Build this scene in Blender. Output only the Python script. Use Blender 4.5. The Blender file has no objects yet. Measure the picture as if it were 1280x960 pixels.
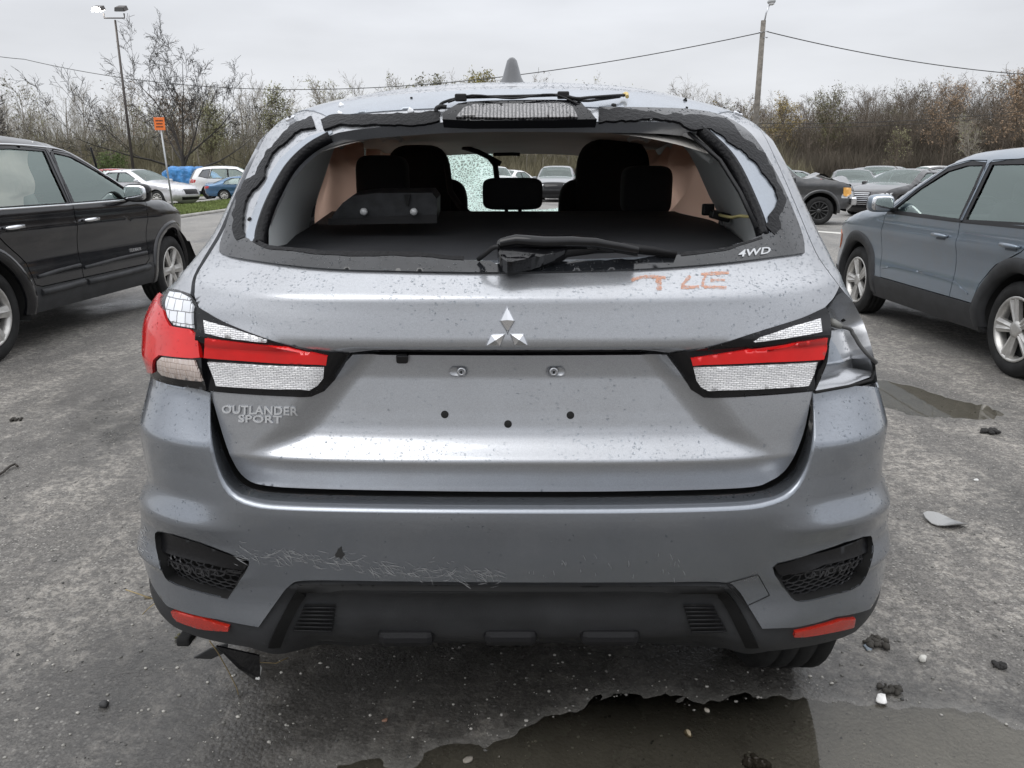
import bpy, bmesh, math, random
import numpy as np
from mathutils import Vector, Matrix, Quaternion
from mathutils.geometry import delaunay_2d_cdt
from mathutils.bvhtree import BVHTree

SC = bpy.context.scene
COL = SC.collection
PI = math.pi
R = math.radians

# ------------------------------------------------------------------ camera
FPX = 980.0          # focal length in pixels of a 1280 px wide picture
CAM_H = 1.4
PITCH = math.atan(266 / FPX)
cd = bpy.data.cameras.new('camera')
cam = bpy.data.objects.new('camera', cd)
COL.objects.link(cam)
cam.location = (0, 0, CAM_H)
cam.rotation_euler = (PI / 2 - PITCH, 0, 0)
cd.sensor_fit = 'HORIZONTAL'
cd.sensor_width = 36
cd.lens = 36 * FPX / 1280
cd.clip_start = 0.05
cd.clip_end = 5000
SC.camera = cam

# ------------------------------------------------------------------ world: overcast sky
SUN_EL, SUN_ROT = R(50), R(215)
w = bpy.data.worlds.new('World')
SC.world = w
w.use_nodes = True
nt = w.node_tree
nt.nodes.clear()
wo = nt.nodes.new('ShaderNodeOutputWorld')
bg = nt.nodes.new('ShaderNodeBackground')
bg.inputs['Strength'].default_value = 0.1
sky = nt.nodes.new('ShaderNodeTexSky')
sky.sky_type = 'NISHITA'
sky.sun_disc = False
sky.sun_elevation = SUN_EL
sky.sun_rotation = SUN_ROT
tc = nt.nodes.new('ShaderNodeTexCoord')
sep = nt.nodes.new('ShaderNodeSeparateXYZ')
nt.links.new(tc.outputs['Generated'], sep.inputs[0])
ramp = nt.nodes.new('ShaderNodeValToRGB')       # overcast: a little brighter towards the zenith
els = ramp.color_ramp.elements
els[0].position = 0.0; els[0].color = (7.6, 7.75, 8.0, 1)
els[1].position = 1.0; els[1].color = (20.0, 20.3, 21.0, 1)
e = els.new(0.28); e.color = (7.4, 7.65, 8.2, 1)
e = els.new(0.55); e.color = (13.0, 13.3, 14.0, 1)
nt.links.new(sep.outputs['Z'], ramp.inputs[0])
mp = nt.nodes.new('ShaderNodeMapping'); mp.inputs['Scale'].default_value = (1.6, 1.6, 6)
nz = nt.nodes.new('ShaderNodeTexNoise'); nz.inputs['Scale'].default_value = 1.6; nz.inputs['Detail'].default_value = 5
nt.links.new(tc.outputs['Generated'], mp.inputs[0]); nt.links.new(mp.outputs[0], nz.inputs['Vector'])
mr = nt.nodes.new('ShaderNodeMapRange'); mr.inputs['From Min'].default_value = .3; mr.inputs['From Max'].default_value = .7
mr.inputs['To Min'].default_value = .86; mr.inputs['To Max'].default_value = 1.10
nt.links.new(nz.outputs['Fac'], mr.inputs['Value'])
mul = nt.nodes.new('ShaderNodeVectorMath'); mul.operation = 'SCALE'
nt.links.new(ramp.outputs[0], mul.inputs[0]); nt.links.new(mr.outputs[0], mul.inputs['Scale'])
hs = nt.nodes.new('ShaderNodeHueSaturation'); hs.inputs['Saturation'].default_value = .25
nt.links.new(sky.outputs[0], hs.inputs['Color'])
mx = nt.nodes.new('ShaderNodeMixRGB'); mx.inputs['Fac'].default_value = .93
nt.links.new(hs.outputs[0], mx.inputs[1]); nt.links.new(mul.outputs[0], mx.inputs[2])
nt.links.new(mx.outputs[0], bg.inputs['Color'])
nt.links.new(bg.outputs[0], wo.inputs['Surface'])

# ------------------------------------------------------------------ sun behind thick cloud
sd = bpy.data.lights.new('sun', 'SUN')
sd.energy = 0.9
sd.angle = R(40)
sd.color = (1, .98, .95)
sun = bpy.data.objects.new('sun', sd)
COL.objects.link(sun)
sun.rotation_euler = (PI / 2 - SUN_EL, 0, PI - SUN_ROT)
sun.location = (0, 0, 30)

SC.view_settings.view_transform = 'Standard'
SC.view_settings.look = 'None'
SC.view_settings.exposure = 0.12
SC.view_settings.gamma = 1
SC.render.engine = 'CYCLES'
SC.cycles.max_bounces = 8
SC.cycles.transparent_max_bounces = 12
SC.cycles.use_denoising = True

# ------------------------------------------------------------------ materials
MATS = {}
def mat(name, col, rough=.5, metal=0, coat=0, bump=None, spec=.5, var=None, emit=None, alpha=None, coat_rough=.05):
    """bump=(scale, strength, dist), var=(scale, amount)"""
    if name in MATS: return MATS[name]
    m = bpy.data.materials.new(name); m.use_nodes = True
    n = m.node_tree; p = n.nodes['Principled BSDF']
    p.inputs['Base Color'].default_value = (*col, 1)
    p.inputs['Roughness'].default_value = rough
    p.inputs['Metallic'].default_value = metal
    p.inputs['Coat Weight'].default_value = coat
    p.inputs['Coat Roughness'].default_value = coat_rough
    p.inputs['Specular IOR Level'].default_value = spec
    if emit:
        p.inputs['Emission Color'].default_value = (*emit[0], 1); p.inputs['Emission Strength'].default_value = emit[1]
    t = n.nodes.new('ShaderNodeTexCoord')
    if bump:
        z = n.nodes.new('ShaderNodeTexNoise'); z.inputs['Scale'].default_value = bump[0]; z.inputs['Detail'].default_value = 4
        b = n.nodes.new('ShaderNodeBump'); b.inputs['Strength'].default_value = bump[1]; b.inputs['Distance'].default_value = bump[2]
        n.links.new(t.outputs['Object'], z.inputs['Vector']); n.links.new(z.outputs['Fac'], b.inputs['Height'])
        n.links.new(b.outputs[0], p.inputs['Normal'])
    if var:
        z = n.nodes.new('ShaderNodeTexNoise'); z.inputs['Scale'].default_value = var[0]; z.inputs['Detail'].default_value = 5
        r = n.nodes.new('ShaderNodeMapRange'); r.inputs['From Min'].default_value = .3; r.inputs['From Max'].default_value = .7
        r.inputs['To Min'].default_value = 1 - var[1]; r.inputs['To Max'].default_value = 1 + var[1]
        s = n.nodes.new('ShaderNodeVectorMath'); s.operation = 'SCALE'; s.inputs[0].default_value = col
        n.links.new(t.outputs['Object'], z.inputs['Vector']); n.links.new(z.outputs['Fac'], r.inputs['Value'])
        n.links.new(r.outputs[0], s.inputs['Scale']); n.links.new(s.outputs[0], p.inputs['Base Color'])
    MATS[name] = m
    return m

def paint(name, col, metal=.6, rough=.38, coat=.8, dirt=.12):
    """car paint: flakes, soft orange peel, a film of dirt and dried splashes"""
    if name in MATS: return MATS[name]
    m = mat(name, col, rough, metal, coat)
    n = m.node_tree; p = n.nodes['Principled BSDF']; t = n.nodes['Texture Coordinate']
    fl = n.nodes.new('ShaderNodeTexVoronoi'); fl.inputs['Scale'].default_value = 900
    n.links.new(t.outputs['Object'], fl.inputs['Vector'])
    dz = n.nodes.new('ShaderNodeTexNoise'); dz.inputs['Scale'].default_value = 7; dz.inputs['Detail'].default_value = 8; dz.inputs['Roughness'].default_value = .7
    n.links.new(t.outputs['Object'], dz.inputs['Vector'])
    r = n.nodes.new('ShaderNodeMapRange'); r.inputs['From Min'].default_value = .45; r.inputs['From Max'].default_value = .75
    r.inputs['To Min'].default_value = 0; r.inputs['To Max'].default_value = dirt * 2
    n.links.new(dz.outputs['Fac'], r.inputs['Value'])
    mv = n.nodes.new('ShaderNodeMapRange'); mv.inputs['To Min'].default_value = .85; mv.inputs['To Max'].default_value = 1.15
    n.links.new(fl.outputs['Color'], mv.inputs['Value'])
    s = n.nodes.new('ShaderNodeVectorMath'); s.operation = 'SCALE'; s.inputs[0].default_value = col
    n.links.new(mv.outputs[0], s.inputs['Scale'])
    mx = n.nodes.new('ShaderNodeMixRGB'); mx.inputs[2].default_value = (.2, .18, .16, 1)
    n.links.new(r.outputs[0], mx.inputs['Fac']); n.links.new(s.outputs[0], mx.inputs[1])
    n.links.new(mx.outputs[0], p.inputs['Base Color'])
    ra = n.nodes.new('ShaderNodeMapRange'); ra.inputs['To Min'].default_value = rough; ra.inputs['To Max'].default_value = rough + .25
    n.links.new(r.outputs[0], ra.inputs['Value']); n.links.new(ra.outputs[0], p.inputs['Roughness'])
    return m

def glass(name, tint=(.6, .68, .66), fac=.12, rough=.02, gcol=(1, 1, 1)):
    if name in MATS: return MATS[name]
    m = bpy.data.materials.new(name); m.use_nodes = True
    n = m.node_tree; n.nodes.clear()
    o = n.nodes.new('ShaderNodeOutputMaterial')
    tr = n.nodes.new('ShaderNodeBsdfTransparent'); tr.inputs[0].default_value = (*tint, 1)
    gl = n.nodes.new('ShaderNodeBsdfGlossy'); gl.inputs['Roughness'].default_value = rough; gl.inputs[0].default_value = (*gcol, 1)
    fr = n.nodes.new('ShaderNodeFresnel'); fr.inputs[0].default_value = 1.5
    ad = n.nodes.new('ShaderNodeMath'); ad.operation = 'ADD'; ad.inputs[1].default_value = fac; ad.use_clamp = True
    n.links.new(fr.outputs[0], ad.inputs[0])
    x = n.nodes.new('ShaderNodeMixShader')
    n.links.new(ad.outputs[0], x.inputs[0]); n.links.new(tr.outputs[0], x.inputs[1]); n.links.new(gl.outputs[0], x.inputs[2])
    n.links.new(x.outputs[0], o.inputs[0])
    MATS[name] = m
    return m

# ------------------------------------------------------------------ scene helpers
def link(o, parent=None):
    COL.objects.link(o)
    if parent is not None: o.parent = parent
    return o

def tag(o, label=None, cat=None, group=None, kind=None):
    if label: o['label'] = label
    if cat: o['category'] = cat
    if group: o['group'] = group
    if kind: o['kind'] = kind
    return o

def empty(name, loc=(0, 0, 0), rz=0, label=None, cat=None, group=None, parent=None):
    o = bpy.data.objects.new(name, None); o.empty_display_size = .2
    link(o, parent); o.location = loc; o.rotation_euler = (0, 0, rz)
    return tag(o, label, cat, group)

def mobj(name, V, Fc, m, parent=None, smooth=False, mesh_only=False):
    me = bpy.data.meshes.new(name)
    V = np.asarray(V, dtype=np.float32)
    if isinstance(Fc, np.ndarray):
        k = Fc.shape[1]; nf = len(Fc)
        me.vertices.add(len(V)); me.vertices.foreach_set('co', V.ravel())
        me.loops.add(nf * k); me.loops.foreach_set('vertex_index', Fc.astype(np.int32).ravel())
        me.polygons.add(nf); me.polygons.foreach_set('loop_start', np.arange(nf, dtype=np.int32) * k)
        me.update(calc_edges=True)
    else:
        me.from_pydata(V.tolist(), [], Fc)
        me.update()
    if smooth is True: me.polygons.foreach_set('use_smooth', np.ones(len(me.polygons), dtype=bool))
    elif smooth is not False: me.polygons.foreach_set('use_smooth', np.asarray(smooth, dtype=bool))
    for mm in (m if isinstance(m, (list, tuple)) else [m]): me.materials.append(mm)
    me.validate()
    if mesh_only: return me
    o = bpy.data.objects.new(name, me)
    return link(o, parent)

class MB:
    """collects simple shapes into one mesh"""
    def __init__(s): s.v = []; s.f = []; s.s = []
    def add(s, V, Fc, smooth=False):
        o = len(s.v); s.v.extend([tuple(map(float, p)) for p in V]); s.f.extend([tuple(int(i) + o for i in f) for f in Fc]); s.s.extend([smooth] * len(Fc))
        return s
    def box(s, c, d, rot=None, bev=0):
        hx, hy, hz = [q / 2 for q in d]
        if bev:
            b = min(bev, hx * .9, hy * .9, hz * .9); V = []
            bm = bmesh.new(); bmesh.ops.create_cube(bm, size=1)
            for v in bm.verts: v.co = Vector((v.co.x * d[0], v.co.y * d[1], v.co.z * d[2]))
            bmesh.ops.bevel(bm, geom=bm.edges[:] , offset=b, segments=2, affect='EDGES', profile=.5)
            V = [v.co.copy() for v in bm.verts]; Fc = [[v.index for v in f.verts] for f in bm.faces]; bm.free()
        else:
            V = [Vector((x, y, z)) for x in (-hx, hx) for y in (-hy, hy) for z in (-hz, hz)]
            Fc = [(0, 1, 3, 2), (4, 6, 7, 5), (0, 4, 5, 1), (2, 3, 7, 6), (0, 2, 6, 4), (1, 5, 7, 3)]
        M = rot if rot is not None else Matrix.Identity(3)
        return s.add([M @ p + Vector(c) for p in V], Fc)
    def tube(s, pts, r, seg=8, caps=True, smooth=True):
        pts = [Vector(p) for p in pts]; n = len(pts)
        rr = r if isinstance(r, (list, tuple)) else [r] * n
        V = []; up = None
        for i, p in enumerate(pts):
            t = (pts[min(i + 1, n - 1)] - pts[max(i - 1, 0)]).normalized()
            if up is None:
                up = t.orthogonal().normalized()
            else:
                up = (up - t * up.dot(t))
                up = up.normalized() if up.length > 1e-6 else t.orthogonal().normalized()
            q = t.cross(up)
            for k in range(seg):
                a = 2 * PI * k / seg
                V.append(p + (up * math.cos(a) + q * math.sin(a)) * rr[i])
        Fc = [(i * seg + k, i * seg + (k + 1) % seg, (i + 1) * seg + (k + 1) % seg, (i + 1) * seg + k) for i in range(n - 1) for k in range(seg)]
        s.add(V, Fc, smooth)
        if caps:
            o = len(s.v) - len(V)
            s.f.append(tuple(o + k for k in reversed(range(seg)))); s.s.append(False)
            s.f.append(tuple(o + (n - 1) * seg + k for k in range(seg))); s.s.append(False)
        return s
    def lathe(s, prof, seg=32, M=None, smooth=True):
        """prof: (radius, height) about local z"""
        V = []; n = len(prof)
        for (r, h) in prof:
            for k in range(seg):
                a = 2 * PI * k / seg; V.append(Vector((r * math.cos(a), r * math.sin(a), h)))
        if M is not None: V = [M @ v for v in V]
        Fc = [(i * seg + k, i * seg + (k + 1) % seg, (i + 1) * seg + (k + 1) % seg, (i + 1) * seg + k) for i in range(n - 1) for k in range(seg)]
        return s.add(V, Fc, smooth)
    def superq(s, c, d, e=.35, nu=24, nv=14, rot=None):
        V = []
        sg = lambda x, p: math.copysign(abs(x) ** p, x)
        for j in range(nv + 1):
            t = -PI / 2 + PI * j / nv
            for i in range(nu):
                p = 2 * PI * i / nu
                V.append(Vector((sg(math.cos(t), e) * sg(math.cos(p), e) * d[0] / 2, sg(math.cos(t), e) * sg(math.sin(p), e) * d[1] / 2, sg(math.sin(t), e) * d[2] / 2)))
        M = rot if rot is not None else Matrix.Identity(3)
        Fc = [(j * nu + i, j * nu + (i + 1) % nu, (j + 1) * nu + (i + 1) % nu, (j + 1) * nu + i) for j in range(nv) for i in range(nu)]
        return s.add([M @ v + Vector(c) for v in V], Fc, True)
    def prism(s, pts, axis_vec):
        """extrude a 3-D polygon along a vector"""
        pts = [Vector(p) for p in pts]; a = Vector(axis_vec); n = len(pts)
        return s.add(pts + [p + a for p in pts], [tuple(reversed(range(n))), tuple(range(n, 2 * n))] + [(i, (i + 1) % n, n + (i + 1) % n, n + i) for i in range(n)])
    def build(s, name, m, parent=None):
        return mobj(name, s.v, s.f, m, parent, smooth=s.s)

def unproj(px, py, Y):
    v = (480 - py) / FPX; C, S = math.cos(PITCH), math.sin(PITCH); t = Y / (C + v * S)
    return Vector((t * (px - 640) / FPX, Y, CAM_H + t * (-S + v * C)))
def ground_at(px, py, h=0.0):
    v = (480 - py) / FPX; C, S = math.cos(PITCH), math.sin(PITCH); t = (h - CAM_H) / (-S + v * C)
    return Vector((t * (px - 640) / FPX, t * (C + v * S), h))
def project(P):
    C, S = math.cos(PITCH), math.sin(PITCH)
    x, y, z = P[..., 0], P[..., 1], P[..., 2] - CAM_H
    d = y * C - z * S; u = y * S + z * C
    return 640 + FPX * x / d, 480 - FPX * u / d

def pchip(xk, yk, x):
    xk = np.asarray(xk, float); yk = np.asarray(yk, float); x = np.asarray(x, float)
    h = np.diff(xk); dl = np.diff(yk) / h; n = len(xk); m = np.zeros(n)
    for i in range(1, n - 1):
        if dl[i - 1] * dl[i] > 0:
            w1 = 2 * h[i] + h[i - 1]; w2 = h[i] + 2 * h[i - 1]; m[i] = (w1 + w2) / (w1 / dl[i - 1] + w2 / dl[i])
    m[0] = dl[0]; m[-1] = dl[-1]
    i = np.clip(np.searchsorted(xk, x) - 1, 0, n - 2); t = (x - xk[i]) / h[i]; t2 = t * t; t3 = t2 * t
    return (2 * t3 - 3 * t2 + 1) * yk[i] + (t3 - 2 * t2 + t) * h[i] * m[i] + (-2 * t3 + 3 * t2) * yk[i + 1] + (t3 - t2) * h[i] * m[i + 1]

def smooth_line(pts, n=4, closed=False):
    P = [np.array(p, float) for p in pts]; out = []; N = len(P)
    rng = range(N) if closed else range(N - 1)
    for i in rng:
        p1, p2 = P[i], P[(i + 1) % N]
        p0 = P[i - 1] if (closed or i > 0) else 2 * p1 - p2
        p3 = P[(i + 2) % N] if (closed or i + 2 < N) else 2 * p2 - p1
        for k in range(n):
            t = k / n
            out.append(.5 * ((2 * p1) + (-p0 + p2) * t + (2 * p0 - 5 * p1 + 4 * p2 - p3) * t * t + (-p0 + 3 * p1 - 3 * p2 + p3) * t ** 3))
    if not closed: out.append(P[-1])
    return [tuple(p) for p in out]

def resample(poly, sp, closed=True):
    out = []; n = len(poly)
    for i in range(n if closed else n - 1):
        a = np.array(poly[i], float); b = np.array(poly[(i + 1) % n], float); L = np.hypot(*(b - a))
        k = max(1, int(round(L / sp)))
        for j in range(k): out.append(a + (b - a) * j / k)
    if not closed: out.append(np.array(poly[-1], float))
    return np.array(out)

def inpoly(P, poly):
    x, y = P[:, 0], P[:, 1]; c = np.zeros(len(P), bool); poly = np.asarray(poly, float); n = len(poly)
    for i in range(n):
        x1, y1 = poly[i]; x2, y2 = poly[(i + 1) % n]
        if y1 == y2: continue
        k = ((y1 > y) != (y2 > y)) & (x < (x2 - x1) * (y - y1) / (y2 - y1) + x1)
        c ^= k
    return c

def segdist(P, poly, closed=True):
    d = np.full(len(P), 1e9); poly = np.asarray(poly, float); n = len(poly)
    for i in range(n if closed else n - 1):
        a = poly[i]; b = poly[(i + 1) % n]; ab = b - a; L = ab @ ab
        if L < 1e-14: continue
        t = np.clip(((P - a) @ ab) / L, 0, 1); q = P - (a + t[:, None] * ab)
        d = np.minimum(d, np.hypot(q[:, 0], q[:, 1]))
    return d

def cdt(polys, sp, grid_poly=None, sps=None):
    """triangulate the union of closed polygons with a regular infill; returns (pts, tris)"""
    pts = []; edges = []
    for k, pl in enumerate(polys):
        q = resample(pl, (sps[k] if sps else sp)); o = len(pts); n = len(q)
        pts.extend(map(tuple, q)); edges.extend([(o + i, o + (i + 1) % n) for i in range(n)])
    B = np.array(pts); lo, hi = B.min(0), B.max(0)
    gx = np.arange(lo[0] + sp / 2, hi[0], sp); gy = np.arange(lo[1] + sp * .43, hi[1], sp * .866)
    G = np.array([(x + (sp / 2 if j % 2 else 0), y) for j, y in enumerate(gy) for x in gx])
    if len(G):
        keep = inpoly(G, polys[0]) if grid_poly is None else inpoly(G, grid_poly)
        G = G[keep]
        if len(G):
            dm = np.full(len(G), 1e9)
            for pl in polys: dm = np.minimum(dm, segdist(G, pl))
            G = G[dm > sp * .4]; pts.extend(map(tuple, G))
    res = delaunay_2d_cdt([Vector(p) for p in pts], edges, [], 0, 1e-7)
    V = np.array([tuple(v) for v in res[0]]); T = np.array([f for f in res[2] if len(f) == 3], int)
    a = V[T[:, 1]] - V[T[:, 0]]; b = V[T[:, 2]] - V[T[:, 0]]
    ar = a[:, 0] * b[:, 1] - a[:, 1] * b[:, 0]
    T[ar < 0] = T[ar < 0][:, ::-1]
    return V, T[np.abs(ar) > 1e-12]

def vnormals(P, T):
    n = np.cross(P[T[:, 1]] - P[T[:, 0]], P[T[:, 2]] - P[T[:, 0]])
    N = np.zeros_like(P)
    for k in range(3): np.add.at(N, T[:, k], n)
    return N / np.maximum(np.linalg.norm(N, axis=1), 1e-12)[:, None]

def panel(name, P, T, m, parent, N=None, offset=0, skirt=.012, view=None, smooth=True):
    """a sheet with a folded-in edge. P (n,3), T tris"""
    u = np.unique(T); mp_ = -np.ones(len(P), int); mp_[u] = np.arange(len(u)); P = P[u]; T = mp_[T]
    if N is None: N = vnormals(P, T)
    else: N = N[u]
    if view is not None:
        if (N @ np.asarray(view)).mean() < 0: T = T[:, ::-1]; N = -N
    P = P + N * offset
    E = np.concatenate([T[:, [0, 1]], T[:, [1, 2]], T[:, [2, 0]]]); key = np.sort(E, 1)
    _, inv, cnt = np.unique(key[:, 0] * 1000003 + key[:, 1], return_inverse=True, return_counts=True)
    Bd = E[cnt[inv] == 1]
    nf = len(T); F = T
    if skirt and len(Bd):
        o = len(P); a, b = Bd[:, 0], Bd[:, 1]; k = len(Bd)
        V2 = np.concatenate([P, P[a], P[b], P[a] - N[a] * skirt, P[b] - N[b] * skirt])
        A = o + np.arange(k); Bq = A + k; Cq = Bq + k; Dq = Cq + k
        F = np.concatenate([T, np.stack([Bq, A, Cq], 1), np.stack([Bq, Cq, Dq], 1)])
        P = V2
    sm = np.zeros(len(F), bool); sm[:nf] = smooth
    return mobj(name, P, F, m, parent, smooth=sm)

def icos(sub=1):
    bm = bmesh.new(); bmesh.ops.create_icosphere(bm, subdivisions=sub, radius=1)
    V = np.array([tuple(v.co) for v in bm.verts]); Fc = np.array([[v.index for v in f.verts] for f in bm.faces]); bm.free()
    return V, Fc

def instances(V, Fc, mats4):
    """join copies of (V, Fc): mats4 (n,3,4)"""
    n = len(mats4); P = np.einsum('nij,vj->nvi', mats4[:, :, :3], V) + mats4[:, None, :, 3]
    Fa = (Fc[None] + (np.arange(n) * len(V))[:, None, None]).reshape(-1, Fc.shape[1])
    return P.reshape(-1, 3), Fa

def text_mesh(s, size=1.0, extrude=0.0, bevel=0.0, spacing=1.0, shear=0.0, offset=0.0):
    cu = bpy.data.curves.new('t', 'FONT'); cu.body = s; cu.size = size; cu.extrude = extrude; cu.bevel_depth = bevel
    cu.space_character = spacing; cu.shear = shear; cu.align_x = 'CENTER'; cu.align_y = 'CENTER'; cu.offset = offset; cu.resolution_u = 3
    o = bpy.data.objects.new('t', cu); COL.objects.link(o)
    bpy.context.view_layer.update()
    me = bpy.data.meshes.new_from_object(o.evaluated_get(bpy.context.evaluated_depsgraph_get()))
    V = [v.co.copy() for v in me.vertices]; Fc = [tuple(p.vertices) for p in me.polygons]
    bpy.data.objects.remove(o); bpy.data.curves.remove(cu); bpy.data.meshes.remove(me)
    return V, Fc

# ================================================================== GROUND
def vnoise(x, y, seed):
    rg = np.random.RandomState(seed); T = rg.rand(256, 256)
    xi = np.floor(x).astype(int); yi = np.floor(y).astype(int); fx = x - xi; fy = y - yi
    fx = fx * fx * (3 - 2 * fx); fy = fy * fy * (3 - 2 * fy)
    a = T[xi % 256, yi % 256]; b = T[(xi + 1) % 256, yi % 256]; c = T[xi % 256, (yi + 1) % 256]; d = T[(xi + 1) % 256, (yi + 1) % 256]
    return (a * (1 - fx) + b * fx) * (1 - fy) + (c * (1 - fx) + d * fx) * fy
def fbm(x, y, seed, oct=4, sc=1.0):
    s = 0; a = .5
    for o in range(oct): s = s + a * (vnoise(x * sc * 2 ** o + 17.3 * o, y * sc * 2 ** o + 5.1 * o, seed + o) - .5); a *= .5
    return s
PUD = [(.62, 1.52, .62, .36, .026), (-.15, 1.45, .55, .26, .010), (2.52, 4.85, .25, .42, .026), (2.85, 4.55, .22, .22, .014), (1.25, 1.35, .35, .35, .028), (-3.3, 3.6, .3, .12, .01)]
WATER_Z = -.0105
def ground_h(x, y):
    h = fbm(x, y, 3, 4, 1.4) * .013 + fbm(x, y, 11, 3, 12) * .008 + fbm(x, y, 41, 2, 42) * .0042
    for cx, cy, rx, ry, d in PUD:
        q = ((x - cx) / rx) ** 2 + ((y - cy) / ry) ** 2
        h = h - d * np.exp(-q ** 1.5 * .8)
    f = np.clip((18 - np.hypot(x, y)) / 8, 0, 1)
    return h * f
def axis(segs):
    out = []
    for a, b, s in segs: out.append(np.arange(a, b, s))
    return np.concatenate(out + [[segs[-1][1]]])
gxs = axis([(-2500, -400, 300), (-400, -60, 40), (-60, -12, 4), (-12, -5, .25), (-5, -2.4, .06), (-2.4, 3.2, .022), (3.2, 6, .06), (6, 14, .25), (14, 62, 4), (62, 402, 40), (402, 2500, 300)])
gys = axis([(-2500, -400, 300), (-400, -40, 40), (-40, -4, 3), (-4, .8, .2), (.8, 3.4, .022), (3.4, 6.5, .05), (6.5, 14, .2), (14, 62, 3), (62, 402, 40), (402, 3000, 300)])
GX, GY = np.meshgrid(gxs, gys); nx_, ny_ = len(gxs), len(gys)
V = np.stack([GX.ravel(), GY.ravel(), ground_h(GX.ravel(), GY.ravel())], -1)
i0 = (np.arange(ny_ - 1)[:, None] * nx_ + np.arange(nx_ - 1)[None]).ravel()
Fc = np.stack([i0, i0 + 1, i0 + nx_ + 1, i0 + nx_], 1)

def asphalt():
    m = bpy.data.materials.new('worn_asphalt'); m.use_nodes = True; n = m.node_tree; p = n.nodes['Principled BSDF']
    t = n.nodes.new('ShaderNodeTexCoord'); L = n.links.new
    def noise(sc, det=5, ro=.55, stretch=None):
        z = n.nodes.new('ShaderNodeTexNoise'); z.inputs['Scale'].default_value = sc; z.inputs['Detail'].default_value = det; z.inputs['Roughness'].default_value = ro
        if stretch:
            q = n.nodes.new('ShaderNodeMapping'); q.inputs['Scale'].default_value = stretch; q.inputs['Rotation'].default_value = (0, 0, .12); L(t.outputs['Object'], q.inputs[0]); L(q.outputs[0], z.inputs['Vector'])
        else: L(t.outputs['Object'], z.inputs['Vector'])
        return z.outputs['Fac']
    def rng(src, a, b, c=0, d=1):
        r = n.nodes.new('ShaderNodeMapRange'); r.inputs[1].default_value = a; r.inputs[2].default_value = b; r.inputs[3].default_value = c; r.inputs[4].default_value = d; L(src, r.inputs[0]); return r.outputs[0]
    def mth(op, a, b):
        q = n.nodes.new('ShaderNodeMath'); q.operation = op; q.use_clamp = False
        for k, v in ((0, a), (1, b)):
            if isinstance(v, (int, float)): q.inputs[k].default_value = v
            else: L(v, q.inputs[k])
        return q.outputs[0]
    def mix(f, a, b):
        q = n.nodes.new('ShaderNodeMixRGB')
        if isinstance(f, (int, float)): q.inputs[0].default_value = f
        else: L(f, q.inputs[0])
        for k, v in ((1, a), (2, b)):
            if isinstance(v, tuple): q.inputs[k].default_value = (*v, 1)
            else: L(v, q.inputs[k])
        return q.outputs[0]
    sp = n.nodes.new('ShaderNodeSeparateXYZ'); L(t.outputs['Object'], sp.inputs[0])
    # dusty, worn-through patches that run along the driving direction
    patch = rng(noise(1.3, 9, .75, (1.5, .6, 1)), .45, .535)
    fine = rng(noise(13, 7, .75), .40, .58)
    pf = mth('MULTIPLY', patch, fine)
    col = mix(mth('MULTIPLY', pf, .75), (.155, .143, .128), (.60, .555, .485))
    far = rng(sp.outputs['Y'], 5, 22)
    col = mix(mth('MULTIPLY', far, .75), col, mix(rng(noise(.6, 5), .35, .65), (.38, .37, .35), (.52, .505, .475)))
    crk = rng(noise(30, 8, .8), .47, .53)
    col = mix(mth('MULTIPLY', mth('SUBTRACT', 1, crk), .72), col, (.055, .050, .045))
    # aggregate: single chips, some of them pale
    v1 = n.nodes.new('ShaderNodeTexVoronoi'); v1.inputs['Scale'].default_value = 85; L(t.outputs['Object'], v1.inputs['Vector'])
    s1 = n.nodes.new('ShaderNodeSeparateColor'); L(v1.outputs['Color'], s1.inputs[0])
    chip = mth('MULTIPLY', rng(s1.outputs[0], .66, .95), rng(v1.outputs['Distance'], .5, .3))
    v2 = n.nodes.new('ShaderNodeTexVoronoi'); v2.inputs['Scale'].default_value = 240; L(t.outputs['Object'], v2.inputs['Vector'])
    s2 = n.nodes.new('ShaderNodeSeparateColor'); L(v2.outputs['Color'], s2.inputs[0])
    col = mix(mth('MULTIPLY', chip, .85), col, (.48, .46, .42))
    col = mix(.38, col, mix(rng(s2.outputs[0], 0, 1), (.02, .02, .02), (.30, .29, .275)))
    # wetness: low, sheltered ground by the car and streaks
    hz = sp.outputs['Z']
    mud = rng(hz, -.007, -.013)
    low = rng(hz, .0035, -.009)
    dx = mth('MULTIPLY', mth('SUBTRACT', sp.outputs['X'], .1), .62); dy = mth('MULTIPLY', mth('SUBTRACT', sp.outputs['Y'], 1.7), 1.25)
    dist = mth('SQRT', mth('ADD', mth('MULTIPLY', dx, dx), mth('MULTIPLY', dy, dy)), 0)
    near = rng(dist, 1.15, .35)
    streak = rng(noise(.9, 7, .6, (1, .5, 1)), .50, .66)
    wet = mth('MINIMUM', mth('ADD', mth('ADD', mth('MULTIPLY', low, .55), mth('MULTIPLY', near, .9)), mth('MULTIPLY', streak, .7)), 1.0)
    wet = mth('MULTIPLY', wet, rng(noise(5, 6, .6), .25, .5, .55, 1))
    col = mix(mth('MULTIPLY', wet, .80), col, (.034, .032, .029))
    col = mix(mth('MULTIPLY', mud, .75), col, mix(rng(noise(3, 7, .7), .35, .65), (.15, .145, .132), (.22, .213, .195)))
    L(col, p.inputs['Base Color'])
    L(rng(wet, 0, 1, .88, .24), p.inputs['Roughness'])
    p.inputs['Specular IOR Level'].default_value = .5
    b1 = n.nodes.new('ShaderNodeBump'); b1.inputs['Distance'].default_value = .006; b1.inputs['Strength'].default_value = .8
    hh = mth('ADD', mth('MULTIPLY', v1.outputs['Distance'], -.35), mth('ADD', mth('MULTIPLY', s2.outputs[0], .22), mth('MULTIPLY', noise(55, 6, .65), .8)))
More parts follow.
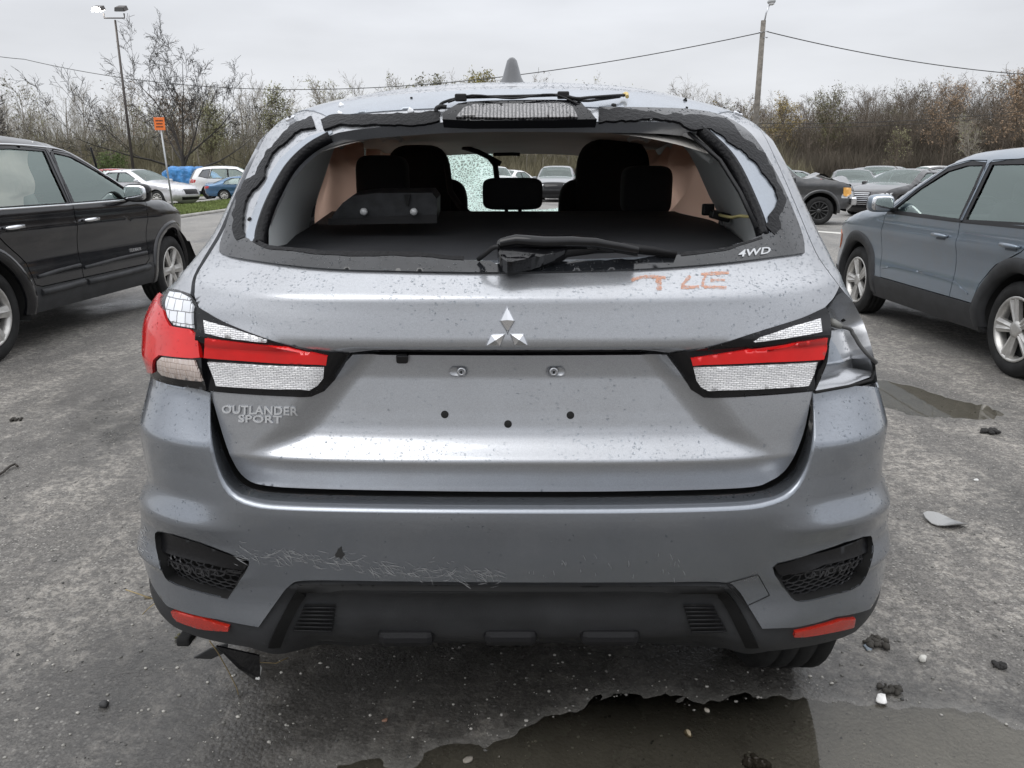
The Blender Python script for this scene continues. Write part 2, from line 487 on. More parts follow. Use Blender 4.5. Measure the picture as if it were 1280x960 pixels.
    L(hh, b1.inputs['Height']); L(b1.outputs[0], p.inputs['Normal'])
    return m
ground = mobj('ground', V, Fc, asphalt(), smooth=True); tag(ground, 'worn wet grey asphalt of the car lot', kind='structure')

wm = bpy.data.materials.new('puddle_water'); wm.use_nodes = True; n = wm.node_tree; n.nodes.clear()
o = n.nodes.new('ShaderNodeOutputMaterial'); gl = n.nodes.new('ShaderNodeBsdfGlossy'); gl.inputs['Roughness'].default_value = .015
tr = n.nodes.new('ShaderNodeBsdfTransparent'); tr.inputs[0].default_value = (.90, .88, .82, 1)
fr = n.nodes.new('ShaderNodeFresnel'); fr.inputs[0].default_value = 1.5; x = n.nodes.new('ShaderNodeMixShader')
nz_ = n.nodes.new('ShaderNodeTexNoise'); nz_.inputs['Scale'].default_value = 9; b = n.nodes.new('ShaderNodeBump'); b.inputs['Strength'].default_value = .12; b.inputs['Distance'].default_value = .002
tcn = n.nodes.new('ShaderNodeTexCoord'); n.links.new(tcn.outputs['Object'], nz_.inputs['Vector']); n.links.new(nz_.outputs['Fac'], b.inputs['Height']); n.links.new(b.outputs[0], gl.inputs['Normal']); n.links.new(b.outputs[0], fr.inputs['Normal'])
n.links.new(fr.outputs[0], x.inputs[0]); n.links.new(tr.outputs[0], x.inputs[1]); n.links.new(gl.outputs[0], x.inputs[2]); n.links.new(x.outputs[0], o.inputs[0])
for cx, cy, rx, ry in ((.4, 1.4, 1.5, .75), (2.7, 4.8, .8, .8)):
    k = 40; V = [(cx + rx * math.cos(2 * PI * i / k), cy + ry * math.sin(2 * PI * i / k), WATER_Z) for i in range(k)]
    tag(mobj('puddle_water', V, [tuple(range(k))], wm), 'shallow muddy rainwater puddle on the asphalt', kind='structure')

# loose grit
rg = np.random.RandomState(8)
ICO, ICF = icos(1)
ks = 15000
gx = rg.uniform(-2.6, 3.4, ks); gy = 1.3 + rg.rand(ks) ** 1.25 * 4.8
kk = fbm(gx, gy, 77, 3, 1.1) + rg.uniform(-.2, .2, ks) > -.05; gx, gy = gx[kk], gy[kk]; ks = len(gx)
sz = .0016 + .0042 * rg.rand(ks) ** 3
M4 = np.zeros((ks, 3, 4)); an = rg.uniform(0, 2 * PI, ks)
M4[:, 0, 0] = np.cos(an) * sz * rg.uniform(.8, 1.6, ks); M4[:, 1, 0] = np.sin(an) * sz; M4[:, 0, 1] = -np.sin(an) * sz; M4[:, 1, 1] = np.cos(an) * sz; M4[:, 2, 2] = sz * .6
M4[:, 0, 3] = gx; M4[:, 1, 3] = gy; M4[:, 2, 3] = ground_h(gx, gy) + sz * .25
V, Fc = instances(ICO, ICF, M4)
me_g = mat('grit_stone', (.17, .165, .155), .75)
n = me_g.node_tree; p = n.nodes['Principled BSDF']; vz = n.nodes.new('ShaderNodeTexVoronoi'); vz.inputs['Scale'].default_value = 14
n.links.new(n.nodes['Texture Coordinate'].outputs['Object'], vz.inputs['Vector']); cr = n.nodes.new('ShaderNodeValToRGB')
cr.color_ramp.elements[0].color = (.04, .04, .038, 1); cr.color_ramp.elements[1].color = (.40, .385, .35, 1)
sc_ = n.nodes.new('ShaderNodeSeparateColor'); n.links.new(vz.outputs['Color'], sc_.inputs[0]); n.links.new(sc_.outputs[0], cr.inputs[0]); n.links.new(cr.outputs[0], p.inputs['Base Color'])
tag(mobj('gravel', V, Fc, me_g), 'loose grit and small stones on the asphalt', kind='stuff')

# verge, kerb edge, painted line, forest floor
def sheet(name, pts, z, m, label):
    return tag(mobj(name, [(x, y, z) for x, y in pts], [tuple(range(len(pts)))], m), label, kind='structure')
M_SOIL = mat('grassy_soil', (.10, .105, .045), .95, var=(1.5, .35), bump=(20, .6, .02))
M_LITTER = mat('leaf_litter', (.12, .095, .065), .95, var=(.8, .35), bump=(6, .8, .05))
vg = [(-10.9, 20.5), (-10.3, 24), (-10.4, 30), (-10.8, 36), (-11.4, 40), (-14.4, 40), (-14.0, 36), (-13.9, 30), (-13.6, 24), (-13.2, 20.5)]
sheet('grass_verge', vg, .05, M_SOIL, 'narrow grass verge between the two lots')
mb = MB()
mb.tube([(x, y, .03) for x, y in vg[:5]], .06, 6); mb.tube([(x, y, .04) for x, y in vg[5:]], .10, 6)
tag(mb.build('kerb', mat('pale_concrete', (.33, .32, .30), .85, var=(2, .2))), 'pale kerb along the grass verge', kind='structure')
sheet('far_lawn', [(-60, 44), (-6, 47), (-4, 70), (-60, 70)], .006, mat('lawn_soil', (.09, .115, .04), .95, var=(.7, .3)), 'rough grass in front of the woods')
sheet('forest_floor', [(-400, 72), (400, 72), (500, 400), (-500, 400)], .012, M_LITTER, 'brown leaf litter under the woods')
p_ = [ground_at(1018, 288.5), ground_at(1066, 292), ground_at(1066, 294), ground_at(1018, 290)]
tag(mobj('parking_line', [(a.x, a.y, .006) for a in p_], [(0, 1, 2, 3)], mat('worn_white_paint', (.55, .54, .5), .8)), 'worn white parking line', kind='structure')

def blades(name, boxes, nper, h, cols, label, seed=1):
    rg = np.random.RandomState(seed); V = []; F = []; 
    P = []
    for (x0, x1, y0, y1, z, c) in boxes:
        k = c; P.append(np.stack([rg.uniform(x0, x1, k), rg.uniform(y0, y1, k), np.full(k, z)], -1))
    P = np.concatenate(P); k = len(P); a = rg.uniform(0, PI, k); w_ = rg.uniform(.02, .05, k); hh = h * rg.uniform(.5, 1.3, k); le = rg.normal(0, .3, (k, 2)) * hh[:, None]
    A = P.copy(); A[:, 0] -= np.cos(a) * w_; A[:, 1] -= np.sin(a) * w_; B = P.copy(); B[:, 0] += np.cos(a) * w_; B[:, 1] += np.sin(a) * w_
    C_ = P.copy(); C_[:, :2] += le; C_[:, 2] += hh
    V = np.stack([A, B, C_], 1).reshape(-1, 3)
    return tag(mobj(name, V, np.arange(3 * k).reshape(-1, 3), cols), label, kind='stuff')
M_GRASS = mat('grass_blade', (.15, .19, .055), .8, var=(1.1, .35))
blades('verge_grass', [(-13.6, -10.6, 20.8, 39.8, .05, 26000)], 1, .09, M_GRASS, 'short green and brown grass on the verge')
blades('lawn_grass', [(-40, -6, 46, 60, .006, 16000)], 1, .16, M_GRASS, 'rough grass before the woods', 3)

# ================================================================== TREES
class Tree:
    def __init__(s, seed): s.r = random.Random(seed); s.V = []; s.F = []; s.n = 0; s.tips = []
    def frust(s, a, b, ra, rb, k):
        d = (b - a).normalized(); u = d.orthogonal().normalized(); w_ = d.cross(u); o = s.n
        if k == 2:
            u = (u * math.cos(s.r.random() * 3) + w_ * math.sin(s.r.random() * 3)).normalized()
            s.V += [a - u * ra, a + u * ra, b + u * rb, b - u * rb]; s.F += [(o, o + 1, o + 2), (o, o + 2, o + 3)]; s.n += 4; return
        for p, r_ in ((a, ra), (b, rb)):
            for i in range(k):
                t = 2 * PI * i / k; s.V.append(p + (u * math.cos(t) + w_ * math.sin(t)) * r_)
        for i in range(k):
            j = (i + 1) % k; s.F += [(o + i, o + j, o + k + j), (o + i, o + k + j, o + k + i)]
        s.n += 2 * k
    def branch(s, p, d, L, r0, lvl, o):
        r = s.r; ns = o['seg'][lvl]; k = o['sides'][lvl]; cur = p.copy(); dd = d.copy(); rad = r0; kids = o['kids'][lvl] if lvl < len(o['kids']) else 0
        pts = [(cur.copy(), dd.copy(), rad)]
        for i in range(ns):
            nd = (dd + Vector((r.gauss(0, 1), r.gauss(0, 1), r.gauss(0, 1))) * o['wob'][lvl] + Vector((0, 0, o['up'][lvl]))).normalized()
            nxt = cur + nd * (L / ns); nr = max(o['rmin'], r0 * (1 - (i + 1) / ns * (.8 if lvl else o.get('tt', .7))))
            s.frust(cur, nxt, rad, nr, k); cur, dd, rad = nxt, nd, nr; pts.append((cur.copy(), dd.copy(), rad))
        if kids == 0: s.tips.append(cur); return
        for j in range(kids):
            f = o['from'][lvl] + (1 - o['from'][lvl]) * (j + r.random()) / kids
            x = min(f, .999) * ns; i = int(x); a = pts[i]; b = pts[i + 1]; q = a[0].lerp(b[0], x - i); rr = a[2] + (b[2] - a[2]) * (x - i)
            ax = a[1].orthogonal().normalized(); ax.rotate(Quaternion(a[1], r.random() * 2 * PI + j * 2.4))
            ang = r.uniform(*o['ang'][lvl]); nd = a[1].copy(); nd.rotate(Quaternion(a[1].cross(ax).normalized(), ang))
            nl = L * o['len'][lvl] * r.uniform(.7, 1.2) * (1 - .45 * f if lvl == 0 and o.get('cone') else 1)
            s.branch(q, nd, nl, max(o['rmin'], rr * o['rr'][lvl]), lvl + 1, o)
    def arr(s, H=None):
        V = np.array([tuple(v) for v in s.V])
        if H: k = H / np.percentile(V[:, 2], 99.7); V = V * k; s.tips = [p * k for p in s.tips]
        return V, np.array(s.F)

M_BARK_D = mat('dark_bark', (.034, .030, .027), .9, var=(3, .3))
M_BARK_G = mat('grey_twigs', (.235, .215, .18), .9, var=(.35, .35))
M_BARK_B = mat('brown_grey_twigs', (.125, .102, .080), .9, var=(.15, .4))
def leafcol(n_, c): return mat(n_, c, .85, var=(.5, .4))
M_LG, M_LY, M_LO, M_LR, M_LP = leafcol('olive_leaves', (.13, .125, .065)), leafcol('yellow_leaves', (.28, .22, .09)), leafcol('orange_leaves', (.30, .215, .14)), leafcol('russet_leaves', (.16, .115, .08)), leafcol('pale_bud_leaves', (.24, .24, .13))

WOOD = dict(seg=[6, 3, 2, 1], sides=[4, 3, 2, 2], kids=[15, 6, 5], wob=[.05, .12, .2, .2], up=[.05, .18, .15, .1], rmin=.014, ang=[(.5, 1.1), (.4, .9), (.4, .9)], len=[.36, .5, .55], rr=[.42, .5, .6])
WOOD['from'] = [.30, .2, .2]; WOOD['cone'] = True
def wood_variant(seed, H=12, r0=.15, **kw):
    o = dict(WOOD); o.update(kw); t = Tree(seed); t.branch(Vector((0, 0, -.2)), Vector((0, 0, 1)), H, r0, 0, o); return t
def leaves_on(tips, k, spread, size, rg):
    T = np.array([tuple(p) for p in tips]); T = T[rg.randint(0, len(T), k)] + rg.normal(0, spread, (k, 3))
    a = rg.normal(0, 1, (k, 3)); a /= np.linalg.norm(a, axis=1)[:, None]; b = np.cross(a, rg.normal(0, 1, (k, 3))); b /= np.linalg.norm(b, axis=1)[:, None]
    sz = size * rg.uniform(.6, 1.4, k)[:, None]
    V = np.stack([T - a * sz, T + b * sz * .7, T + a * sz], 1).reshape(-1, 3); return V, np.arange(3 * k).reshape(-1, 3)

rgw = np.random.RandomState(12)
variants = [wood_variant(100 + i, H=12, r0=random.Random(i).uniform(.10, .17)) for i in range(6)]
VARR = [v.arr(12) for v in variants]
def xf(x, y, z, s, a, sx=1):
    M = np.zeros((3, 4)); M[0] = [math.cos(a) * s * sx, -math.sin(a) * s * sx, 0, x]; M[1] = [math.sin(a) * s * sx, math.cos(a) * s * sx, 0, y]; M[2] = [0, 0, s, z]; return M
def woods(name, spots, m, label, leafmats=(), leafk=0, leafsize=.16):
    by = {}
    for (x, y, h, lv) in spots: by.setdefault(rgw.randint(0, 6), []).append((xf(x, y, 0, h / 12, rgw.uniform(0, 6.28), rgw.uniform(.8, 1.1)), lv))
    Vs = []; Fs = []; o = 0; ms = []
    for k, L in by.items():
        V, F = VARR[k]; v, f = instances(V, F, np.array([q[0] for q in L])); Vs.append(v); Fs.append(f + o); o += len(v); ms.append(np.zeros(len(f), np.int32))
        for M, lv in L:
            if lv is None: continue
            mi, cnt = lv; v, f = leaves_on(variants[k].tips, cnt, .25, leafsize, rgw)
            v = v @ M[:, :3].T + M[:, 3]; Vs.append(v); Fs.append(f + o); o += len(v); ms.append(np.full(len(f), mi, np.int32))
    ob = mobj(name, np.concatenate(Vs), np.concatenate(Fs), [m] + list(leafmats)); ob.data.polygons.foreach_set('material_index', np.concatenate(ms))
    return tag(ob, label, kind='stuff')
sp_ = []
for row, (yy, hh, st) in enumerate(((86, 9.0, 3.1), (93, 10.3, 2.9), (101, 11.4, 3.0), (112, 12.6, 3.2))):
    x = -118.0
    while x < 26:
        lv = None; q = rgw.rand()
        if q < .22: lv = (1, 220)
        elif q < .34: lv = (2, 260)
        elif q < .42: lv = (3, 160)
        sp_.append((x + rgw.uniform(-1, 1), yy + rgw.uniform(-3, 3), hh * rgw.uniform(.78, 1.15), lv)); x += st * rgw.uniform(.7, 1.3)
woods('woods', sp_, M_BARK_G, 'pale grey leafless woods behind the lot on the left', (M_LP, M_LG, M_LR), 0)
sp_ = []
for row, (yy, h0, st) in enumerate(((128, 12.2, 2.5), (136, 13.8, 2.4), (145, 15.2, 2.4), (155, 16.6, 2.5), (165, 17.8, 2.6))):
    x = 8.0
    while x < 165:
        f = np.clip((x / yy * 980 - 300) / 340, 0, 1.6); hh = h0 * (.86 + .30 * f)
        lv = None; q = rgw.rand()
        if q < .06: lv = (1, 420)
        elif q < .10 and f < .5: lv = (2, 420)
        elif q < .15 and f > .6: lv = (3, 380)
        elif q < .19: lv = (4, 240)
        sp_.append((x + rgw.uniform(-1, 1), yy + rgw.uniform(-3, 3), hh * rgw.uniform(.86, 1.1), lv)); x += st * rgw.uniform(.7, 1.3)
woods('woods', sp_, M_BARK_B, 'dense brown-grey leafless woods on the rise at right', (M_LG, M_LY, M_LO, M_LR), 0, .15)
sp_ = [(x + rgw.uniform(-2, 2), -95 + rgw.uniform(-6, 6), 14 * rgw.uniform(.8, 1.2), None) for x in np.arange(-120, 125, 6.5)]  # added out of view, so the car paint mirrors a treed horizon
woods('woods', sp_, M_BARK_B, 'unseen treeline behind the photographer, added for reflections in the paint')
# brushy understorey: closes the foot of the woods
def brush(name, boxes, m, label, seed):
    rg = np.random.RandomState(seed); Vs = []
    for (x0, x1, y0, y1, k, h) in boxes:
        P = np.stack([rg.uniform(x0, x1, k), rg.uniform(y0, y1, k), np.zeros(k)], -1); hh = h * rg.uniform(.35, 1.1, k)
        top = P + np.stack([rg.normal(0, .22, k) * hh, rg.normal(0, .22, k) * hh, hh], -1); w_ = rg.uniform(.015, .05, k); a = rg.uniform(0, PI, k)
        d = np.stack([np.cos(a) * w_, np.sin(a) * w_, 0 * a], -1); base = P + np.stack([0 * a, 0 * a, hh * rg.uniform(0, .5, k)], -1)
        Vs.append(np.stack([base - d, base + d, top], 1).reshape(-1, 3))
    V = np.concatenate(Vs); return tag(mobj(name, V, np.arange(len(V)).reshape(-1, 3), m), label, kind='stuff')
brush('undergrowth', [(-118, 30, 80, 84, 20000, 2.6), (-118, 30, 86, 96, 26000, 5.0), (-118, 30, 98, 116, 30000, 8.5)], mat('brush_green_brown', (.15, .135, .085), .9, var=(.25, .4)), 'tangled undergrowth at the foot of the left woods', 4)
brush('undergrowth', [(6, 170, 122, 128, 30000, 5), (6, 60, 134, 165, 34000, 10.5), (60, 175, 134, 165, 62000, 13.5)], mat('brush_brown', (.115, .098, .075), .9, var=(.15, .35)), 'brown undergrowth at the foot of the right woods', 5)

def tree_thing(name, px, py_base, seed, H, r0, opts, bark, label, cat='tree', leaf=None, loc=None, group=None, top=None):
    b = loc or ground_at(px, py_base); root = empty(name, (b[0], b[1], 0), 0, label, cat, group)
    t = Tree(seed); t.branch(Vector((0, 0, -.1)), Vector((0, 0, 1)), H, r0, 0, opts); V, F = t.arr(top or H)
    nt_ = opts['seg'][0] * opts['sides'][0] * 2
    mobj('trunk', V, F[:nt_], bark, root, smooth=True)
    cr_ = mobj('crown', V, F[nt_:], bark, root)
    if leaf:
        v, f = leaves_on(t.tips, leaf[1], leaf[3] if len(leaf) > 3 else .25, leaf[2], np.random.RandomState(seed)); mobj('leaves', v, f, leaf[0], root)['kind'] = 'stuff'
    return root
BIG = dict(seg=[5, 6, 5, 4, 2, 1], sides=[8, 6, 5, 4, 3, 2], kids=[8, 6, 5, 5, 4], wob=[.03, .10, .14, .18, .2, .2], up=[0, .07, .07, .05, .05, .05], rmin=.011,
           ang=[(.25, 1.25), (.40, .9), (.35, .85), (.4, .9), (.4, .9)], len=[2.5, .45, .48, .5, .5], rr=[.55, .55, .55, .6, .6], tt=.45)
BIG['from'] = [.50, .32, .3, .3, .2]
tree_thing('bare_tree', 232, 240, 21, 2.9, .25, BIG, M_BARK_D, top=11.3, label= 'big dark leafless tree with a wide vase-shaped crown behind the blue tarpaulin', leaf=(M_LR, 160, .06))
b2 = dict(BIG); b2['len'] = [2.2, .45, .48, .5, .5]
tree_thing('bare_tree', 0, 0, 33, 3.0, .2, b2, M_BARK_D, top=7.4, label= 'leafless tree reaching in over the black crossover at the left edge', loc=(-20.6, 27.5, 0), leaf=(M_LR, 150, .05))
BUSH = dict(seg=[3, 4, 3, 1], sides=[5, 4, 3, 2], kids=[12, 9, 5], wob=[.05, .15, .2, .2], up=[.02, .12, .1, .1], rmin=.012, ang=[(.3, 1.1), (.4, .9), (.4, .9)], len=[.9, .5, .5], rr=[.5, .5, .6])
BUSH['from'] = [.15, .2, .2]
tree_thing('green_shrub', 150, 232, 5, 3.0, .10, BUSH, M_BARK_D, 'low green shrub behind the lamp pole and the silver sedan', 'shrub', leaf=(leafcol('fresh_green_leaves', (.10, .15, .04)), 5000, .10))
TALL = dict(WOOD); TALL['kids'] = [20, 8, 6]
for i, (px, yy, H, lf, lab) in enumerate((
    (350, 84, 9.6, (M_LP, 2600, .12), 'slim tree with pale yellow-green leaves left of the crashed car roof'),
    (415, 88, 10.6, None, 'pale leafless tree with a fine rounded crown behind the roof corner'),
    (268, 82, 7.6, (M_LP, 2200, .12), 'small bushy tree with yellow-green leaves beside the white wagon'),
    (545, 92, 11.5, (M_LG, 3600, .15), 'olive-leaved tree top showing left of the roof fin antenna'),
    (600, 96, 12.3, (leafcol('gold_green_leaves', (.22, .19, .05)), 3600, .15), 'gold-green tree top just left of the roof fin antenna'),
    (235, 78, 8.6, (M_LR, 1300, .11), 'rusty-leaved round tree standing behind the big dark leafless tree'),
    (1255, 118, 15.3, (M_LO, 3200, .15), 'tall tree with a pale orange crown at the right end of the woods'),
    (1172, 120, 14.2, (M_LO, 1800, .14), 'narrow tree with a thin orange top left of the tall orange tree'),
    (1038, 131, 14.2, (M_LG, 2600, .16), 'olive round tree in the woods right of the utility pole'),
    (965, 131, 13.0, (M_LY, 2600, .15), 'yellow tree in the woods beside the utility pole'),
    (1115, 116, 7.4, (M_LP, 500, .12), 'small pale-leaved tree at the foot of the right woods'),
    (1208, 112, 9.0, (M_LP, 300, .12), 'white-barked young tree at the foot of the right woods'))):
    tree_thing('slender_tree', 0, 0, 60 + i, H, .13, TALL, M_BARK_B if i not in (11, 1) else mat('pale_bark', (.30, .28, .24), .9, var=(2, .2)), lab, leaf=lf, loc=((px - 640) / FPX * yy * .97, yy, 0))

# ================================================================== MAIN CAR: the damaged grey crossover
ROWS = [(850,1.60),(815,1.51),(790,1.475),(752,1.455),(727,1.447),(690,1.438),(650,1.430),(612,1.432),(575,1.438),(530,1.45),(490,1.46),(440,1.475),(400,1.482),(370,1.495),(342,1.555),(300,1.605),(250,1.665),(200,1.73),(150,1.80),(125,1.865),(110,1.95),(104,2.05)]
WL = [0.9188,0.9177,0.9084,0.9029,0.8942,0.8773,0.8465,0.8472,0.8418,0.8363,0.832,0.828,0.80,0.7556,0.7419,0.7092,0.6872,0.6675,0.6434,0.635,0.64,0.645]
WR = [0.9509,0.9444,0.9355,0.9223,0.915,0.899,0.8715,0.8642,0.8594,0.8533,0.8398,0.8113,0.7788,0.7563,0.7552,0.7395,0.7207,0.7022,0.6763,0.668,0.67,0.675]
kz = np.array([unproj(640, r[0], r[1])[2] for r in ROWS]); kY = np.array([r[1] for r in ROWS])
kb = np.concatenate([[0], np.cumsum(np.hypot(np.diff(kz), np.diff(kY)))])
BMAX = kb[-1]
KA = .9
def zb(z): return float(np.interp(z, kz, kb))

def smst(a, b, x):
    t = np.clip((x - a) / (b - a), 0, 1); return t * t * (3 - 2 * t)

class Surf:
    def comp(s, pts, off):
        q = pts.copy()
        for it in range(4):
            D = s.inv(q); P = s.ev(D[:, 0], D[:, 1]) + s.nrm(D[:, 0], D[:, 1]) * off; q = q + (pts - np.stack(project(P), -1)) * .9
        return q
    def __init__(s, disp=None):
        s.disp = disp
        A = np.linspace(-R(80) * KA, R(80) * KA, 300); B = np.linspace(0, BMAX, 240)
        s.gA, s.gB = [q.ravel() for q in np.meshgrid(A, B)]
        s.P = s.ev(s.gA, s.gB); s.px, s.py = project(s.P)
        N = s.nrm(s.gA, s.gB, s.P); V = s.P - np.array([0, 0, CAM_H])
        s.ok = (N * V).sum(1) < 0
        for k in ('gA', 'gB', 'px', 'py'): setattr(s, k, getattr(s, k)[s.ok])
    def base(s, A, B):
        a = np.abs(A) / KA; sg = np.sign(A)
        z = pchip(kb, kz, B); Y = pchip(kb, kY, B)
        W = np.where(sg < 0, pchip(kb, WL, B), pchip(kb, WR, B))
        D = np.interp(z, [.3, .9, 1.2, 1.62], [.42, .42, .40, .42]); n = np.interp(z, [.3, .9, 1.2, 1.62], [3.2, 3.2, 2.8, 2.6])
        dr = np.interp(z, [.3, 1.2, 1.5, 1.6], [0, 0, .03, .075])
        ca, sa = np.cos(a), np.sin(a)
        r = (np.abs(sa) ** n + np.abs(ca) ** n) ** (-1 / n)
        return np.stack([-.005 + sg * W * r * sa, Y + D * (1 - r * ca), z - dr * (r * sa) ** 2.2], -1)
    def ev(s, A, B):
        A = np.asarray(A, float); B = np.asarray(B, float)
        P = s.base(A, B)
        if s.disp is not None: P[..., 1] += s.disp(P[..., 0], P[..., 2])
        return P
    def nrm(s, A, B, P=None):
        h = 1e-3
        a = s.ev(A + h, B) - s.ev(A - h, B); b = s.ev(A, B + h) - s.ev(A, B - h)
        n = np.cross(a, b); n /= np.linalg.norm(n, axis=-1)[..., None]
        return n
    def inv(s, pts):
        pts = np.atleast_2d(np.asarray(pts, float)); out = []
        for x, y in pts:
            k = np.argmin((s.px - x) ** 2 + (s.py - y) ** 2); out.append((s.gA[k], s.gB[k]))
        D = np.array(out); h = 1e-4
        for it in range(5):
            f0 = np.stack(project(s.ev(D[:, 0], D[:, 1])), -1)
            fa = (np.stack(project(s.ev(D[:, 0] + h, D[:, 1])), -1) - f0) / h
            fb = (np.stack(project(s.ev(D[:, 0], D[:, 1] + h)), -1) - f0) / h
            r = pts - f0; det = fa[:, 0] * fb[:, 1] - fa[:, 1] * fb[:, 0]
            det = np.where(np.abs(det) < 1e3, np.sign(det + 1e-9) * 1e9, det)
            dA = np.clip((r[:, 0] * fb[:, 1] - r[:, 1] * fb[:, 0]) / det, -.01, .01); dB = np.clip((fa[:, 0] * r[:, 1] - fa[:, 1] * r[:, 0]) / det, -.01, .01)
            D = D + np.stack([dA, dB], -1); D[:, 1] = np.clip(D[:, 1], 0, BMAX)
        return D
    def at(s, pts, off=0, raw=False):
        pts = np.atleast_2d(np.asarray(pts, float))
        if not raw and np.max(np.abs(off)) > .003: pts = s.comp(pts, off)
        D = s.inv(pts); return s.ev(D[:, 0], D[:, 1]) + s.nrm(D[:, 0], D[:, 1]) * off

# tailgate profile: lip, crease under the glass, number-plate recess with its shelf
HZ = [.70,.776,.80,.840,.87,.90,1.00,1.064,1.072,1.085,1.11,1.14,1.165,1.171,1.19,1.208,1.222,1.266,1.70]
HY = [1.492,1.488,1.480,1.468,1.472,1.475,1.482,1.477,1.470,1.468,1.473,1.479,1.483,1.487,1.514,1.541,1.556,1.605,1.605]
bzY = lambda z: np.interp(z, kz, kY)
def hatch_disp(X, Z):
    base = pchip(kz, kY, np.clip(Z, kz[0] + 1e-6, kz[-1] - 1e-6))
    prof = np.where(Z < 1.266, np.interp(Z, HZ, HY), base)
    rec = np.interp(Z, [.776, .835, .842, .848, .857, .868, .882, .900, .93, 1.055, 1.063, 1.065], [.0, -.002, -.001, .003, .011, .019, .026, .031, .035, .048, .048, 0])
    ax = np.abs(X + .005)
    xb = np.interp(Z, [.776, .845, .90, 1.06], [.52, .50, .43, .30])
    m = 1 - smst(xb - .05, xb + .05, ax)
    side = smst(.42, .62, ax) * smst(1.08, 1.12, Z) * .8      # the crease fades out over the lamps
    return (prof - base) * (1 - side) + rec * m

def bump_disp(X, Z):
    ax = np.abs(X + .005); m = smst(.52, .68, ax) * smst(1.02, .96, Z)
    side = np.interp(Z, [.44,.53,.555,.60,.64,.69,.74,.80,.85,.868,.90,.95,.99], [.0,.002,-.020,.008,.008,-.018,.014,.006,-.012,-.017,.004,.032,.036])
    face = np.clip(.735 - Z, 0, .20) * .20
    return (side * m * .9 + face * (1 - m * .5)) * smst(.36, .5, Z)
SB = Surf(bump_disp); SH = Surf(hatch_disp)
ROOT = empty('crossover_car', (0, 1.45, 0), 0, 'grey hatchback crossover seen from behind, rear window smashed out, one tail lamp missing', 'car')
LATE = []

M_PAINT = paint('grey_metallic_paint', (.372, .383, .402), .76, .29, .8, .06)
M_PAINT_SHADED = paint('grey_paint_shaded', (.255, .275, .305), .76, .25, .8, .06)  # same car paint, with the down-facing bumper's shade put into its colour
M_BLACKPL = mat('black_plastic', (.010, .010, .011), .45, spec=.25, bump=(240, .25, .002))
M_GREYPL = mat('dark_grey_plastic', (.030, .031, .033), .5, spec=.3, bump=(300, .3, .002), var=(9, .25))
M_GLOSSB = mat('gloss_black', (.005, .005, .006), .07, spec=.4)
M_BAND = mat('black_glass_band', (.012, .013, .015), .14, coat=.3, bump=(60, .12, .002), var=(30, .3))
M_GLUE = mat('black_urethane', (.004, .004, .005), .45, spec=.18, bump=(120, .8, .004))
M_CHROME = mat('chrome', (.75, .76, .78), .08, 1)
M_STEEL = mat('bright_steel', (.55, .56, .58), .3, 1)
M_DARK = mat('dark_void', (.006, .006, .006), .9)
M_TRIMG = mat('grey_interior_trim', (.46, .48, .48), .6, var=(5, .08))
M_FABRIC = mat('black_seat_fabric', (.006, .006, .007), .95, bump=(400, .5, .001))
M_COVER = mat('black_luggage_cover', (.016, .017, .020), .8, bump=(200, .4, .001), var=(4, .3))
M_HEAD = mat('grey_headliner', (.45, .43, .40), .9, var=(4, .1))
M_RUBBER = mat('tyre_rubber', (.016, .016, .016), .75, spec=.25, bump=(60, .4, .003), var=(12, .35))
M_PRIMER = paint('frame_paint', (.29, .32, .36), .6, .33, .6, .10)

def rib_lens(name, col, rough=.12, scale=160, metal=.0, vert=True, dark=.35):
    if name in MATS: return MATS[name]
    m = mat(name, col, rough, metal, coat=1)
    n = m.node_tree; p = n.nodes['Principled BSDF']; t = n.nodes['Texture Coordinate']
    wv = n.nodes.new('ShaderNodeTexWave'); wv.bands_direction = 'X' if vert else 'Z'; wv.inputs['Scale'].default_value = scale; wv.inputs['Distortion'].default_value = 1.2
    w2 = n.nodes.new('ShaderNodeTexVoronoi'); w2.inputs['Scale'].default_value = 190
    mpn = n.nodes.new('ShaderNodeMapping'); mpn.inputs['Scale'].default_value = (1, 1, 1.6)
    n.links.new(t.outputs['Object'], wv.inputs['Vector']); n.links.new(t.outputs['Object'], mpn.inputs[0]); n.links.new(mpn.outputs[0], w2.inputs['Vector'])
    mu = n.nodes.new('ShaderNodeMath'); mu.operation = 'MULTIPLY'
    n.links.new(wv.outputs['Fac'], mu.inputs[0]); n.links.new(w2.outputs['Distance'], mu.inputs[1])
    r = n.nodes.new('ShaderNodeMapRange'); r.inputs['From Max'].default_value = .35; r.inputs['To Min'].default_value = dark; r.inputs['To Max'].default_value = 1.25
    n.links.new(mu.outputs[0], r.inputs['Value'])
    s = n.nodes.new('ShaderNodeVectorMath'); s.operation = 'SCALE'; s.inputs[0].default_value = col
    n.links.new(r.outputs[0], s.inputs['Scale']); n.links.new(s.outputs[0], p.inputs['Base Color'])
    b = n.nodes.new('ShaderNodeBump'); b.inputs['Strength'].default_value = .7; b.inputs['Distance'].default_value = .003
    n.links.new(mu.outputs[0], b.inputs['Height']); n.links.new(b.outputs[0], p.inputs['Normal'])
    return m
M_REDL = mat('red_lens', (.62, .008, .008), .10, coat=.6, var=(14, .12))
M_REDR = rib_lens('red_reflector', (.62, .03, .015), .2, 220, dark=.6)
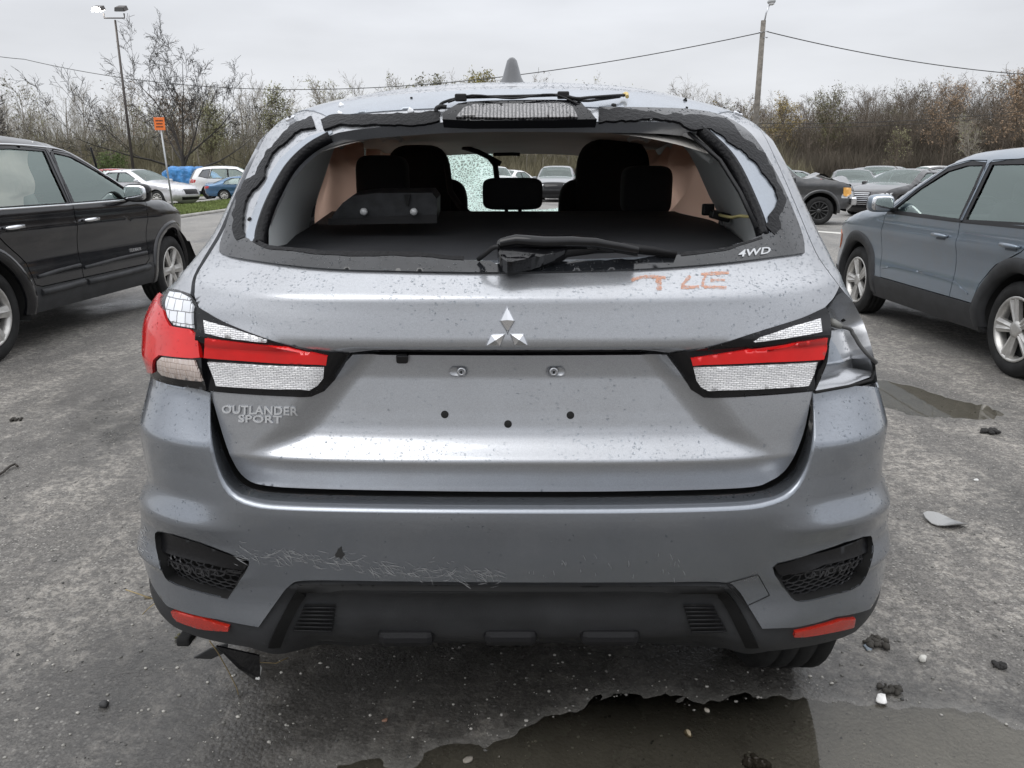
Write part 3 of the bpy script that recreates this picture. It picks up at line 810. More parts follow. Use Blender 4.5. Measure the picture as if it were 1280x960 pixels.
def brick_lens(name, c1, c2, mo, w_=.011, h_=.0036, ms=.0009):
    m = mat(name, c1, .12, 0, coat=1); n = m.node_tree; p = n.nodes['Principled BSDF']; t = n.nodes['Texture Coordinate']
    q = n.nodes.new('ShaderNodeMapping'); q.inputs['Rotation'].default_value = (PI / 2, 0, 0); n.links.new(t.outputs['Object'], q.inputs[0])
    nz = n.nodes.new('ShaderNodeTexNoise'); nz.inputs['Scale'].default_value = 60; n.links.new(q.outputs[0], nz.inputs['Vector'])
    va = n.nodes.new('ShaderNodeVectorMath'); va.operation = 'MULTIPLY_ADD'; va.inputs[1].default_value = (.004, .004, .004); n.links.new(nz.outputs['Color'], va.inputs[0]); n.links.new(q.outputs[0], va.inputs[2])
    b = n.nodes.new('ShaderNodeTexBrick'); b.inputs['Scale'].default_value = 1; b.inputs['Brick Width'].default_value = w_; b.inputs['Row Height'].default_value = h_; b.inputs['Mortar Size'].default_value = ms; b.inputs['Mortar Smooth'].default_value = .6
    b.inputs['Color1'].default_value = (*c1, 1); b.inputs['Color2'].default_value = (*c2, 1); b.inputs['Mortar'].default_value = (*mo, 1); n.links.new(va.outputs[0], b.inputs['Vector'])
    n.links.new(b.outputs['Color'], p.inputs['Base Color']); bu = n.nodes.new('ShaderNodeBump'); bu.inputs['Strength'].default_value = .8; bu.inputs['Distance'].default_value = .002; bu.invert = True; n.links.new(b.outputs['Fac'], bu.inputs['Height']); n.links.new(bu.outputs[0], p.inputs['Normal'])
    return m
M_CLEARL = brick_lens('clear_ribbed_lens', (.95, .95, .95), (.72, .72, .73), (.30, .30, .31), ms=.0006)
M_CLEARQ = brick_lens('clear_faceted_lens', (.62, .64, .67), (.78, .80, .84), (.18, .18, .19), .022, .022, .0012)
M_AMBERL = brick_lens('clear_amber_lens', (.72, .64, .60), (.55, .44, .38), (.22, .16, .13), .003, .012, .0005)

SAMPLES = []   # (P, T, N) of wet painted panels, for raindrops
def surf_panel(name, surf, polys, m, parent, sp=.009, off=0, skirt=.012, holes=(), sps=None, drops=True, smooth=True):
    """polys[0] outline in the domain, holes = indices of polys that are cut out"""
    V, T = cdt(polys, sp, sps=sps)
    c = V[T].mean(1); k = inpoly(c, polys[0])
    for h in holes: k &= ~inpoly(c, polys[h])
    T = T[k]; P = surf.ev(V[:, 0], V[:, 1]); N = surf.nrm(V[:, 0], V[:, 1])
    o = panel(name, P, T, m, parent, N=N, offset=off, skirt=skirt, smooth=smooth)
    if drops: SAMPLES.append((P + N * off, T, N))
    return o

def dom(surf, pts, off=0):
    """px list -> domain list; ('E', side, z) = point on the side edge"""
    out = []; q = [p for p in pts if p[0] != 'E']
    if q and abs(off) > .003: q = surf.comp(np.array(q, float), off)
    D = surf.inv(q) if len(q) else []
    i = 0
    for p in pts:
        if p[0] == 'E': out.append((p[1] * R(75) * KA, zb(p[2])))
        else: out.append(tuple(D[i])); i += 1
    return out

def strip(name, rows, m, parent, smooth=True, flip=False):
    """rows: list of (n,3) arrays joined by quads"""
    rows = [np.asarray(r) for r in rows]; n = len(rows[0]); P = np.concatenate(rows); F = []
    for j in range(len(rows) - 1):
        for i in range(n - 1):
            q = [j * n + i, j * n + i + 1, (j + 1) * n + i + 1, (j + 1) * n + i]
            F.append(q[::-1] if flip else q)
    return mobj(name, P, np.array(F), m, parent, smooth=smooth)

def rs(pts, n):
    """resample a polyline to n points by length"""
    P = np.asarray(pts, float); L = np.concatenate([[0], np.cumsum(np.linalg.norm(np.diff(P, axis=0), axis=1))])
    t = np.linspace(0, L[-1], n); return np.stack([np.interp(t, L, P[:, k]) for k in range(P.shape[1])], -1)

SM = smooth_line
# ---- outlines in photo pixels (each is unprojected on to the body surface)
crease = SM([(262,491),(261,550),(269,588),(284,617),(310,632),(355,638),(480,641),(640,642),(800,641.5),(925,638),(966,631),(992,618),(1011,588),(1019,552),(1017,491)], 5)
hatch_bot = SM([(263,489),(276,535),(289,572),(306,597),(333,607),(400,611),(520,613.5),(640,614.5),(780,614),(925,610),(963,601),(986,582),(1004,542),(1015,490)], 5)
trim_top = [(209,757.5),(272,774),(323,784)] + SM([(323,784),(345,753),(362,732),(385,725.6),(480,726.5),(640,728),(800,728),(899,727.5),(921,736),(937,760),(953,786)], 4)[1:] + [(996,784),(1045,771),(1088,761)]

# ---- bumper
bpoly = dom(SB, [('E', -1, .36), ('E', -1, .957)] + [(193.7, 474), (252, 487)] + crease + [(1060, 482), (1096, 469)] + [('E', 1, .97), ('E', 1, .60)] + trim_top[::-1])
# lower corner follows the paint / plastic line
bpoly[0] = (-R(75) * KA, zb(.60))
vent_l = [(194,669),(200,665),(207,664),(250,678),(299,697),(311,704),(305,718),(288,744),(280,747),(220,731),(207,724),(201,712)]
vent_r = [(966,707),(1000,697),(1079,671),(1088,671),(1090,680),(1090,698),(1075,731),(1040,744),(1004,752),(991,750),(980,735)]
vent_l = SM([(194,672),(203,665),(250,678),(299,697),(311,706),(288,743),(278,747),(220,731),(203,714)], 3, closed=True); vent_r = SM([(966,709),(1000,697),(1079,671),(1090,676),(1090,698),(1075,731),(1040,744),(1000,752),(984,740)], 3, closed=True)
vl, vr = dom(SB, vent_l), dom(SB, vent_r)
bumper = surf_panel('bumper', SB, [bpoly, vl, vr], M_PAINT_SHADED, ROOT, .011, 0, .003, holes=(1, 2))
# bumper shelf: from the crease inward to the gap round the tailgate
n_ = 90
ca = rs(crease, n_); hb = rs(hatch_bot, n_)
cent = np.array([640, 560.])
ins = lambda q, d: q + (q - cent) / np.linalg.norm(q - cent, axis=1)[:, None] * d
c0 = SB.at(ca, 0)
def shf(f, k): return SB.at(ca + (hb - ca) * f, k)
c1 = shf(.12, -.0022); c1a = shf(.25, -.0085); c1b = shf(.40, -.024); c2 = shf(.56, -.048); c3 = shf(.74, -.066); c4 = shf(1.02, -.11)
sh = strip('bumper_shelf', [c0, c1, c1a, c1b, c2, c3], M_PAINT_SHADED, bumper); strip('shelf_gap', [c3, c4], M_DARK, bumper)
SAMPLES.append((np.concatenate([c0, c2, c3]), np.array([(j * n_ + i, j * n_ + i + 1, (j + 1) * n_ + i + 1) for j in (0, 1) for i in range(n_ - 1)] + [(j * n_ + i, (j + 1) * n_ + i + 1, (j + 1) * n_ + i) for j in (0, 1) for i in range(n_ - 1)]), None))

def honeycomb(name, poly_px, surf, parent, pitch=.017, off=-.03, ang=0, skewy=.5):
    """hexagonal mesh grille filling a vent"""
    d = np.array(dom(surf, poly_px, off)); lo, hi = d.min(0), d.max(0); mb = MB()
    seen = set(); ca_, sa_ = math.cos(ang), math.sin(ang); cx, cy = (lo + hi) / 2
    nx = int((hi[0] - lo[0]) / pitch) + 6; ny = int((hi[1] - lo[1]) / (pitch * skewy)) + 8
    for j in range(-ny, ny):
        for i in range(-nx, nx):
            x = (i + (j % 2) * .5) * pitch; y = j * pitch * skewy
            z_ = pitch * skewy * .16
            pts = [(x - pitch * .5, y + z_), (x - pitch * .2, y - z_), (x + pitch * .2, y - z_), (x + pitch * .5, y + z_)]
            for a, b in ((pts[0], pts[1]), (pts[1], pts[2]), (pts[2], pts[3]), ((x, y - z_), (x, y - pitch * skewy + z_))):
                if b == pts[1] or True:
                    q = [(cx + p[0] * ca_ - p[1] * sa_, cy + p[0] * sa_ + p[1] * ca_) for p in (a, b)]
                    mid = np.array([((q[0][0] + q[1][0]) / 2, (q[0][1] + q[1][1]) / 2)])
                    if inpoly(mid, d)[0]:
                        P = surf.ev(np.array([q[0][0], q[1][0]]), np.array([q[0][1], q[1][1]])) + surf.nrm(np.array([q[0][0], q[1][0]]), np.array([q[0][1], q[1][1]])) * off
                        mb.tube([P[0], P[1]], .0021, 4, caps=False, smooth=False)
    return mb.build(name, mat('grille_plastic', (.028, .028, .03), .35, spec=.5), parent)

for poly_px, sg in ((vent_l, -1), (vent_r, 1)):
    pl = dom(SB, poly_px)
    vn = surf_panel('corner_vent', SB, [pl], M_DARK, bumper, .03, -.045, .0, drops=False)
    d = np.array(pl + [pl[0]]); e0 = SB.ev(d[:, 0], d[:, 1]); nn = SB.nrm(d[:, 0], d[:, 1])
    strip('vent_rim', [e0 + nn * .001, e0 - nn * .022, e0 - nn * .045], M_DARK, bumper, smooth=False)
    if sg < 0:
        brow = [(195,669),(207,665),(250,679),(299,698),(310,705),(305,713),(262,705),(232,698),(200,688)]
        net = [(197,688),(232,698),(262,705),(306,713),(288,743),(280,746),(220,730),(203,712)]
    else:
        brow = [(967,707),(1000,698),(1079,672),(1088,672),(1089,688),(1078,693),(1030,706),(974,719)]
        net = [(974,719),(1030,706),(1078,693),(1089,688),(1089,698),(1074,730),(1040,743),(1004,751),(991,749)]
    surf_panel('vent_brow', SB, [dom(SB, brow, -.012)], mat('satin_black', (.008, .008, .009), .30, spec=.35, bump=(90, .3, .003)), bumper, .012, -.012, .02, drops=False)
    honeycomb('vent_mesh', net, SB, bumper, .026, -.026, R(-12) if sg < 0 else R(12), .36)

# ---- lower plastic trim
def trim_disp(X, Z):
    b_ = bump_disp(X, Z)
    d = np.interp(Z, [.24, .38, .45, .505, .52, .536, .552, .575, .588, .62], [.12, .045, .022, .012, .004, -.006, .012, .028, .026, .0])
    m = 1 - smst(.44, .56, np.abs(X + .004))
    return d * m + .004 * (1 - m) + b_
ST = Surf(trim_disp)
tp = dom(ST, [('E', -1, .60)] + trim_top + [('E', 1, .60), ('E', 1, .545), (1071,791),(1030,806),(962,816),(905,812),(850,815),(800,805),(722,803),(640,803),(500,803),(440,812),(368,816),(310,811),(254,800),(216,785), (200,770), ('E', -1, .545)])
trim = surf_panel('lower_bumper_trim', ST, [tp], M_GREYPL, ROOT, .011, -.004, .05)
# black groove above the grey lip
gv_o = SM([(335,808),(350,775),(372,738),(395,731),(640,732.5),(880,733),(905,738),(925,762),(948,808)], 4)
gv_i = SM([(350,808),(362,780),(382,745),(398,738.5),(640,740),(876,740),(897,745),(912,768),(932,808)], 4)
surf_panel('trim_groove', ST, [dom(ST, gv_o + gv_i[::-1])], mat('groove_black', (.006, .006, .006), .6, spec=.2), trim, .006, .0045, .006, drops=False)
for vx in ([(381,756),(419,756),(415,790),(366,789)], [(854,756),(891,756),(909,790),(865,791)]):
    pl = dom(ST, vx); surf_panel('trim_vent', ST, [pl], M_DARK, trim, .012, -.0015, .0, drops=False)
    vx = np.array(vx, float); mb = MB()
    for k in range(7):
        t = (k + .5) / 7; a = vx[0] + (vx[3] - vx[0]) * t; b = vx[1] + (vx[2] - vx[1]) * t
        P = ST.at(np.array([a + (b - a) * s_ for s_ in (0, .5, 1)]), .003); mb.tube([P[0], P[1], P[2]], .0028, 5)
    mb.build('vent_slats', M_BLACKPL, trim)
for x0, x1 in ((467, 546), (600, 676), (722, 805)):
    mb = MB(); P = ST.at([(x0 + 14, 789), (x1 - 14, 789)], 0); y0 = min(P[0][1], P[1][1]); xa, xb_ = P[0][0], P[1][0]
    z1 = float(P[0][2]); w_ = .018
    pr = [(xa - w_, z1 - .05), (xa, z1 + .004), (xb_, z1 + .004), (xb_ + w_, z1 - .05)]
    V = [(x, y0 - .012, z) for x, z in pr] + [(x, y0 + .05, z) for x, z in pr]
    q = [(xa + .004, z1 - .006), (xb_ - .004, z1 - .006)]
    mb.box(((xa + xb_) / 2, y0 + .022, z1 - .020), (xb_ - xa + 2 * w_, .05, .044), bev=.016)
    mb.build('diffuser_rib', M_BLACKPL, trim)
for rp in ([(215,763),(222,763),(252,771),(287,782),(286,788),(250,785),(222,775),(217,769)], [(1068,772),(1066,783),(1040,789),(1005,795),(992,795),(993,789),(1020,783),(1050,774)]):
    surf_panel('reflector', ST, [dom(ST, rp)], M_REDR, trim, .006, .004, .012, drops=False)
tw = [(908,729),(947.5,718),(962,744),(933,757.5)]
cut = rs(np.array(tw + [tw[0]], float), 60); P = SB.at(cut, .0006)
mb = MB(); mb.tube([Vector(p) for p in P], .0011, 4, caps=False); mb.build('tow_cover_seam', M_DARK, bumper)

# ---- tailgate
seamR = [(1049,358),(1034,338),(1019,315),(1000,270),(977.5,217.5),(955,170),(930,137)]
seamL = [(330,138),(303,170),(284,217),(262,270),(245,315),(238,340),(240,367)]
seamL = [(352,138),(331,172),(306,225),(281,285),(262,318),(246,345),(243,368)]
lampTL = SM([(249,384),(284,404),(340,425),(390,437),(437,441)], 3)
lampTR = SM([(837,441),(890,432),(955,412),(1000,398),(1031,384)], 3)
topE = SM([(352,138),(389,131),(437,123),(486,116),(560,110),(640,107.5),(720,108.5),(790,112),(850,119),(902,127),(930,137)], 3)
up = lampTL + lampTR[0:] + SM([(1031,384),(1042,372),(1049,358)], 2)[1:] + SM(seamR, 3)[1:] + topE[::-1][1:] + SM(seamL, 3)[1:]
hole_ = SM([(321,309),(324,285),(336,251),(359,210),(385,184),(411,170),(445,162),(550,153),(640,151),(745,152),(835,153),(878,163),(917,202),(947,262),(958,292),(952,302),(905,315),(850,322),(745,327),(640,329),(520,327),(404,322),(345,316)], 2, closed=True)
upd, hod = dom(SH, up), dom(SH, hole_)
gate = surf_panel('tailgate', SH, [upd, hod], M_PAINT, ROOT, .010, 0, .03, holes=(1,))
lowp = SM([(441,443.5),(640,444.5),(833,443.5)], 6) + [(847,462),(862,484),(880,496),(1017,489)] + hatch_bot[::-1][1:] + [(263,489),(389,495),(402,488),(420,466)]
gate_low = surf_panel('tailgate_lower_panel', SH, [dom(SH, lowp)], M_PAINT, gate, .0062, 0, .03)
lip = SH.at(SM([(437,441.5),(640,442.5),(837,441.5)], 12), 0)
strip('lip_underside', [lip, lip + np.array([0, .045, -.004])], M_DARK, gate)
inner = strip('window_flange', [SH.at(rs(hole_ + [hole_[0]], 120), 0), SH.at(rs(hole_ + [hole_[0]], 120), 0) + np.array([0, .05, 0])], M_PRIMER, gate)
# lighter bare frame inside the broken glass line: painted body colour ledge
led = SM([(322,309),(325,285),(337,251),(359,210),(384,185),(410,171),(415,164),(385,172),(350,200),(327,240),(312,280),(306,303)], 2)
surf_panel('bare_frame', SH, [dom(SH, led)], M_PRIMER, gate, .012, .002, .002, drops=False)
led = SM([(880,163),(917,202),(946,262),(956,294),(968,290),(974,262),(960,225),(936,190),(905,163)], 2)
surf_panel('bare_frame', SH, [dom(SH, led)], M_PRIMER, gate, .012, .002, .002, drops=False)
topf = [(372,140),(437,127),(540,116),(640,112),(740,114),(850,123),(915,138),(890,146),(745,135),(640,133),(550,136),(410,147)]
surf_panel('bare_frame', SH, [dom(SH, topf)], M_PRIMER, gate, .014, .002, .003, drops=False)

rnd = random.Random(5)
def ragged(pts, amp, n=6, big=2.2):
    P = rs(np.array(pts, float), len(pts) * n); out = []
    for i, p in enumerate(P):
        t = P[min(i + 1, len(P) - 1)] - P[max(i - 1, 0)]; t = t / (np.linalg.norm(t) + 1e-9); nn = np.array([-t[1], t[0]])
        a = rnd.uniform(-amp, amp) + (rnd.random() < .07) * rnd.uniform(-big, big) * amp + 1.1 * amp * math.sin(i * .23 + 2.1 * math.sin(i * .11)) * rnd.random()
        out.append(tuple(p + nn * a))
    return out
gl_out = SM([(276,317),(299,324),(385,335.6),(482,340.5),(640,342.5),(790,338.5),(902,330.5),(1004,317.5)], 3) + SM([(1004,317.5),(1002,298),(990,265),(970,221),(940,172),(905,148),(865,139),(800,136.5),(748,136)], 3)[1:]
gl_in = ragged([(748,147),(827,149),(880,155),(899,160),(921,173),(936,191),(955,214),(970,233),(976,251),(970,270),(970,285),(951,295.5)], 1.6) + ragged([(951,296),(932,304),(902,313),(850,319),(780,326),(640,331),(572,326),(512,319.5),(452,319),(404,319),(336,312.5),(318,304)], 1.1) 
gl_l = ragged([(318,304),(305,297),(297,285),(296,270),(300,255),(306,243)], 1.5)
gl_lo = SM([(303,238),(293,258),(284,285),(277,305),(276,317)], 2)
band = surf_panel('glass_remnant', SH, [dom(SH, gl_out + gl_in + gl_l + gl_lo[:-1])], M_BAND, gate, .010, .005, .006)
def gluestrip(a, w, amp, off=.006):
    a = rs(np.array(a, float), len(a) * 8); t = np.gradient(a, axis=0); t /= np.linalg.norm(t, axis=1)[:, None]; nn = np.stack([-t[:, 1], t[:, 0]], -1)
    def jag():
        k = len(a); t_ = np.arange(k); o = np.zeros(k)
        for st, am in ((9, .9), (3.7, .45), (1.6, .2)):
            m_ = int(k / st) + 3; o += am * np.interp(t_ / st + rnd.random(), range(m_), [rnd.uniform(-.5, 1) ** 3 if False else rnd.uniform(-.3, 1) for _ in range(m_)])
        return o * amp
    ju, jv = jag(), jag()
    u = [tuple(p + q * (w / 2 + j)) for p, q, j in zip(a, nn, ju)]; v = [tuple(p - q * (w / 2 + j)) for p, q, j in zip(a, nn, jv)]
    return surf_panel('glue_bead', SH, [dom(SH, u + v[::-1])], M_GLUE, gate, .008, off, .006, drops=False)
gluestrip([(304,300),(298,285),(298,268),(303,250),(312,236),(324,222),(328,208),(345,186),(362,170),(374,158),(392,152)], 5, 6)
gluestrip([(404,158),(425,152),(460,151),(500,150),(550,148)], 9, 5, .007)
gluestrip([(748,147),(800,147),(850,150),(890,158),(912,166),(930,182),(942,196),(958,216),(970,236),(975,252),(970,268),(969,284),(962,291)], 6, 8)
gluestrip([(951,299),(905,314),(850,320)], 2, 2)
gluestrip([(318,303),(336,311),(404,318),(460,319),(520,321),(580,325)], 2, 3)
# black rubber at the edge of the opening
o_ = SH.at(rs(SM([(325,307),(328,285),(340,251),(362,211),(387,186),(413,171)], 5), 40), -.006)
mb = MB(); mb.tube([Vector(p) for p in o_], .014, 6); mb.build('window_seal', M_GLUE, gate)
o_ = SH.at(rs(SM([(876,163),(914,202),(943,262),(954,296)], 5), 40), -.006)
mb = MB(); mb.tube([Vector(p) for p in o_], .014, 6); mb.build('window_seal', M_GLUE, gate)

# ---- quarter panels, roof
q = dom(SB, SM([(238,368),(222,363),(208,361)], 2) + [('E', -1, 1.13), ('E', -1, 1.25), ('E', -1, 1.40), ('E', -1, 1.52), ('E', -1, 1.60)]) + dom(SB, SM([(343,137),(325,172),(301,225),(276,285),(257,318),(242,345),(238,366)], 3))
# keep a hair of a gap to the tailgate
qp = surf_panel('quarter_panel', SB, [q], M_PAINT, ROOT, .012, 0, .02)
q = dom(SB, SM(seamR, 3)[::-1]) 
q = [(a + .006, b) for a, b in q] + dom(SB, [(1054,360),(1062,372),('E', 1, 1.12), ('E', 1, 1.25), ('E', 1, 1.40), ('E', 1, 1.52), ('E', 1, 1.60)][0:7])
q = [(a + .006, b) for a, b in dom(SB, SM(seamR, 3))] + [(R(75) * KA, zb(1.60)), (R(75) * KA, zb(1.52)), (R(75) * KA, zb(1.40)), (R(75) * KA, zb(1.25)), (R(75) * KA, zb(1.13))] + dom(SB, [(1066,378),(1056,366)])
surf_panel('quarter_panel', SB, [q], M_PAINT, ROOT, .012, 0, .02)
te = rs(np.array(topE), 60); te0 = SH.at(te, -.001); TE0 = te0
rows_ = [te0 + np.array([0, .004, 0])]
eu = 1 - np.abs(np.linspace(-1, 1, 60)) ** 3
for dy, dz in ((.03, .010), (.08, .018)):
    r_ = te0.copy(); r_[:, 1] += dy; r_[:, 2] += dz * eu; rows_.append(r_)
for yy, zz in ((2.12, 1.612), (2.4, 1.622), (2.9, 1.628), (3.4, 1.612), (3.85, 1.565)):
    r_ = te0.copy(); r_[:, 0] = np.linspace(-.640, .668, 60); r_[:, 1] = yy + .10 * np.abs(np.linspace(-1, 1, 60)) ** 2; r_[:, 2] = zz - .085 * np.abs(np.linspace(-1, 1, 60)) ** 2.6
    if yy < 2.2: r_ = r_ * .6 + rows_[-1] * .4
    r_[:, 2] = np.minimum(r_[:, 2], 1.4 + (rows_[0][:, 2] - 1.4) * r_[:, 1] / rows_[0][:, 1] * .995 + .03 * eu)
    rows_.append(r_)
roof = strip('roof', rows_, M_PAINT, ROOT, flip=True)
SAMPLES.append((np.concatenate(rows_[:4]), np.array([(j * 60 + i, j * 60 + i + 1, (j + 1) * 60 + i + 1) for j in range(3) for i in range(59)]), None))

# ---- tail lamps
def lamp(name, poly, m, surf, off, parent, sp=.008, skirt=.012):
    return surf_panel(name, surf, [dom(surf, poly, off)], m, parent, sp, off, skirt, drops=name in ('red_lens', 'tail_light'))
# left outer lamp on the body
ol = [(210,360),(222,363),(239,367),(251,389),(252,440),(253,486),(194,474)]
pol = dom(SB, SM([(208,360),(222,362.5),(238,367.5)], 2) + [(246,378),(251,389),(252,440),(259,488),(193.7,474)]) + [(-R(75) * KA, zb(.96)), (-R(75) * KA, zb(1.13))]
lo = surf_panel('tail_light', SB, [pol], M_GLOSSB, ROOT, .009, .002, .02)
pol = dom(SB, [(203,370),(208,389),(216,408),(241,412),(251,421),(253,447),(243,448),(203,444),(196,450),(195,465),(188,466)]) + [(-R(75) * KA, zb(.97)), (-R(75) * KA, zb(1.12))]
surf_panel('red_lens', SB, [pol], M_REDL, lo, .008, .008, .01)
lamp('turn_lens', [(212,364),(226,366),(236,371),(240.6,382),(240.6,410),(217,406),(210,397),(207,385)], M_CLEARQ, SB, .008, lo)
lamp('reversing_lens', [(196,452),(202,446.5),(242.5,450),(248,466),(252,477),(222,474),(202,469.5),(197,464)], M_AMBERL, SB, .007, lo)
# left inner lamp on the tailgate
li = lamp('tail_light', lampTL + [(430,455),(418,474),(405,488),(389,495),(261,488.5),(250,455),(248,410)], M_GLOSSB, SH, .003, ROOT)
lamp('brake_lens', [(256,423),(300,429),(360,438),(409,446),(407.5,457),(360,455),(300,451),(254.5,447.5)], M_REDL, SH, .010, li)
lamp('clear_lens', [(254,400),(290,410),(332,424),(332,428.5),(300,425),(256,418)], M_CLEARL, SH, .009, li, skirt=.006)
lamp('clear_lens', [(259,453),(300,455),(360,458),(405,460.5),(404,473),(397,482),(387,488),(340,486.5),(270,482.5)], M_CLEARL, SH, .009, li, skirt=.006)
ri = lamp('tail_light', lampTR + [(1036,395),(1037,422),(1033,452),(1018,488),(945,493),(880,496),(864,486),(850,462)], M_GLOSSB, SH, .003, ROOT)
lamp('brake_lens', [(864,449),(930,438),(1000,428),(1035,422.5),(1034,436),(1030,449.5),(960,453),(866,457.5)], M_REDL, SH, .010, ri)
lamp('clear_lens', [(944,428),(952,421),(990,408),(1026,397.5),(1028,415),(990,421)], M_CLEARL, SH, .009, ri, skirt=.006)
lamp('clear_lens', [(867,460.5),(930,457.5),(1022,452.5),(1018,468),(1011,482.5),(940,487),(886,489),(876,484),(870.6,476)], M_CLEARL, SH, .009, ri, skirt=.006)

# ---- the socket where the right outer lamp is missing
sock = SM([(1036,388),(1046,370),(1056,366),(1066,378),(1080,405),(1091,440),(1096,467)], 3)
sp_ = dom(SB, sock + [(1060,481),(1019,489),(1033,452),(1037,420)]); sp_[:0] = []
A_ = np.array(sp_); ext = A_.copy()
sk = surf_panel('lamp_socket', SB, [[tuple(p) for p in np.array(dom(SB, sock + [(1060,481),(1019,489)] + [(1026,452),(1024,420),(1028,395)]))]], M_PAINT, ROOT, .010, -.045, .0, drops=True)
dd = np.array(dom(SB, sock[::-1]))
e0 = SB.ev(dd[:, 0], dd[:, 1]); nn = SB.nrm(dd[:, 0], dd[:, 1])
strip('socket_wall', [e0, e0 - nn * .022 , e0 - nn * .047], M_PAINT, sk)
dd = np.array(dom(SB, rs([(1098,467),(1060,481),(1019,489)], 14)))
e0 = SB.ev(dd[:, 0], dd[:, 1]); nn = SB.nrm(dd[:, 0], dd[:, 1])
strip('socket_ledge', [e0 + nn * .001, e0 - nn * .010 + np.array([0, 0, .012]), e0 - nn * .045 + np.array([0, 0, .02])], M_PAINT, sk)
strip('socket_wall', [SB.at(rs([(1036,388),(1037,420),(1033,452),(1018,488)], 12), .0), SB.at(rs([(1036,388),(1037,420),(1033,452),(1018,488)], 12), -.05, raw=True)], M_DARK, sk, flip=True)
surf_panel('socket_opening', SB, [dom(SB, SM([(1037,398),(1046,397),(1048,410),(1044,420),(1037,421)], 2, closed=True))], M_DARK, sk, .01, -.0435, 0, drops=False)
# pressed ribs in the pocket
surf_panel('pressed_rib', SB, [dom(SB, SM([(1046,425),(1058,418),(1072,440),(1078,462),(1050,470),(1040,462)], 2, closed=True))], M_PRIMER, sk, .01, -.038, .02)
surf_panel('seal_patch', SB, [dom(SB, SM([(1048,380),(1056,371),(1066,388),(1071,404),(1060,402),(1052,392)], 2, closed=True))], mat('bare_dark_metal', (.10, .105, .11), .4, .5), sk, .01, -.040, .01)
mb = MB(); P = SB.at([(1063,396)], -.038)[0]; nb = Vector(SB.nrm(*[np.array([v]) for v in SB.inv([(1063,396)])[0]])[0])
mb.lathe([(.0, .008), (.006, .008), (.007, .004), (.007, 0)], 12, Matrix.Translation(P) @ nb.to_track_quat('Z', 'Y').to_matrix().to_4x4()); mb.build('bolt', M_DARK, sk)
wp = [(1036,401),(1042,404),(1050,407),(1060,411),(1068,420),(1075,432),(1086,445),(1095,453),(1097,460)]
wo_ = [-.03, -.012, -.004, .002, .004, .006, .012, .010, -.01]
W3 = [Vector(SB.at([p], o)[0]) for p, o in zip(SM(wp, 3), np.interp(np.linspace(0, 8, 25), range(9), wo_))]
mb = MB(); mb.tube(W3, .0042, 7); mb.build('loose_cable', mat('grey_cable', (.06, .06, .06), .5), sk)
mb = MB(); mb.tube([W3[1], W3[3], W3[7]], [.009, .009, .006], 8); mb.build('cable_connector', mat('grey_connector', (.16, .16, .15), .5), sk)
e_ = SB.at(rs([(1018,490),(1060,482.5),(1088,475),(1092,460),(1089,450)], 24), .002)
mb = MB(); mb.tube([Vector(p) for p in e_], .0035, 5); mb.build('torn_edge', M_DARK, sk)

# ---- small fittings on the tailgate
mb = MB(); P = SH.at([(503,449)], .006)[0]
mb.box(P + np.array([0, .004, .002]), (.024, .028, .020), bev=.005); mb.build('reversing_camera', M_GLOSSB, gate)
def frame_at(surf, px, py, off=0):
    D = surf.inv([(px, py)])[0]; P = Vector(surf.ev(*[np.array([v]) for v in D])[0]); N = Vector(surf.nrm(*[np.array([v]) for v in D])[0])
    X = Vector((1, 0, 0)); X = (X - N * X.dot(N)).normalized(); U = N.cross(X)
    if U.z < 0: U = -U
    return Matrix(((X.x, U.x, N.x, P.x + N.x * off), (X.y, U.y, N.y, P.y + N.y * off), (X.z, U.z, N.z, P.z + N.z * off), (0, 0, 0, 1)))
for x, y in ((577, 464), (692, 464)):
    Mx = frame_at(SH, x, y, .001); mb = MB()
    V = []; nseg = 28
    for rr, h in ((1.0, 0.0), (.82, -.0035), (0.0, -.0035)):
        for k in range(nseg):
            a = 2 * PI * k / nseg; cx = .008 if math.cos(a) > 0 else -.008
            V.append(Mx @ Vector(((math.cos(a) * .011 * rr + cx * max(rr, .2)) - (.006 if x < 640 else -.004), math.sin(a) * .0105 * rr, h + .0035)))
    mb.add(V, [(i * nseg + k, i * nseg + (k + 1) % nseg, (i + 1) * nseg + (k + 1) % nseg, (i + 1) * nseg + k) for i in range(2) for k in range(nseg)], True)
    mb.build('screw_boss', M_PAINT, gate)
    mb = MB(); mb.lathe([(.0095, 0), (.0095, .003), (.007, .0045), (.0045, .0045), (.0045, .001), (0, .001)], 18, Mx @ Matrix.Translation((0, 0, .001))); mb.build('plate_screw', M_STEEL, gate)
    mb = MB(); mb.lathe([(.0028, .0075), (0, .0075)], 10, Mx); mb.build('screw_head', M_DARK, gate)
for x, y in ((556, 518), (713, 519), (635, 530)):
    mb = MB(); Mx = frame_at(SH, x, y, .0012); mb.lathe([(.0078, 0), (.0074, .0006), (0, .0004)], 18, Mx); mb.build('plate_hole', M_DARK, gate)
# three-diamond emblem
mb = MB()
def diamond(pts, h=.006):
    c = np.mean(pts, 0); base = SH.at(pts, .001); mid = SH.at([c], .012)[0]; sh_ = .82
    top = SH.at([c + (np.array(p) - c) * sh_ for p in pts], .0045)
    V = list(base) + list(top) + [mid]; n = len(pts)
    mb.add(V, [(i, (i + 1) % n, n + (i + 1) % n, n + i) for i in range(n)] + [(n + i, n + (i + 1) % n, 2 * n) for i in range(n)])
diamond([(634,381),(624.5,401),(634.5,417),(644,401)])
diamond([(606,433.5),(613,417.5),(632,416.8),(626,433.5)])
diamond([(661.5,433),(655,416.8),(637,416.8),(642.5,433.5)])
mb.build('emblem', M_CHROME, gate)

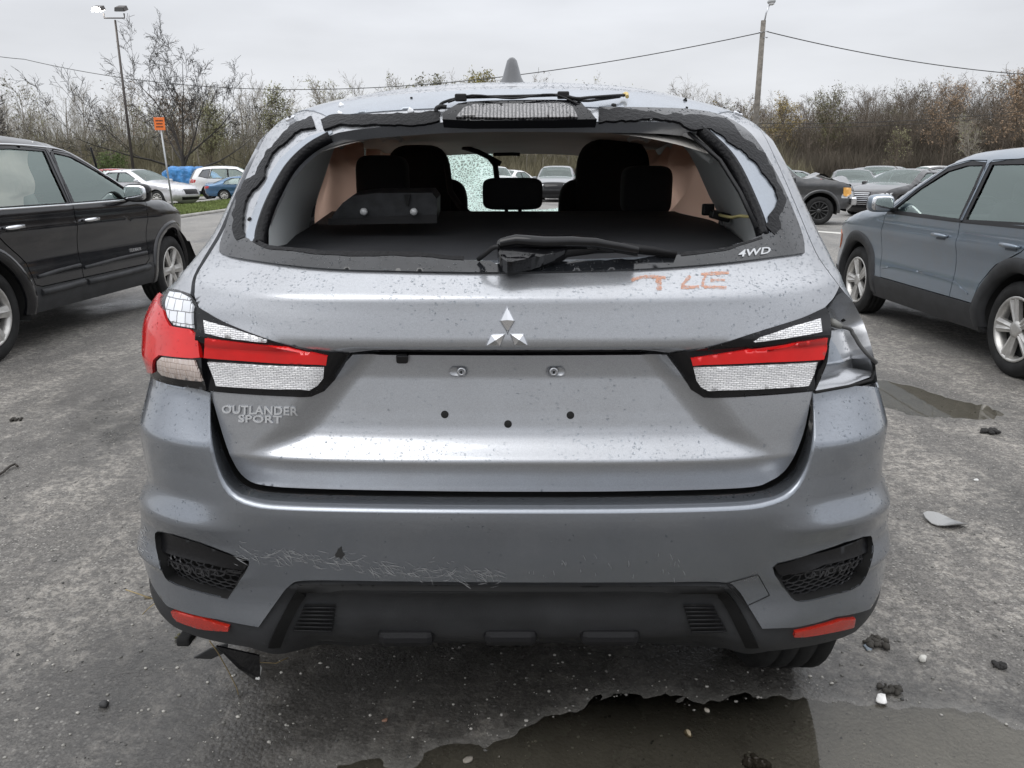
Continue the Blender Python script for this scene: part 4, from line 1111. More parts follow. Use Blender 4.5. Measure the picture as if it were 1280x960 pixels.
def decal_text(s, surf, px, py, wpx, hpx, m, parent, name='lettering', off=.0012, ext=.0012, spacing=1.0, rot=0, bold=0.0, shear=0, warp=None):
    V, Fc = text_mesh(s, 1, .5, 0, spacing, shear, bold)
    V = np.array([tuple(v) for v in V]); lo, hi = V.min(0), V.max(0); c = (lo + hi) / 2
    x = (V[:, 0] - c[0]) / (hi[0] - lo[0]) * wpx; y = -(V[:, 1] - c[1]) / (hi[1] - lo[1]) * hpx
    if warp: x, y = warp(x, y)
    cr, sr = math.cos(rot), math.sin(rot)
    q = np.stack([px + x * cr - y * sr, py + x * sr + y * cr], -1)
    key, inv = np.unique(np.round(q, 3), axis=0, return_inverse=True); inv = inv.ravel()
    D = surf.inv(key); P = surf.ev(D[:, 0], D[:, 1]); N = surf.nrm(D[:, 0], D[:, 1])
    o = np.where(V[:, 2] > 0, off + ext, off - .0005)
    return mobj(name, P[inv] + N[inv] * o[:, None], Fc, m, parent)
M_BADGE = mat('dull_badge', (.55, .56, .57), .3, .5)
decal_text('OUTLANDER', SH, 325.5, 512.5, 94, 10.5, M_BADGE, gate, spacing=1.05, rot=R(1.5), bold=.02, ext=.0025)
decal_text('SPORT', SH, 326, 523.5, 54, 9.5, M_BADGE, gate, spacing=1.05, rot=R(1.5), bold=.02, ext=.0025)
decal_text('4WD', SH, 941, 317.5, 40, 8.5, mat('silver_badge', (.45, .46, .47), .3, .6), gate, off=.006, spacing=1.05, rot=R(-7), bold=.02, shear=.25)
M_CRAYON = mat('orange_crayon', (.55, .27, .17), .7)
n = M_CRAYON.node_tree; tr_ = n.nodes.new('ShaderNodeBsdfTransparent'); x_ = n.nodes.new('ShaderNodeMixShader'); z_ = n.nodes.new('ShaderNodeTexNoise'); z_.inputs['Scale'].default_value = 150; z_.inputs['Detail'].default_value = 6; r_ = n.nodes.new('ShaderNodeMapRange'); r_.inputs[1].default_value = .38; r_.inputs[2].default_value = .62; r_.inputs[3].default_value = .30; r_.inputs[4].default_value = .75
t_ = n.nodes['Texture Coordinate']; n.links.new(t_.outputs['Object'], z_.inputs['Vector']); n.links.new(z_.outputs['Fac'], r_.inputs[0]); n.links.new(r_.outputs[0], x_.inputs[0]); n.links.new(tr_.outputs[0], x_.inputs[1]); n.links.new(n.nodes['Principled BSDF'].outputs[0], x_.inputs[2]); n.links.new(x_.outputs[0], n.nodes['Material Output'].inputs[0])
def stroke(pts, wpx, name='crayon_mark'):
    P = rs(np.array(pts, float), max(4, len(pts) * 4)); t = np.gradient(P, axis=0); t /= np.linalg.norm(t, axis=1)[:, None] + 1e-9; nn = np.stack([-t[:, 1], t[:, 0]], -1)
    w_ = np.array([wpx * (1.0 + .7 * rnd.random()) / 2 for _ in P])[:, None]
    strip(name, [SH.at(P - nn * w_, .0008), SH.at(P + nn * w_, .0008)], M_CRAYON, gate)
stroke(SM([(789,351),(800,347),(815,346),(832,347.5)], 2), 3)
stroke([(822,348),(824,354),(824,363)], 5)
stroke([(863,345),(859,349),(855,354),(852,358)], 3); stroke([(851,359),(860,359.5),(874,358.5)], 3)
stroke([(876,343),(892,342),(911,341)], 3); stroke([(888,351),(898,350),(906,350.5)], 2.6); stroke([(880,359),(894,359),(908,360)], 2.6); stroke([(882,344),(879,351),(878,359)], 2.6)

# chrome clips, white bolts and plugs on the bare frame
for x, y in ((365, 151), (921, 145)):
    Mx = frame_at(SH, x, y, .003); mb = MB()
    mb.box(Mx @ Vector((0, 0, .003)), (.022, .017, .008), Mx.to_3x3(), bev=.003); mb.build('clip', M_CHROME, gate)
    mb = MB(); mb.box(Mx @ Vector((0, 0, .0075)), (.006, .012, .002), Mx.to_3x3() @ Matrix.Rotation(.4, 3, 'Z')); mb.build('clip_slot', M_DARK, gate)
M_WB = mat('white_bolt', (.75, .76, .78), .3, .3)
for x, y, r_ in ((427, 133, .0055), (425, 143.5, .0055), (513.5, 140, .0055), (856, 127, .004)):
    mb = MB(); mb.lathe([(r_ * 1.3, 0), (r_ * 1.2, .003), (r_ * .7, .004), (r_ * .6, .007), (0, .0075)], 12, frame_at(SH, x, y, .002)); mb.build('bolt', M_WB if y != 127 else M_DARK, gate)
for x, y, r_ in ((514.5, 124, .003), (767, 133, .006), (858, 136, .003), (313, 275, .005), (970, 271, .006), (898, 127, .004)):
    mb = MB(); mb.lathe([(r_, 0), (r_, .002), (0, .0025)], 12, frame_at(SH, x, y, .0025)); mb.build('plug', M_DARK, gate)

# ---- high brake light and its loose wires
D3 = SH.at([(556,149),(576,128),(722,126),(743,147)], .0)
v3 = [(553,149),(566,133),(585,127),(640,125),(715,125),(730,132),(744,147),(735,149),(640,150.5)]
hb_l = surf_panel('high_brake_light', SH, [dom(SH, SM(v3, 2, closed=True), .022)], M_GLOSSB, ROOT, .01, .022, .024)
surf_panel('brake_light_lens', SH, [dom(SH, [(570,146),(580,134),(592,130),(705,129),(716,133),(722,146),(640,147)], .026)], rib_lens('smoked_ribbed_lens', (.17, .165, .165), .15, 40, .4, dark=.05), hb_l, .01, .026, .004)
def wire(pts, r, m, name='wire', parent=None, surf=SH):
    q = SM([(p[0], p[1]) for p in pts], 4); o = np.interp(np.linspace(0, len(pts) - 1, len(q)), range(len(pts)), [p[2] for p in pts])
    P = [Vector(surf.at([a], b)[0]) for a, b in zip(q, o)]
    mb = MB(); mb.tube(P, r, 6); return mb.build(name, m, parent or hb_l)
wire([(548,137,.004),(551,130,.012),(560,126,.014),(568,124,.012),(575,122,.02),(610,121,.026),(660,120,.026),(700,119,.024),(720,123,.03),(735,122,.02),(770,119.5,.016),(781,119,.012)], .0035, M_BLACKPL)
wire([(700,121,.024),(730,126,.02),(752,124,.012),(775,121,.012)], .003, M_BLACKPL)
wire([(545,140,.004),(546,135,.01),(552,133,.012),(558,134,.01)], .005, M_BLACKPL)
wire([(560,128,.02),(590,119,.03),(640,123,.03),(690,118,.03),(722,130,.022),(738,140,.01)], .0022, M_BLACKPL)
wire([(779,119,.012),(783,117,.014),(784,121,.013)], .0045, mat('yellow_plug', (.55, .42, .16), .5), 'wire_plug')
for x, y in ((576, 122), (704, 119)):
    mb = MB(); mb.box(Vector(SH.at([(x, y)], .026)[0]), (.026, .014, .016), bev=.003); mb.build('wire_clip', M_BLACKPL, hb_l)

# ---- rear wiper
wc = SM([(621,304),(626,298),(645,295),(680,294),(704,297),(712,304),(706,313),(680,319),(650,325),(634,327),(624,318)], 2, closed=True)
wip = surf_panel('rear_wiper', SH, [dom(SH, wc, .045)], M_GLOSSB, ROOT, .01, .045, .03)
def flat_bar(rows, th, name, m, parent):
    """rows: (x, y, half width px, lift)"""
    lm = float(np.mean([r_[3] for r_ in rows])); a = SH.at(SH.comp(np.array([(r_[0], r_[1] - r_[2]) for r_ in rows], float), lm), 0); b = SH.at(SH.comp(np.array([(r_[0], r_[1] + r_[2]) for r_ in rows], float), lm), 0)
    nn = np.array([tuple(frame_at(SH, r_[0], r_[1]).to_3x3().col[2]) for r_ in rows]); l = np.array([r_[3] for r_ in rows])[:, None]
    top = [a + nn * l, (a + b) / 2 + nn * (l + th * .5), b + nn * l]; bot = [b + nn * (l - th), a + nn * (l - th)]
    return strip(name, [bot[1], top[0], top[1], top[2], bot[0], bot[1]], m, parent, flip=True, smooth=False)
flat_bar([(625,303,5,.052),(645,300,6,.058),(680,299,6,.060),(715,299.5,5.5,.056),(745,301,4.5,.05),(780,304,3.6,.042),(800,306,2.6,.036)], .014, 'wiper_arm', M_GLOSSB, wip)
flat_bar([(655,322,2.0,.03),(700,318,3.0,.034),(745,311,3.6,.034),(780,308,3.8,.030),(820,309,3.0,.022),(848,312,1.0,.016)], .012, 'wiper_blade', M_BLACKPL, wip)
wire([(598,324,.012),(606,318,.03),(616,310,.045),(624,308,.05)], .005, M_BLACKPL, 'washer_hose', wip)

# ---- roof fin antenna
fp = unproj(640, 104, 2.12); mb = MB(); bx, by, bz = fp.x, 2.13, float(te0[30][2]) + .012
prof = [(0, 0, .034, .005), (.0, .012, .033, .0), (.014, .03, .024, 0), (.032, .055, .014, 0), (.045, .078, .008, 0)]
V = []
hs_ = [(-.03, .041, -.02, .14), (.004, .040, -.018, .13), (.014, .034, -.008, .125), (.03, .025, .006, .115), (.055, .018, .026, .105), (.072, .013, .042, .09), (.078, .007, .05, .08)]
for h, hw, ya, yb in hs_:
    for k in range(16):
        a = 2 * PI * k / 16; V.append((bx + math.cos(a) * hw, by + (ya + yb) / 2 + math.sin(a) * (yb - ya) / 2, bz + h))
mb.add(V, [(i * 16 + k, i * 16 + (k + 1) % 16, (i + 1) * 16 + (k + 1) % 16, (i + 1) * 16 + k) for i in range(6) for k in range(16)] + [tuple(range(96, 112))], True)
mb.build('roof_antenna', mat('grey_fin', (.035, .037, .042), .35, coat=.3), ROOT)

# ================================================================== GENERIC CAR BODY (used for every vehicle)
G_SIDE = glass('side_glass', (.84, .92, .89), .17, gcol=(.80, .93, .88))
G_CLEAR = glass('clear_side_glass', (.95, .96, .955), .01)
G_DARK = glass('privacy_glass', (.16, .18, .18), .10)
G_SHIELD = glass('windscreen_glass', (.62, .72, .68), .06, gcol=(.84, .95, .91))
M_RIM = mat('alloy_rim', (.50, .49, .47), .38, .7, var=(18, .2))
M_RIMD = mat('dark_alloy_rim', (.06, .06, .06), .35, .6)
M_UNDER = mat('underbody_black', (.01, .01, .01), .9)
M_HLAMP = rib_lens('headlamp_lens', (.62, .63, .64), .08, 30, .5)
M_TAILR = mat('tail_lamp_red', (.42, .012, .012), .12, coat=1)

def arc(cx, cz, r, n=28): return [(cx + r * math.cos(2 * PI * i / n), cz + r * math.sin(2 * PI * i / n)) for i in range(n)]

def wheel(root, x, yo, Rw, wd, rr, side, style=5, rim_m=None, seg=36, steer=0, parts=True):
    """side +1: outer face towards +y. The tyre carries the rim as a sub-part."""
    M = Matrix.Translation((x, yo, Rw)) @ Matrix.Rotation(steer, 4, 'Z') @ Matrix.Rotation(-PI / 2 * side, 4, 'X')
    T = wd
    prof = [(rr, -.02), (rr + .012, .0), (rr + (Rw - rr) * .55, .006), (Rw - .028, -.004), (Rw - .008, -.018)]
    # tread with three grooves
    for k in range(1, 5):
        z0 = -.018 - (T - .036) * (k - 1) / 4; z1 = -.018 - (T - .036) * k / 4
        prof += [(Rw, z0 - .006), (Rw, z1 + .008), (Rw - .008, z1 + .006), (Rw - .008, z1)]
    prof += [(Rw - .028, -T + .006), (rr, -T + .02)]
    mb = MB(); mb.lathe(prof, seg, M); ty = mb.build('wheel', M_RUBBER, root)
    mb = MB(); mb.lathe([(rr + .004, -.004), (rr - .004, .002), (rr - .016, -.006), (rr - .03, -.05), (rr - .03, -T + .03)], seg, M)
    n = style if style > 0 else 10
    for k in range(n):
        for tw_ in ((-.13, .13) if style in (5, -5) else (0,)):
            a = 2 * PI * k / n
            w0, w1 = (.020, .026) if style in (5, -5) else (.017, .020)
            if style == 6: w0, w1 = .034, .046
            if style == 12: w0, w1 = .010, .012
            p0 = Vector((.035 * math.cos(a + tw_ * 1.5), .035 * math.sin(a + tw_ * 1.5), 0)); p1 = Vector(((rr - .012) * math.cos(a + tw_), (rr - .012) * math.sin(a + tw_), 0))
            d = (p1 - p0).normalized(); u = Vector((-d.y, d.x, 0)); z0 = -.022; z1 = -.010
            V = [p0 - u * w0 + Vector((0, 0, z0)), p0 + u * w0 + Vector((0, 0, z0)), p1 + u * w1 + Vector((0, 0, z1)), p1 - u * w1 + Vector((0, 0, z1)),
                 p0 + Vector((0, 0, z0 + .012)), p1 + Vector((0, 0, z1 + .008))]
            V += [v - Vector((0, 0, .03)) for v in V[:4]]
            V = [M @ v for v in V]
            mb.add(V, [(0, 4, 5, 3), (1, 2, 5, 4), (0, 3, 9, 6), (1, 7, 8, 2), (0, 1, 4), (2, 3, 5)])
    mb.lathe([(.062, -.02), (.058, -.010), (.03, -.006), (0, -.006)], 20, M)
    rim = mb.build('rim', rim_m or M_RIM, ty)
    mb = MB(); mb.lathe([(rr - .03, -.075), (0, -.075)], 24, M); mb.build('brake_disc', M_UNDER, ty)
    if not parts: rim.name = 'rim'
    return ty

def half_liner(mb, x, z, r_, y0, y1, swap):
    A = np.linspace(-.25, PI - .55 if swap else PI + .25, 22); V = []
    for a in A:
        for y, k in ((y0, 1), (y1, 1), (y1, .05)):
            p = (x + r_ * k * math.cos(a), y, z + r_ * k * math.sin(a)); V.append((p[1], p[0], p[2]) if swap else p)
    mb.add(V, [(i * 3 + k, i * 3 + k + 1, i * 3 + k + 4, i * 3 + k + 3) for i in range(21) for k in range(2)], True)

def build_car(root, S):
    """S: dict with outline [(x,z,zone)], W, belt, wheels, windows, doors, cladding, paint ..."""
    sp = S.get('sp', .07); near = S.get('near', False)
    OL = S['outline']; pts = []; zones = []
    base = [(p[0], p[1]) for p in OL]; k = S.get('sm', 3)
    P = SM(base, k); 
    for i in range(len(P) - 1): zones.append(OL[min(i // k, len(OL) - 2)][2])
    P = np.array(P); xr, xf_ = P[:, 0].min(), P[:, 0].max(); zr = P[:, 1].max()
    W = S['W']; belt = S['belt']; Re = S.get('Re', .11); tum = S.get('tumble', .34); te_ = S.get('taper', .16)
    def hw(X, Z, d=None):
        X = np.asarray(X, float); Z = np.asarray(Z, float)
        b = np.full(X.shape, W)
        for e_, L in ((xr, S.get('tr', .55)), (xf_, S.get('tf', .8))):
            q = np.clip(1 - np.abs(X - e_) / L, 0, 1); b = b - te_ * q ** 2.2
        b = b - tum * np.maximum(Z - belt, 0) * (1 + .25 * np.maximum(Z - belt, 0))
        b = b - .10 * np.clip((.42 - Z) / .25, 0, 1) ** 1.5
        b = b + .012 * np.exp(-((Z - (belt - .16)) / .05) ** 2) - .018 * np.exp(-((Z - (belt - .36)) / .13) ** 2)
        if d is None: d = segdist(np.stack([X, Z], -1), P, closed=False)
        t = np.clip(1 - d / Re, 0, 1)
        return b - Re * (1 - np.sqrt(np.maximum(1 - t * t, 0))) * S.get('rk', .75)
    root['hw'] = 0
    bot = S['bottom']      # closing line along the sill, front to rear
    outer = [tuple(p) for p in P] + list(bot)
    arches = [arc(x, z, r) for x, z, r in S['arches']]
    polys = [outer] + arches; tags = [None] + ['void'] * len(arches)
    lists = []
    for nm, pl, m, off in S.get('regions', []):       # priority order
        polys.append(pl); lists.append((nm, pl, m, off))
    V, T = cdt(polys, sp, sps=[sp * .8] + [.06 if not near else .035] * len(arches) + [sp] * len(lists))
    c = V[T].mean(1); alive = inpoly(c, outer)
    for a in arches: alive &= ~inpoly(c, a)
    lab = np.full(len(T), -1)
    for i, (nm, pl, m, off) in reversed(list(enumerate(lists))): lab[inpoly(c, pl)] = i
    d = segdist(V, P, closed=False)
    hv = hw(V[:, 0], V[:, 1], d)
    parts = {}
    for s in (1, -1):
        Q = np.stack([V[:, 0], s * hv, V[:, 1]], -1)
        Nn = vnormals(Q, T[alive]) * 1.0
        if (Nn[np.unique(T[alive])] @ np.array([0, s, 0])).mean() < 0: Nn = -Nn; T = T[:, ::-1]
        for i in range(-1, len(lists)):
            sel = T[alive & (lab == i)]
            if len(sel) == 0: continue
            nm, m, off = ('body', S['paint'], 0) if i < 0 else (lists[i][0], lists[i][2], lists[i][3])
            if nm == 'gap': continue
            gl = 'window' in nm
            o = panel(nm, Q, sel, m, root, N=Nn, offset=off, skirt=0 if gl else (.03 if near else .04), view=(0, s, 0))
            parts.setdefault(nm, []).append(o)
    # band over the top from tail to nose
    J = 12; we = hw(P[:, 0], P[:, 1], np.zeros(len(P)))
    t = np.gradient(P, axis=0); t /= np.linalg.norm(t, axis=1)[:, None] + 1e-9; nx, nz = -t[:, 1], t[:, 0]
    cam_ = {'rear': .10, 'rglass': .07, 'roof': .035, 'shield': .07, 'hood': .05, 'nose': .14}
    js = np.linspace(-1, 1, 2 * J + 1); rows = []
    zc = [zones[min(i, len(zones) - 1)] for i in range(len(P))]
    cv = np.array([cam_.get(z, .05) for z in zc]); 
    ker = np.ones(5) / 5; cv = np.convolve(np.pad(cv, 2, 'edge'), ker, 'valid')
    for i in range(len(P)):
        y = we[i] * np.sign(js) * np.abs(js) ** .9
        k_ = cv[i] * (1 - np.abs(js) ** 2.6)
        rows.append(np.stack([P[i, 0] + nx[i] * k_, y, P[i, 1] + nz[i] * k_], -1))
    rows = np.array(rows)
    zi = {}
    for i, z in enumerate(zones): zi.setdefault(z, []).append(i)
    mm = {'rear': S['paint'], 'rglass': G_DARK, 'roof': S['paint'], 'shield': G_SHIELD, 'hood': S['paint'], 'nose': S['paint']}
    nmz = {'rear': 'tailgate', 'rglass': 'rear_window', 'roof': 'roof', 'shield': 'windscreen', 'hood': 'hood', 'nose': 'front_bumper'}
    out = {}
    for z, idx in zi.items():
        if z in S.get('skipzones', ()): continue
        Vv = []; F = []; a = idx[0]; bq = idx[-1] + 1; n = 2 * J + 1; sub = rows[a:bq + 1]
        Vv = sub.reshape(-1, 3)
        for i in range(bq - a):
            for j in range(n - 1): F.append((i * n + j, (i + 1) * n + j, (i + 1) * n + j + 1, i * n + j + 1))
        out[z] = mobj(nmz[z], Vv, np.array(F), S.get('zm', {}).get(z, mm[z]), root, smooth=True)
    # floor, arch liners, wheels
    xs = [a[0] for a in S['arches']]
    mb = MB(); x0 = max(xr + .25, S.get('floor0', -9)); mb.box(((x0 + xf_ - .3) / 2, 0, S.get('floorz', .34)), (xf_ - .3 - x0, 1.25, .10))
    mb.build('underbody', M_UNDER, root)
    for (x, z, r_) in S['arches']:
        for s in (1, -1):
            y1 = float(hw(np.array([x]), np.array([z + r_ * .8]))[0]); mb = MB()
            half_liner(mb, x, z, r_, s * (y1 - .01), s * .45, False); lin = mb.build('arch_liner', M_UNDER, root)
            if S.get('flare'):
                mb = MB(); q = [(x + r_ * 1.0 * math.cos(a), z + r_ * 1.0 * math.sin(a)) for a in np.linspace(-.15, PI + .15, 26)]
                yy = hw(np.array([p[0] for p in q]), np.array([p[1] for p in q])); 
                V2 = []; wf = S['flare']; 
                for (px_, pz_), yv in zip(q, yy):
                    dx, dz = (px_ - x) / r_, (pz_ - z) / r_
                    yo = float(hw(np.array([px_ + dx * wf]), np.array([pz_ + dz * wf]))[0])
                    V2 += [(px_ - dx * .012, s * (yv - .05), pz_ - dz * .012), (px_ - dx * .004, s * (yv + .014), pz_ - dz * .004), (px_ + dx * wf * .8, s * (yo + .013), pz_ + dz * wf * .8), (px_ + dx * wf, s * (yo - .004), pz_ + dz * wf)]
                mb.add(V2, [(i * 4 + k_, i * 4 + k_ + 1, i * 4 + k_ + 5, i * 4 + k_ + 4) for i in range(25) for k_ in range(3)], True)
                mb.build('wheel_arch_trim', S.get('flare_mat', M_GREYPL), root)
    for i, (x, z, r_) in enumerate(S['arches']):
        for s in (1, -1):
            y1 = float(hw(np.array([x]), np.array([z + r_]))[0]) - .025
            wheel(root, x, s * y1, S['Rw'], S.get('Tw', .22), S['Rw'] * S.get('rimk', .66), s, S.get('spokes', 10), S.get('rim'), seg=40 if near else 24, steer=S.get('steer', 0) if i == 1 else 0)
    # seats and dashboard
    if S.get('seats', True):
        zs = belt
        for (x, yy) in S.get('seatpos', ((.95, .36), (.95, -.36), (.15, .36), (.15, -.36))):
            mb = MB(); mb.superq((x, yy, zs - .12), (.16, .46, .58), .4, 14, 10, Matrix.Rotation(-.2, 3, 'Y')); mb.superq((x - .10, yy, zs + .22), (.10, .24, .18), .45, 12, 8); mb.build('seat', S.get('seatmat', M_FABRIC), root)
        mb = MB(); xd = S.get('dash', 1.75); mb.superq((xd, 0, zs - .12), (.5, 1.35, .25), .35, 16, 8); mb.build('dashboard', M_FABRIC, root)
        mb = MB(); sy = .36; q = [Vector((xd - .32, sy + .17 * math.cos(a), zs + .0 + .17 * math.sin(a))) for a in np.linspace(0, 2 * PI, 18)]; mb.tube(q, .014, 6, caps=False); mb.build('steering_wheel', M_BLACKPL, root)
    return hw, out, parts

class Proj:
    """casts details on to a finished car from a side, in the car's own coordinates"""
    def __init__(s, root, names=None):
        V = []; F = []
        for o in root.children:
            if o.type != 'MESH' or o.name.split('.')[0] not in ('body', 'front_bumper', 'hood', 'tailgate', 'door', 'cladding', 'front_fender', 'roof'): continue
            k = len(V); V += [tuple(v.co) for v in o.data.vertices]; F += [tuple(i + k for i in p.vertices) for p in o.data.polygons]
        s.t = BVHTree.FromPolygons(V, F)
    def hit(s, o, d):
        h = s.t.ray_cast(Vector(o), Vector(d)); return h[0], h[1]
    def patch(s, name, poly, axis, m, parent, off=.006, sp=.03, th=.02):
        """poly in (y,z) for axis +-x, (x,z) for +-y"""
        V, T = cdt([poly], sp); T = T[inpoly(V[T].mean(1), poly)]; P = []; ax, sg = axis
        last = None
        for a, b in V:
            o = (sg * 9, a, b) if ax == 'x' else (a, sg * 9, b); d = (-sg, 0, 0) if ax == 'x' else (0, -sg, 0)
            h, n = s.hit(o, d)
            if h is None: h = last or Vector((0, 0, 0))
            last = h; P.append(tuple(h))
        P = np.array(P); vw = np.array([sg, 0, 0]) if ax == 'x' else np.array([0, sg, 0])
        N = vnormals(P, T)
        if (N @ vw).mean() < 0: N = -N
        return panel(name, P, T, m, parent, N=N, offset=off, skirt=th, view=vw)

# ---- the rest of the main car, forward of the rear corners
zact = kz - np.interp(kz, [.3, 1.2, 1.5, 1.6], [0, 0, .03, .075]) * .97
def main_hw(X, Z, s):
    Wt = np.interp(Z, zact, WL if s < 0 else WR); Yr = np.interp(Z, zact, kY); zz = np.interp(Z, zact, kz)
    D = np.interp(zz, [.3, .9, 1.2, 1.62], [.42, .42, .40, .42]); n = np.interp(zz, [.3, .9, 1.2, 1.62], [3.2, 3.2, 2.8, 2.6])
    q = np.clip((Yr + D - X) / D, 0, 1); w_ = Wt * (1 - q ** n) ** (1 / n)
    return w_ - .16 * np.clip((X - 5.0) / .75, 0, 1) ** 2 - .06 * np.clip((X - 4.2) / 1.5, 0, 1) * np.clip((Z - .8) / .3, 0, 1)
for s in (-1, 1):
    zz = np.linspace(.54, 1.525, 30); cutY = []
    a75 = R(75)
    bb = np.interp(zz, zact, kb); Pc = SB.ev(np.full(30, s * a75 * KA), bb)
    rear = [(float(p[1]), float(p[2])) for p in Pc]
    top = [(2.6, 1.53), (3.3, 1.52), (3.75, 1.47), (4.15, 1.27), (4.45, 1.10), (4.9, 1.03), (5.35, .93), (5.62, .80), (5.72, .62), (5.66, .36), (5.5, .28)]
    outer = rear + top + [(2.5, .28), (2.2, .30)]
    ar = [arc(2.20, .335, .385, 32), arc(4.78, .335, .375, 32)]
    wins = [[(2.05, 1.17), (2.30, 1.44), (2.55, 1.46), (2.55, 1.16)], [(2.62, 1.16), (2.62, 1.46), (3.10, 1.47), (3.10, 1.14)], [(3.18, 1.14), (3.18, 1.47), (3.62, 1.43), (3.98, 1.24), (4.12, 1.14)]]
    V, T = cdt([outer] + ar + wins, .05, sps=[.03, .03, .03, .04, .04, .04]); c = V[T].mean(1); al = inpoly(c, outer)
    for a in ar: al &= ~inpoly(c, a)
    lab = np.full(len(T), -1)
    for i, w_ in enumerate(wins): lab[inpoly(c, w_)] = i
    h = main_hw(V[:, 0], V[:, 1], s) + .0; Q = np.stack([-.005 + s * h, V[:, 0], V[:, 1]], -1)
    N = vnormals(Q, T[al]); 
    if (N[np.unique(T[al])] @ np.array([s, 0, 0])).mean() < 0: N = -N; T = T[:, ::-1]
    panel('side_panel', Q, T[al & (lab < 0)], M_PAINT, ROOT, N=N, skirt=.03, view=(s, 0, 0))
    for i in range(1, 3):
        if s > 0 or i == 1: panel('side_window', Q, T[al & (lab == i)], G_CLEAR, ROOT, N=N, offset=-.01, skirt=0, view=(s, 0, 0))
    panel('side_window', Q, T[al & (lab == 0)], G_CLEAR, ROOT, N=N, offset=-.01, skirt=0, view=(s, 0, 0))
    for x in (2.10 if s > 0 else 2.34, 4.78):
        mb = MB(); half_liner(mb, x, .335, .375, s * .86, s * .45, True); mb.build('arch_liner', M_UNDER, ROOT)
        wr = empty('wheel_mount', (s * .862, x, 0), -PI / 2); 
        t_ = wheel(wr, 0, 0, .335, .215, .22, 1 if s > 0 else -1, 5, seg=40); me_ = t_.data
        for o_ in [t_] + list(t_.children):
            o_.data.transform(Matrix.Translation((s * .862, x, 0)) @ Matrix.Rotation(-PI / 2, 4, 'Z'))
        if s > 0: pass
        t_.parent = ROOT; bpy.data.objects.remove(wr)
# hood, nose, floor
xs_ = np.linspace(-1, 1, 25)
def lat(ys, zs, ws, cam, m, name):
    rows = [np.stack([-.005 + xs_ * w_ , y + 0 * xs_, z + c * (1 - np.abs(xs_) ** 2.4)], -1) for y, z, w_, c in zip(ys, zs, ws, cam)]
    return strip(name, rows, m, ROOT, flip=True)
hwm = lambda y, z: float(main_hw(np.array([y]), np.array([z]), 1)[0]) - .02
hs2 = [(4.45, 1.10), (4.9, 1.03), (5.35, .93), (5.62, .80)]
lat([p[0] for p in hs2], [p[1] for p in hs2], [hwm(*p) for p in hs2], [.05] * 4, M_PAINT, 'hood')
hs2 = [(5.62, .80), (5.72, .62), (5.66, .36), (5.5, .28)]
rows = [np.stack([-.005 + xs_ * hwm(*p), p[0] + .12 * (1 - np.abs(xs_) ** 2.4), np.full(25, p[1])], -1) for p in hs2]
strip('front_bumper', rows, M_PAINT, ROOT, flip=True)
mb = MB(); mb.box((0, 3.5, .36), (1.25, 3.7, .10)); mb.box((0, 1.75, .44), (1.5, .30, .10)); mb.box((0, 2.0, .55), (1.1, .5, .2)); mb.build('underbody', M_UNDER, ROOT)
mb = MB(); mb.tube([(-.45, 1.70, .40), (.42, 1.70, .40)], .10, 12); mb.build('silencer', mat('dull_steel', (.10, .10, .10), .6, .6), ROOT)

# ================================================================== INTERIOR seen through the open tailgate window
def U(pts, Y):
    return np.array([tuple(unproj(p[0], p[1], (p[2] if len(p) > 2 else Y))) for p in pts])
ix = np.linspace(0, 1, 30)
L_ = lambda a, b: [(a[0] + (b[0] - a[0]) * t, a[1] + (b[1] - a[1]) * t, a[2] + (b[2] - a[2]) * t) for t in ix]
def wob(rows, amp, seed):
    r_ = np.random.RandomState(seed); return [np.array(q) + np.stack([0 * ix, 0 * ix, r_.normal(0, amp, 30)], -1) for q in rows]
cov = [U(L_((305, 352, 1.64), (975, 352, 1.64)), 0), U(L_((338, 330, 1.66), (948, 330, 1.66)), 0), U(L_((360, 300, 1.95), (928, 300, 1.95)), 0), U(L_((388, 283, 2.15), (905, 283, 2.15)), 0), U(L_((405, 271, 2.32), (882, 271, 2.32)), 0), U(L_((415, 264, 2.42), (870, 264, 2.42)), 0), U(L_((418, 275, 2.45), (868, 275, 2.45)), 0)]
strip('luggage_cover', cov, M_COVER, ROOT, flip=True)
cav = U(L_((305, 352, 1.64), (975, 352, 1.64)), 0); strip('cover_edge', [cav, cav + np.array([0, .03, -.14])], M_COVER, ROOT)
# floor-level black box so that no ground shows through the body
mb = MB(); mb.box((0, 2.5, .98), (1.30, .16, .58), bev=.05); mb.build('rear_seat_back', M_FABRIC, ROOT)
def seatpart(name, x0, x1, ytop, ybot, Y, dy, e=.35, rot=0, m=None, parent=None):
    a = unproj(x0, ytop, Y); b = unproj(x1, ybot, Y)
    mb = MB(); mb.superq(((a.x + b.x) / 2, Y, (a.z + b.z) / 2), (abs(b.x - a.x), dy, abs(a.z - b.z)), e, 28, 16, Matrix.Rotation(rot, 3, 'Y')); return mb.build(name, m or M_FABRIC, parent or ROOT)
for nm, sets in (('rear_headrest', ((446, 512, 194, 268, 2.50), (778, 836, 207, 268, 2.50))), ('front_seat', ((482, 566, 181, 300, 3.25), (720, 808, 174, 300, 3.25)))):
    for x0, x1, yt, yb, Y in sets:
        hr = seatpart(nm, x0, x1, yt, yb, Y, .14, .55 if nm == 'front_seat' else .4)
        if nm == 'front_seat': seatpart('seat_shoulder', x0 - 22, x1 + 20, 222, 330, Y + .05, .16, .4, parent=hr)
mh = seatpart('middle_headrest', 603, 678, 222, 262, 2.47, .10, .38)
mb = MB()
for x in (633, 650): a = unproj(x, 258, 2.47); b = unproj(x, 275, 2.47); mb.tube([a, b], .006, 6)
mb.build('headrest_post', M_BLACKPL, mh)
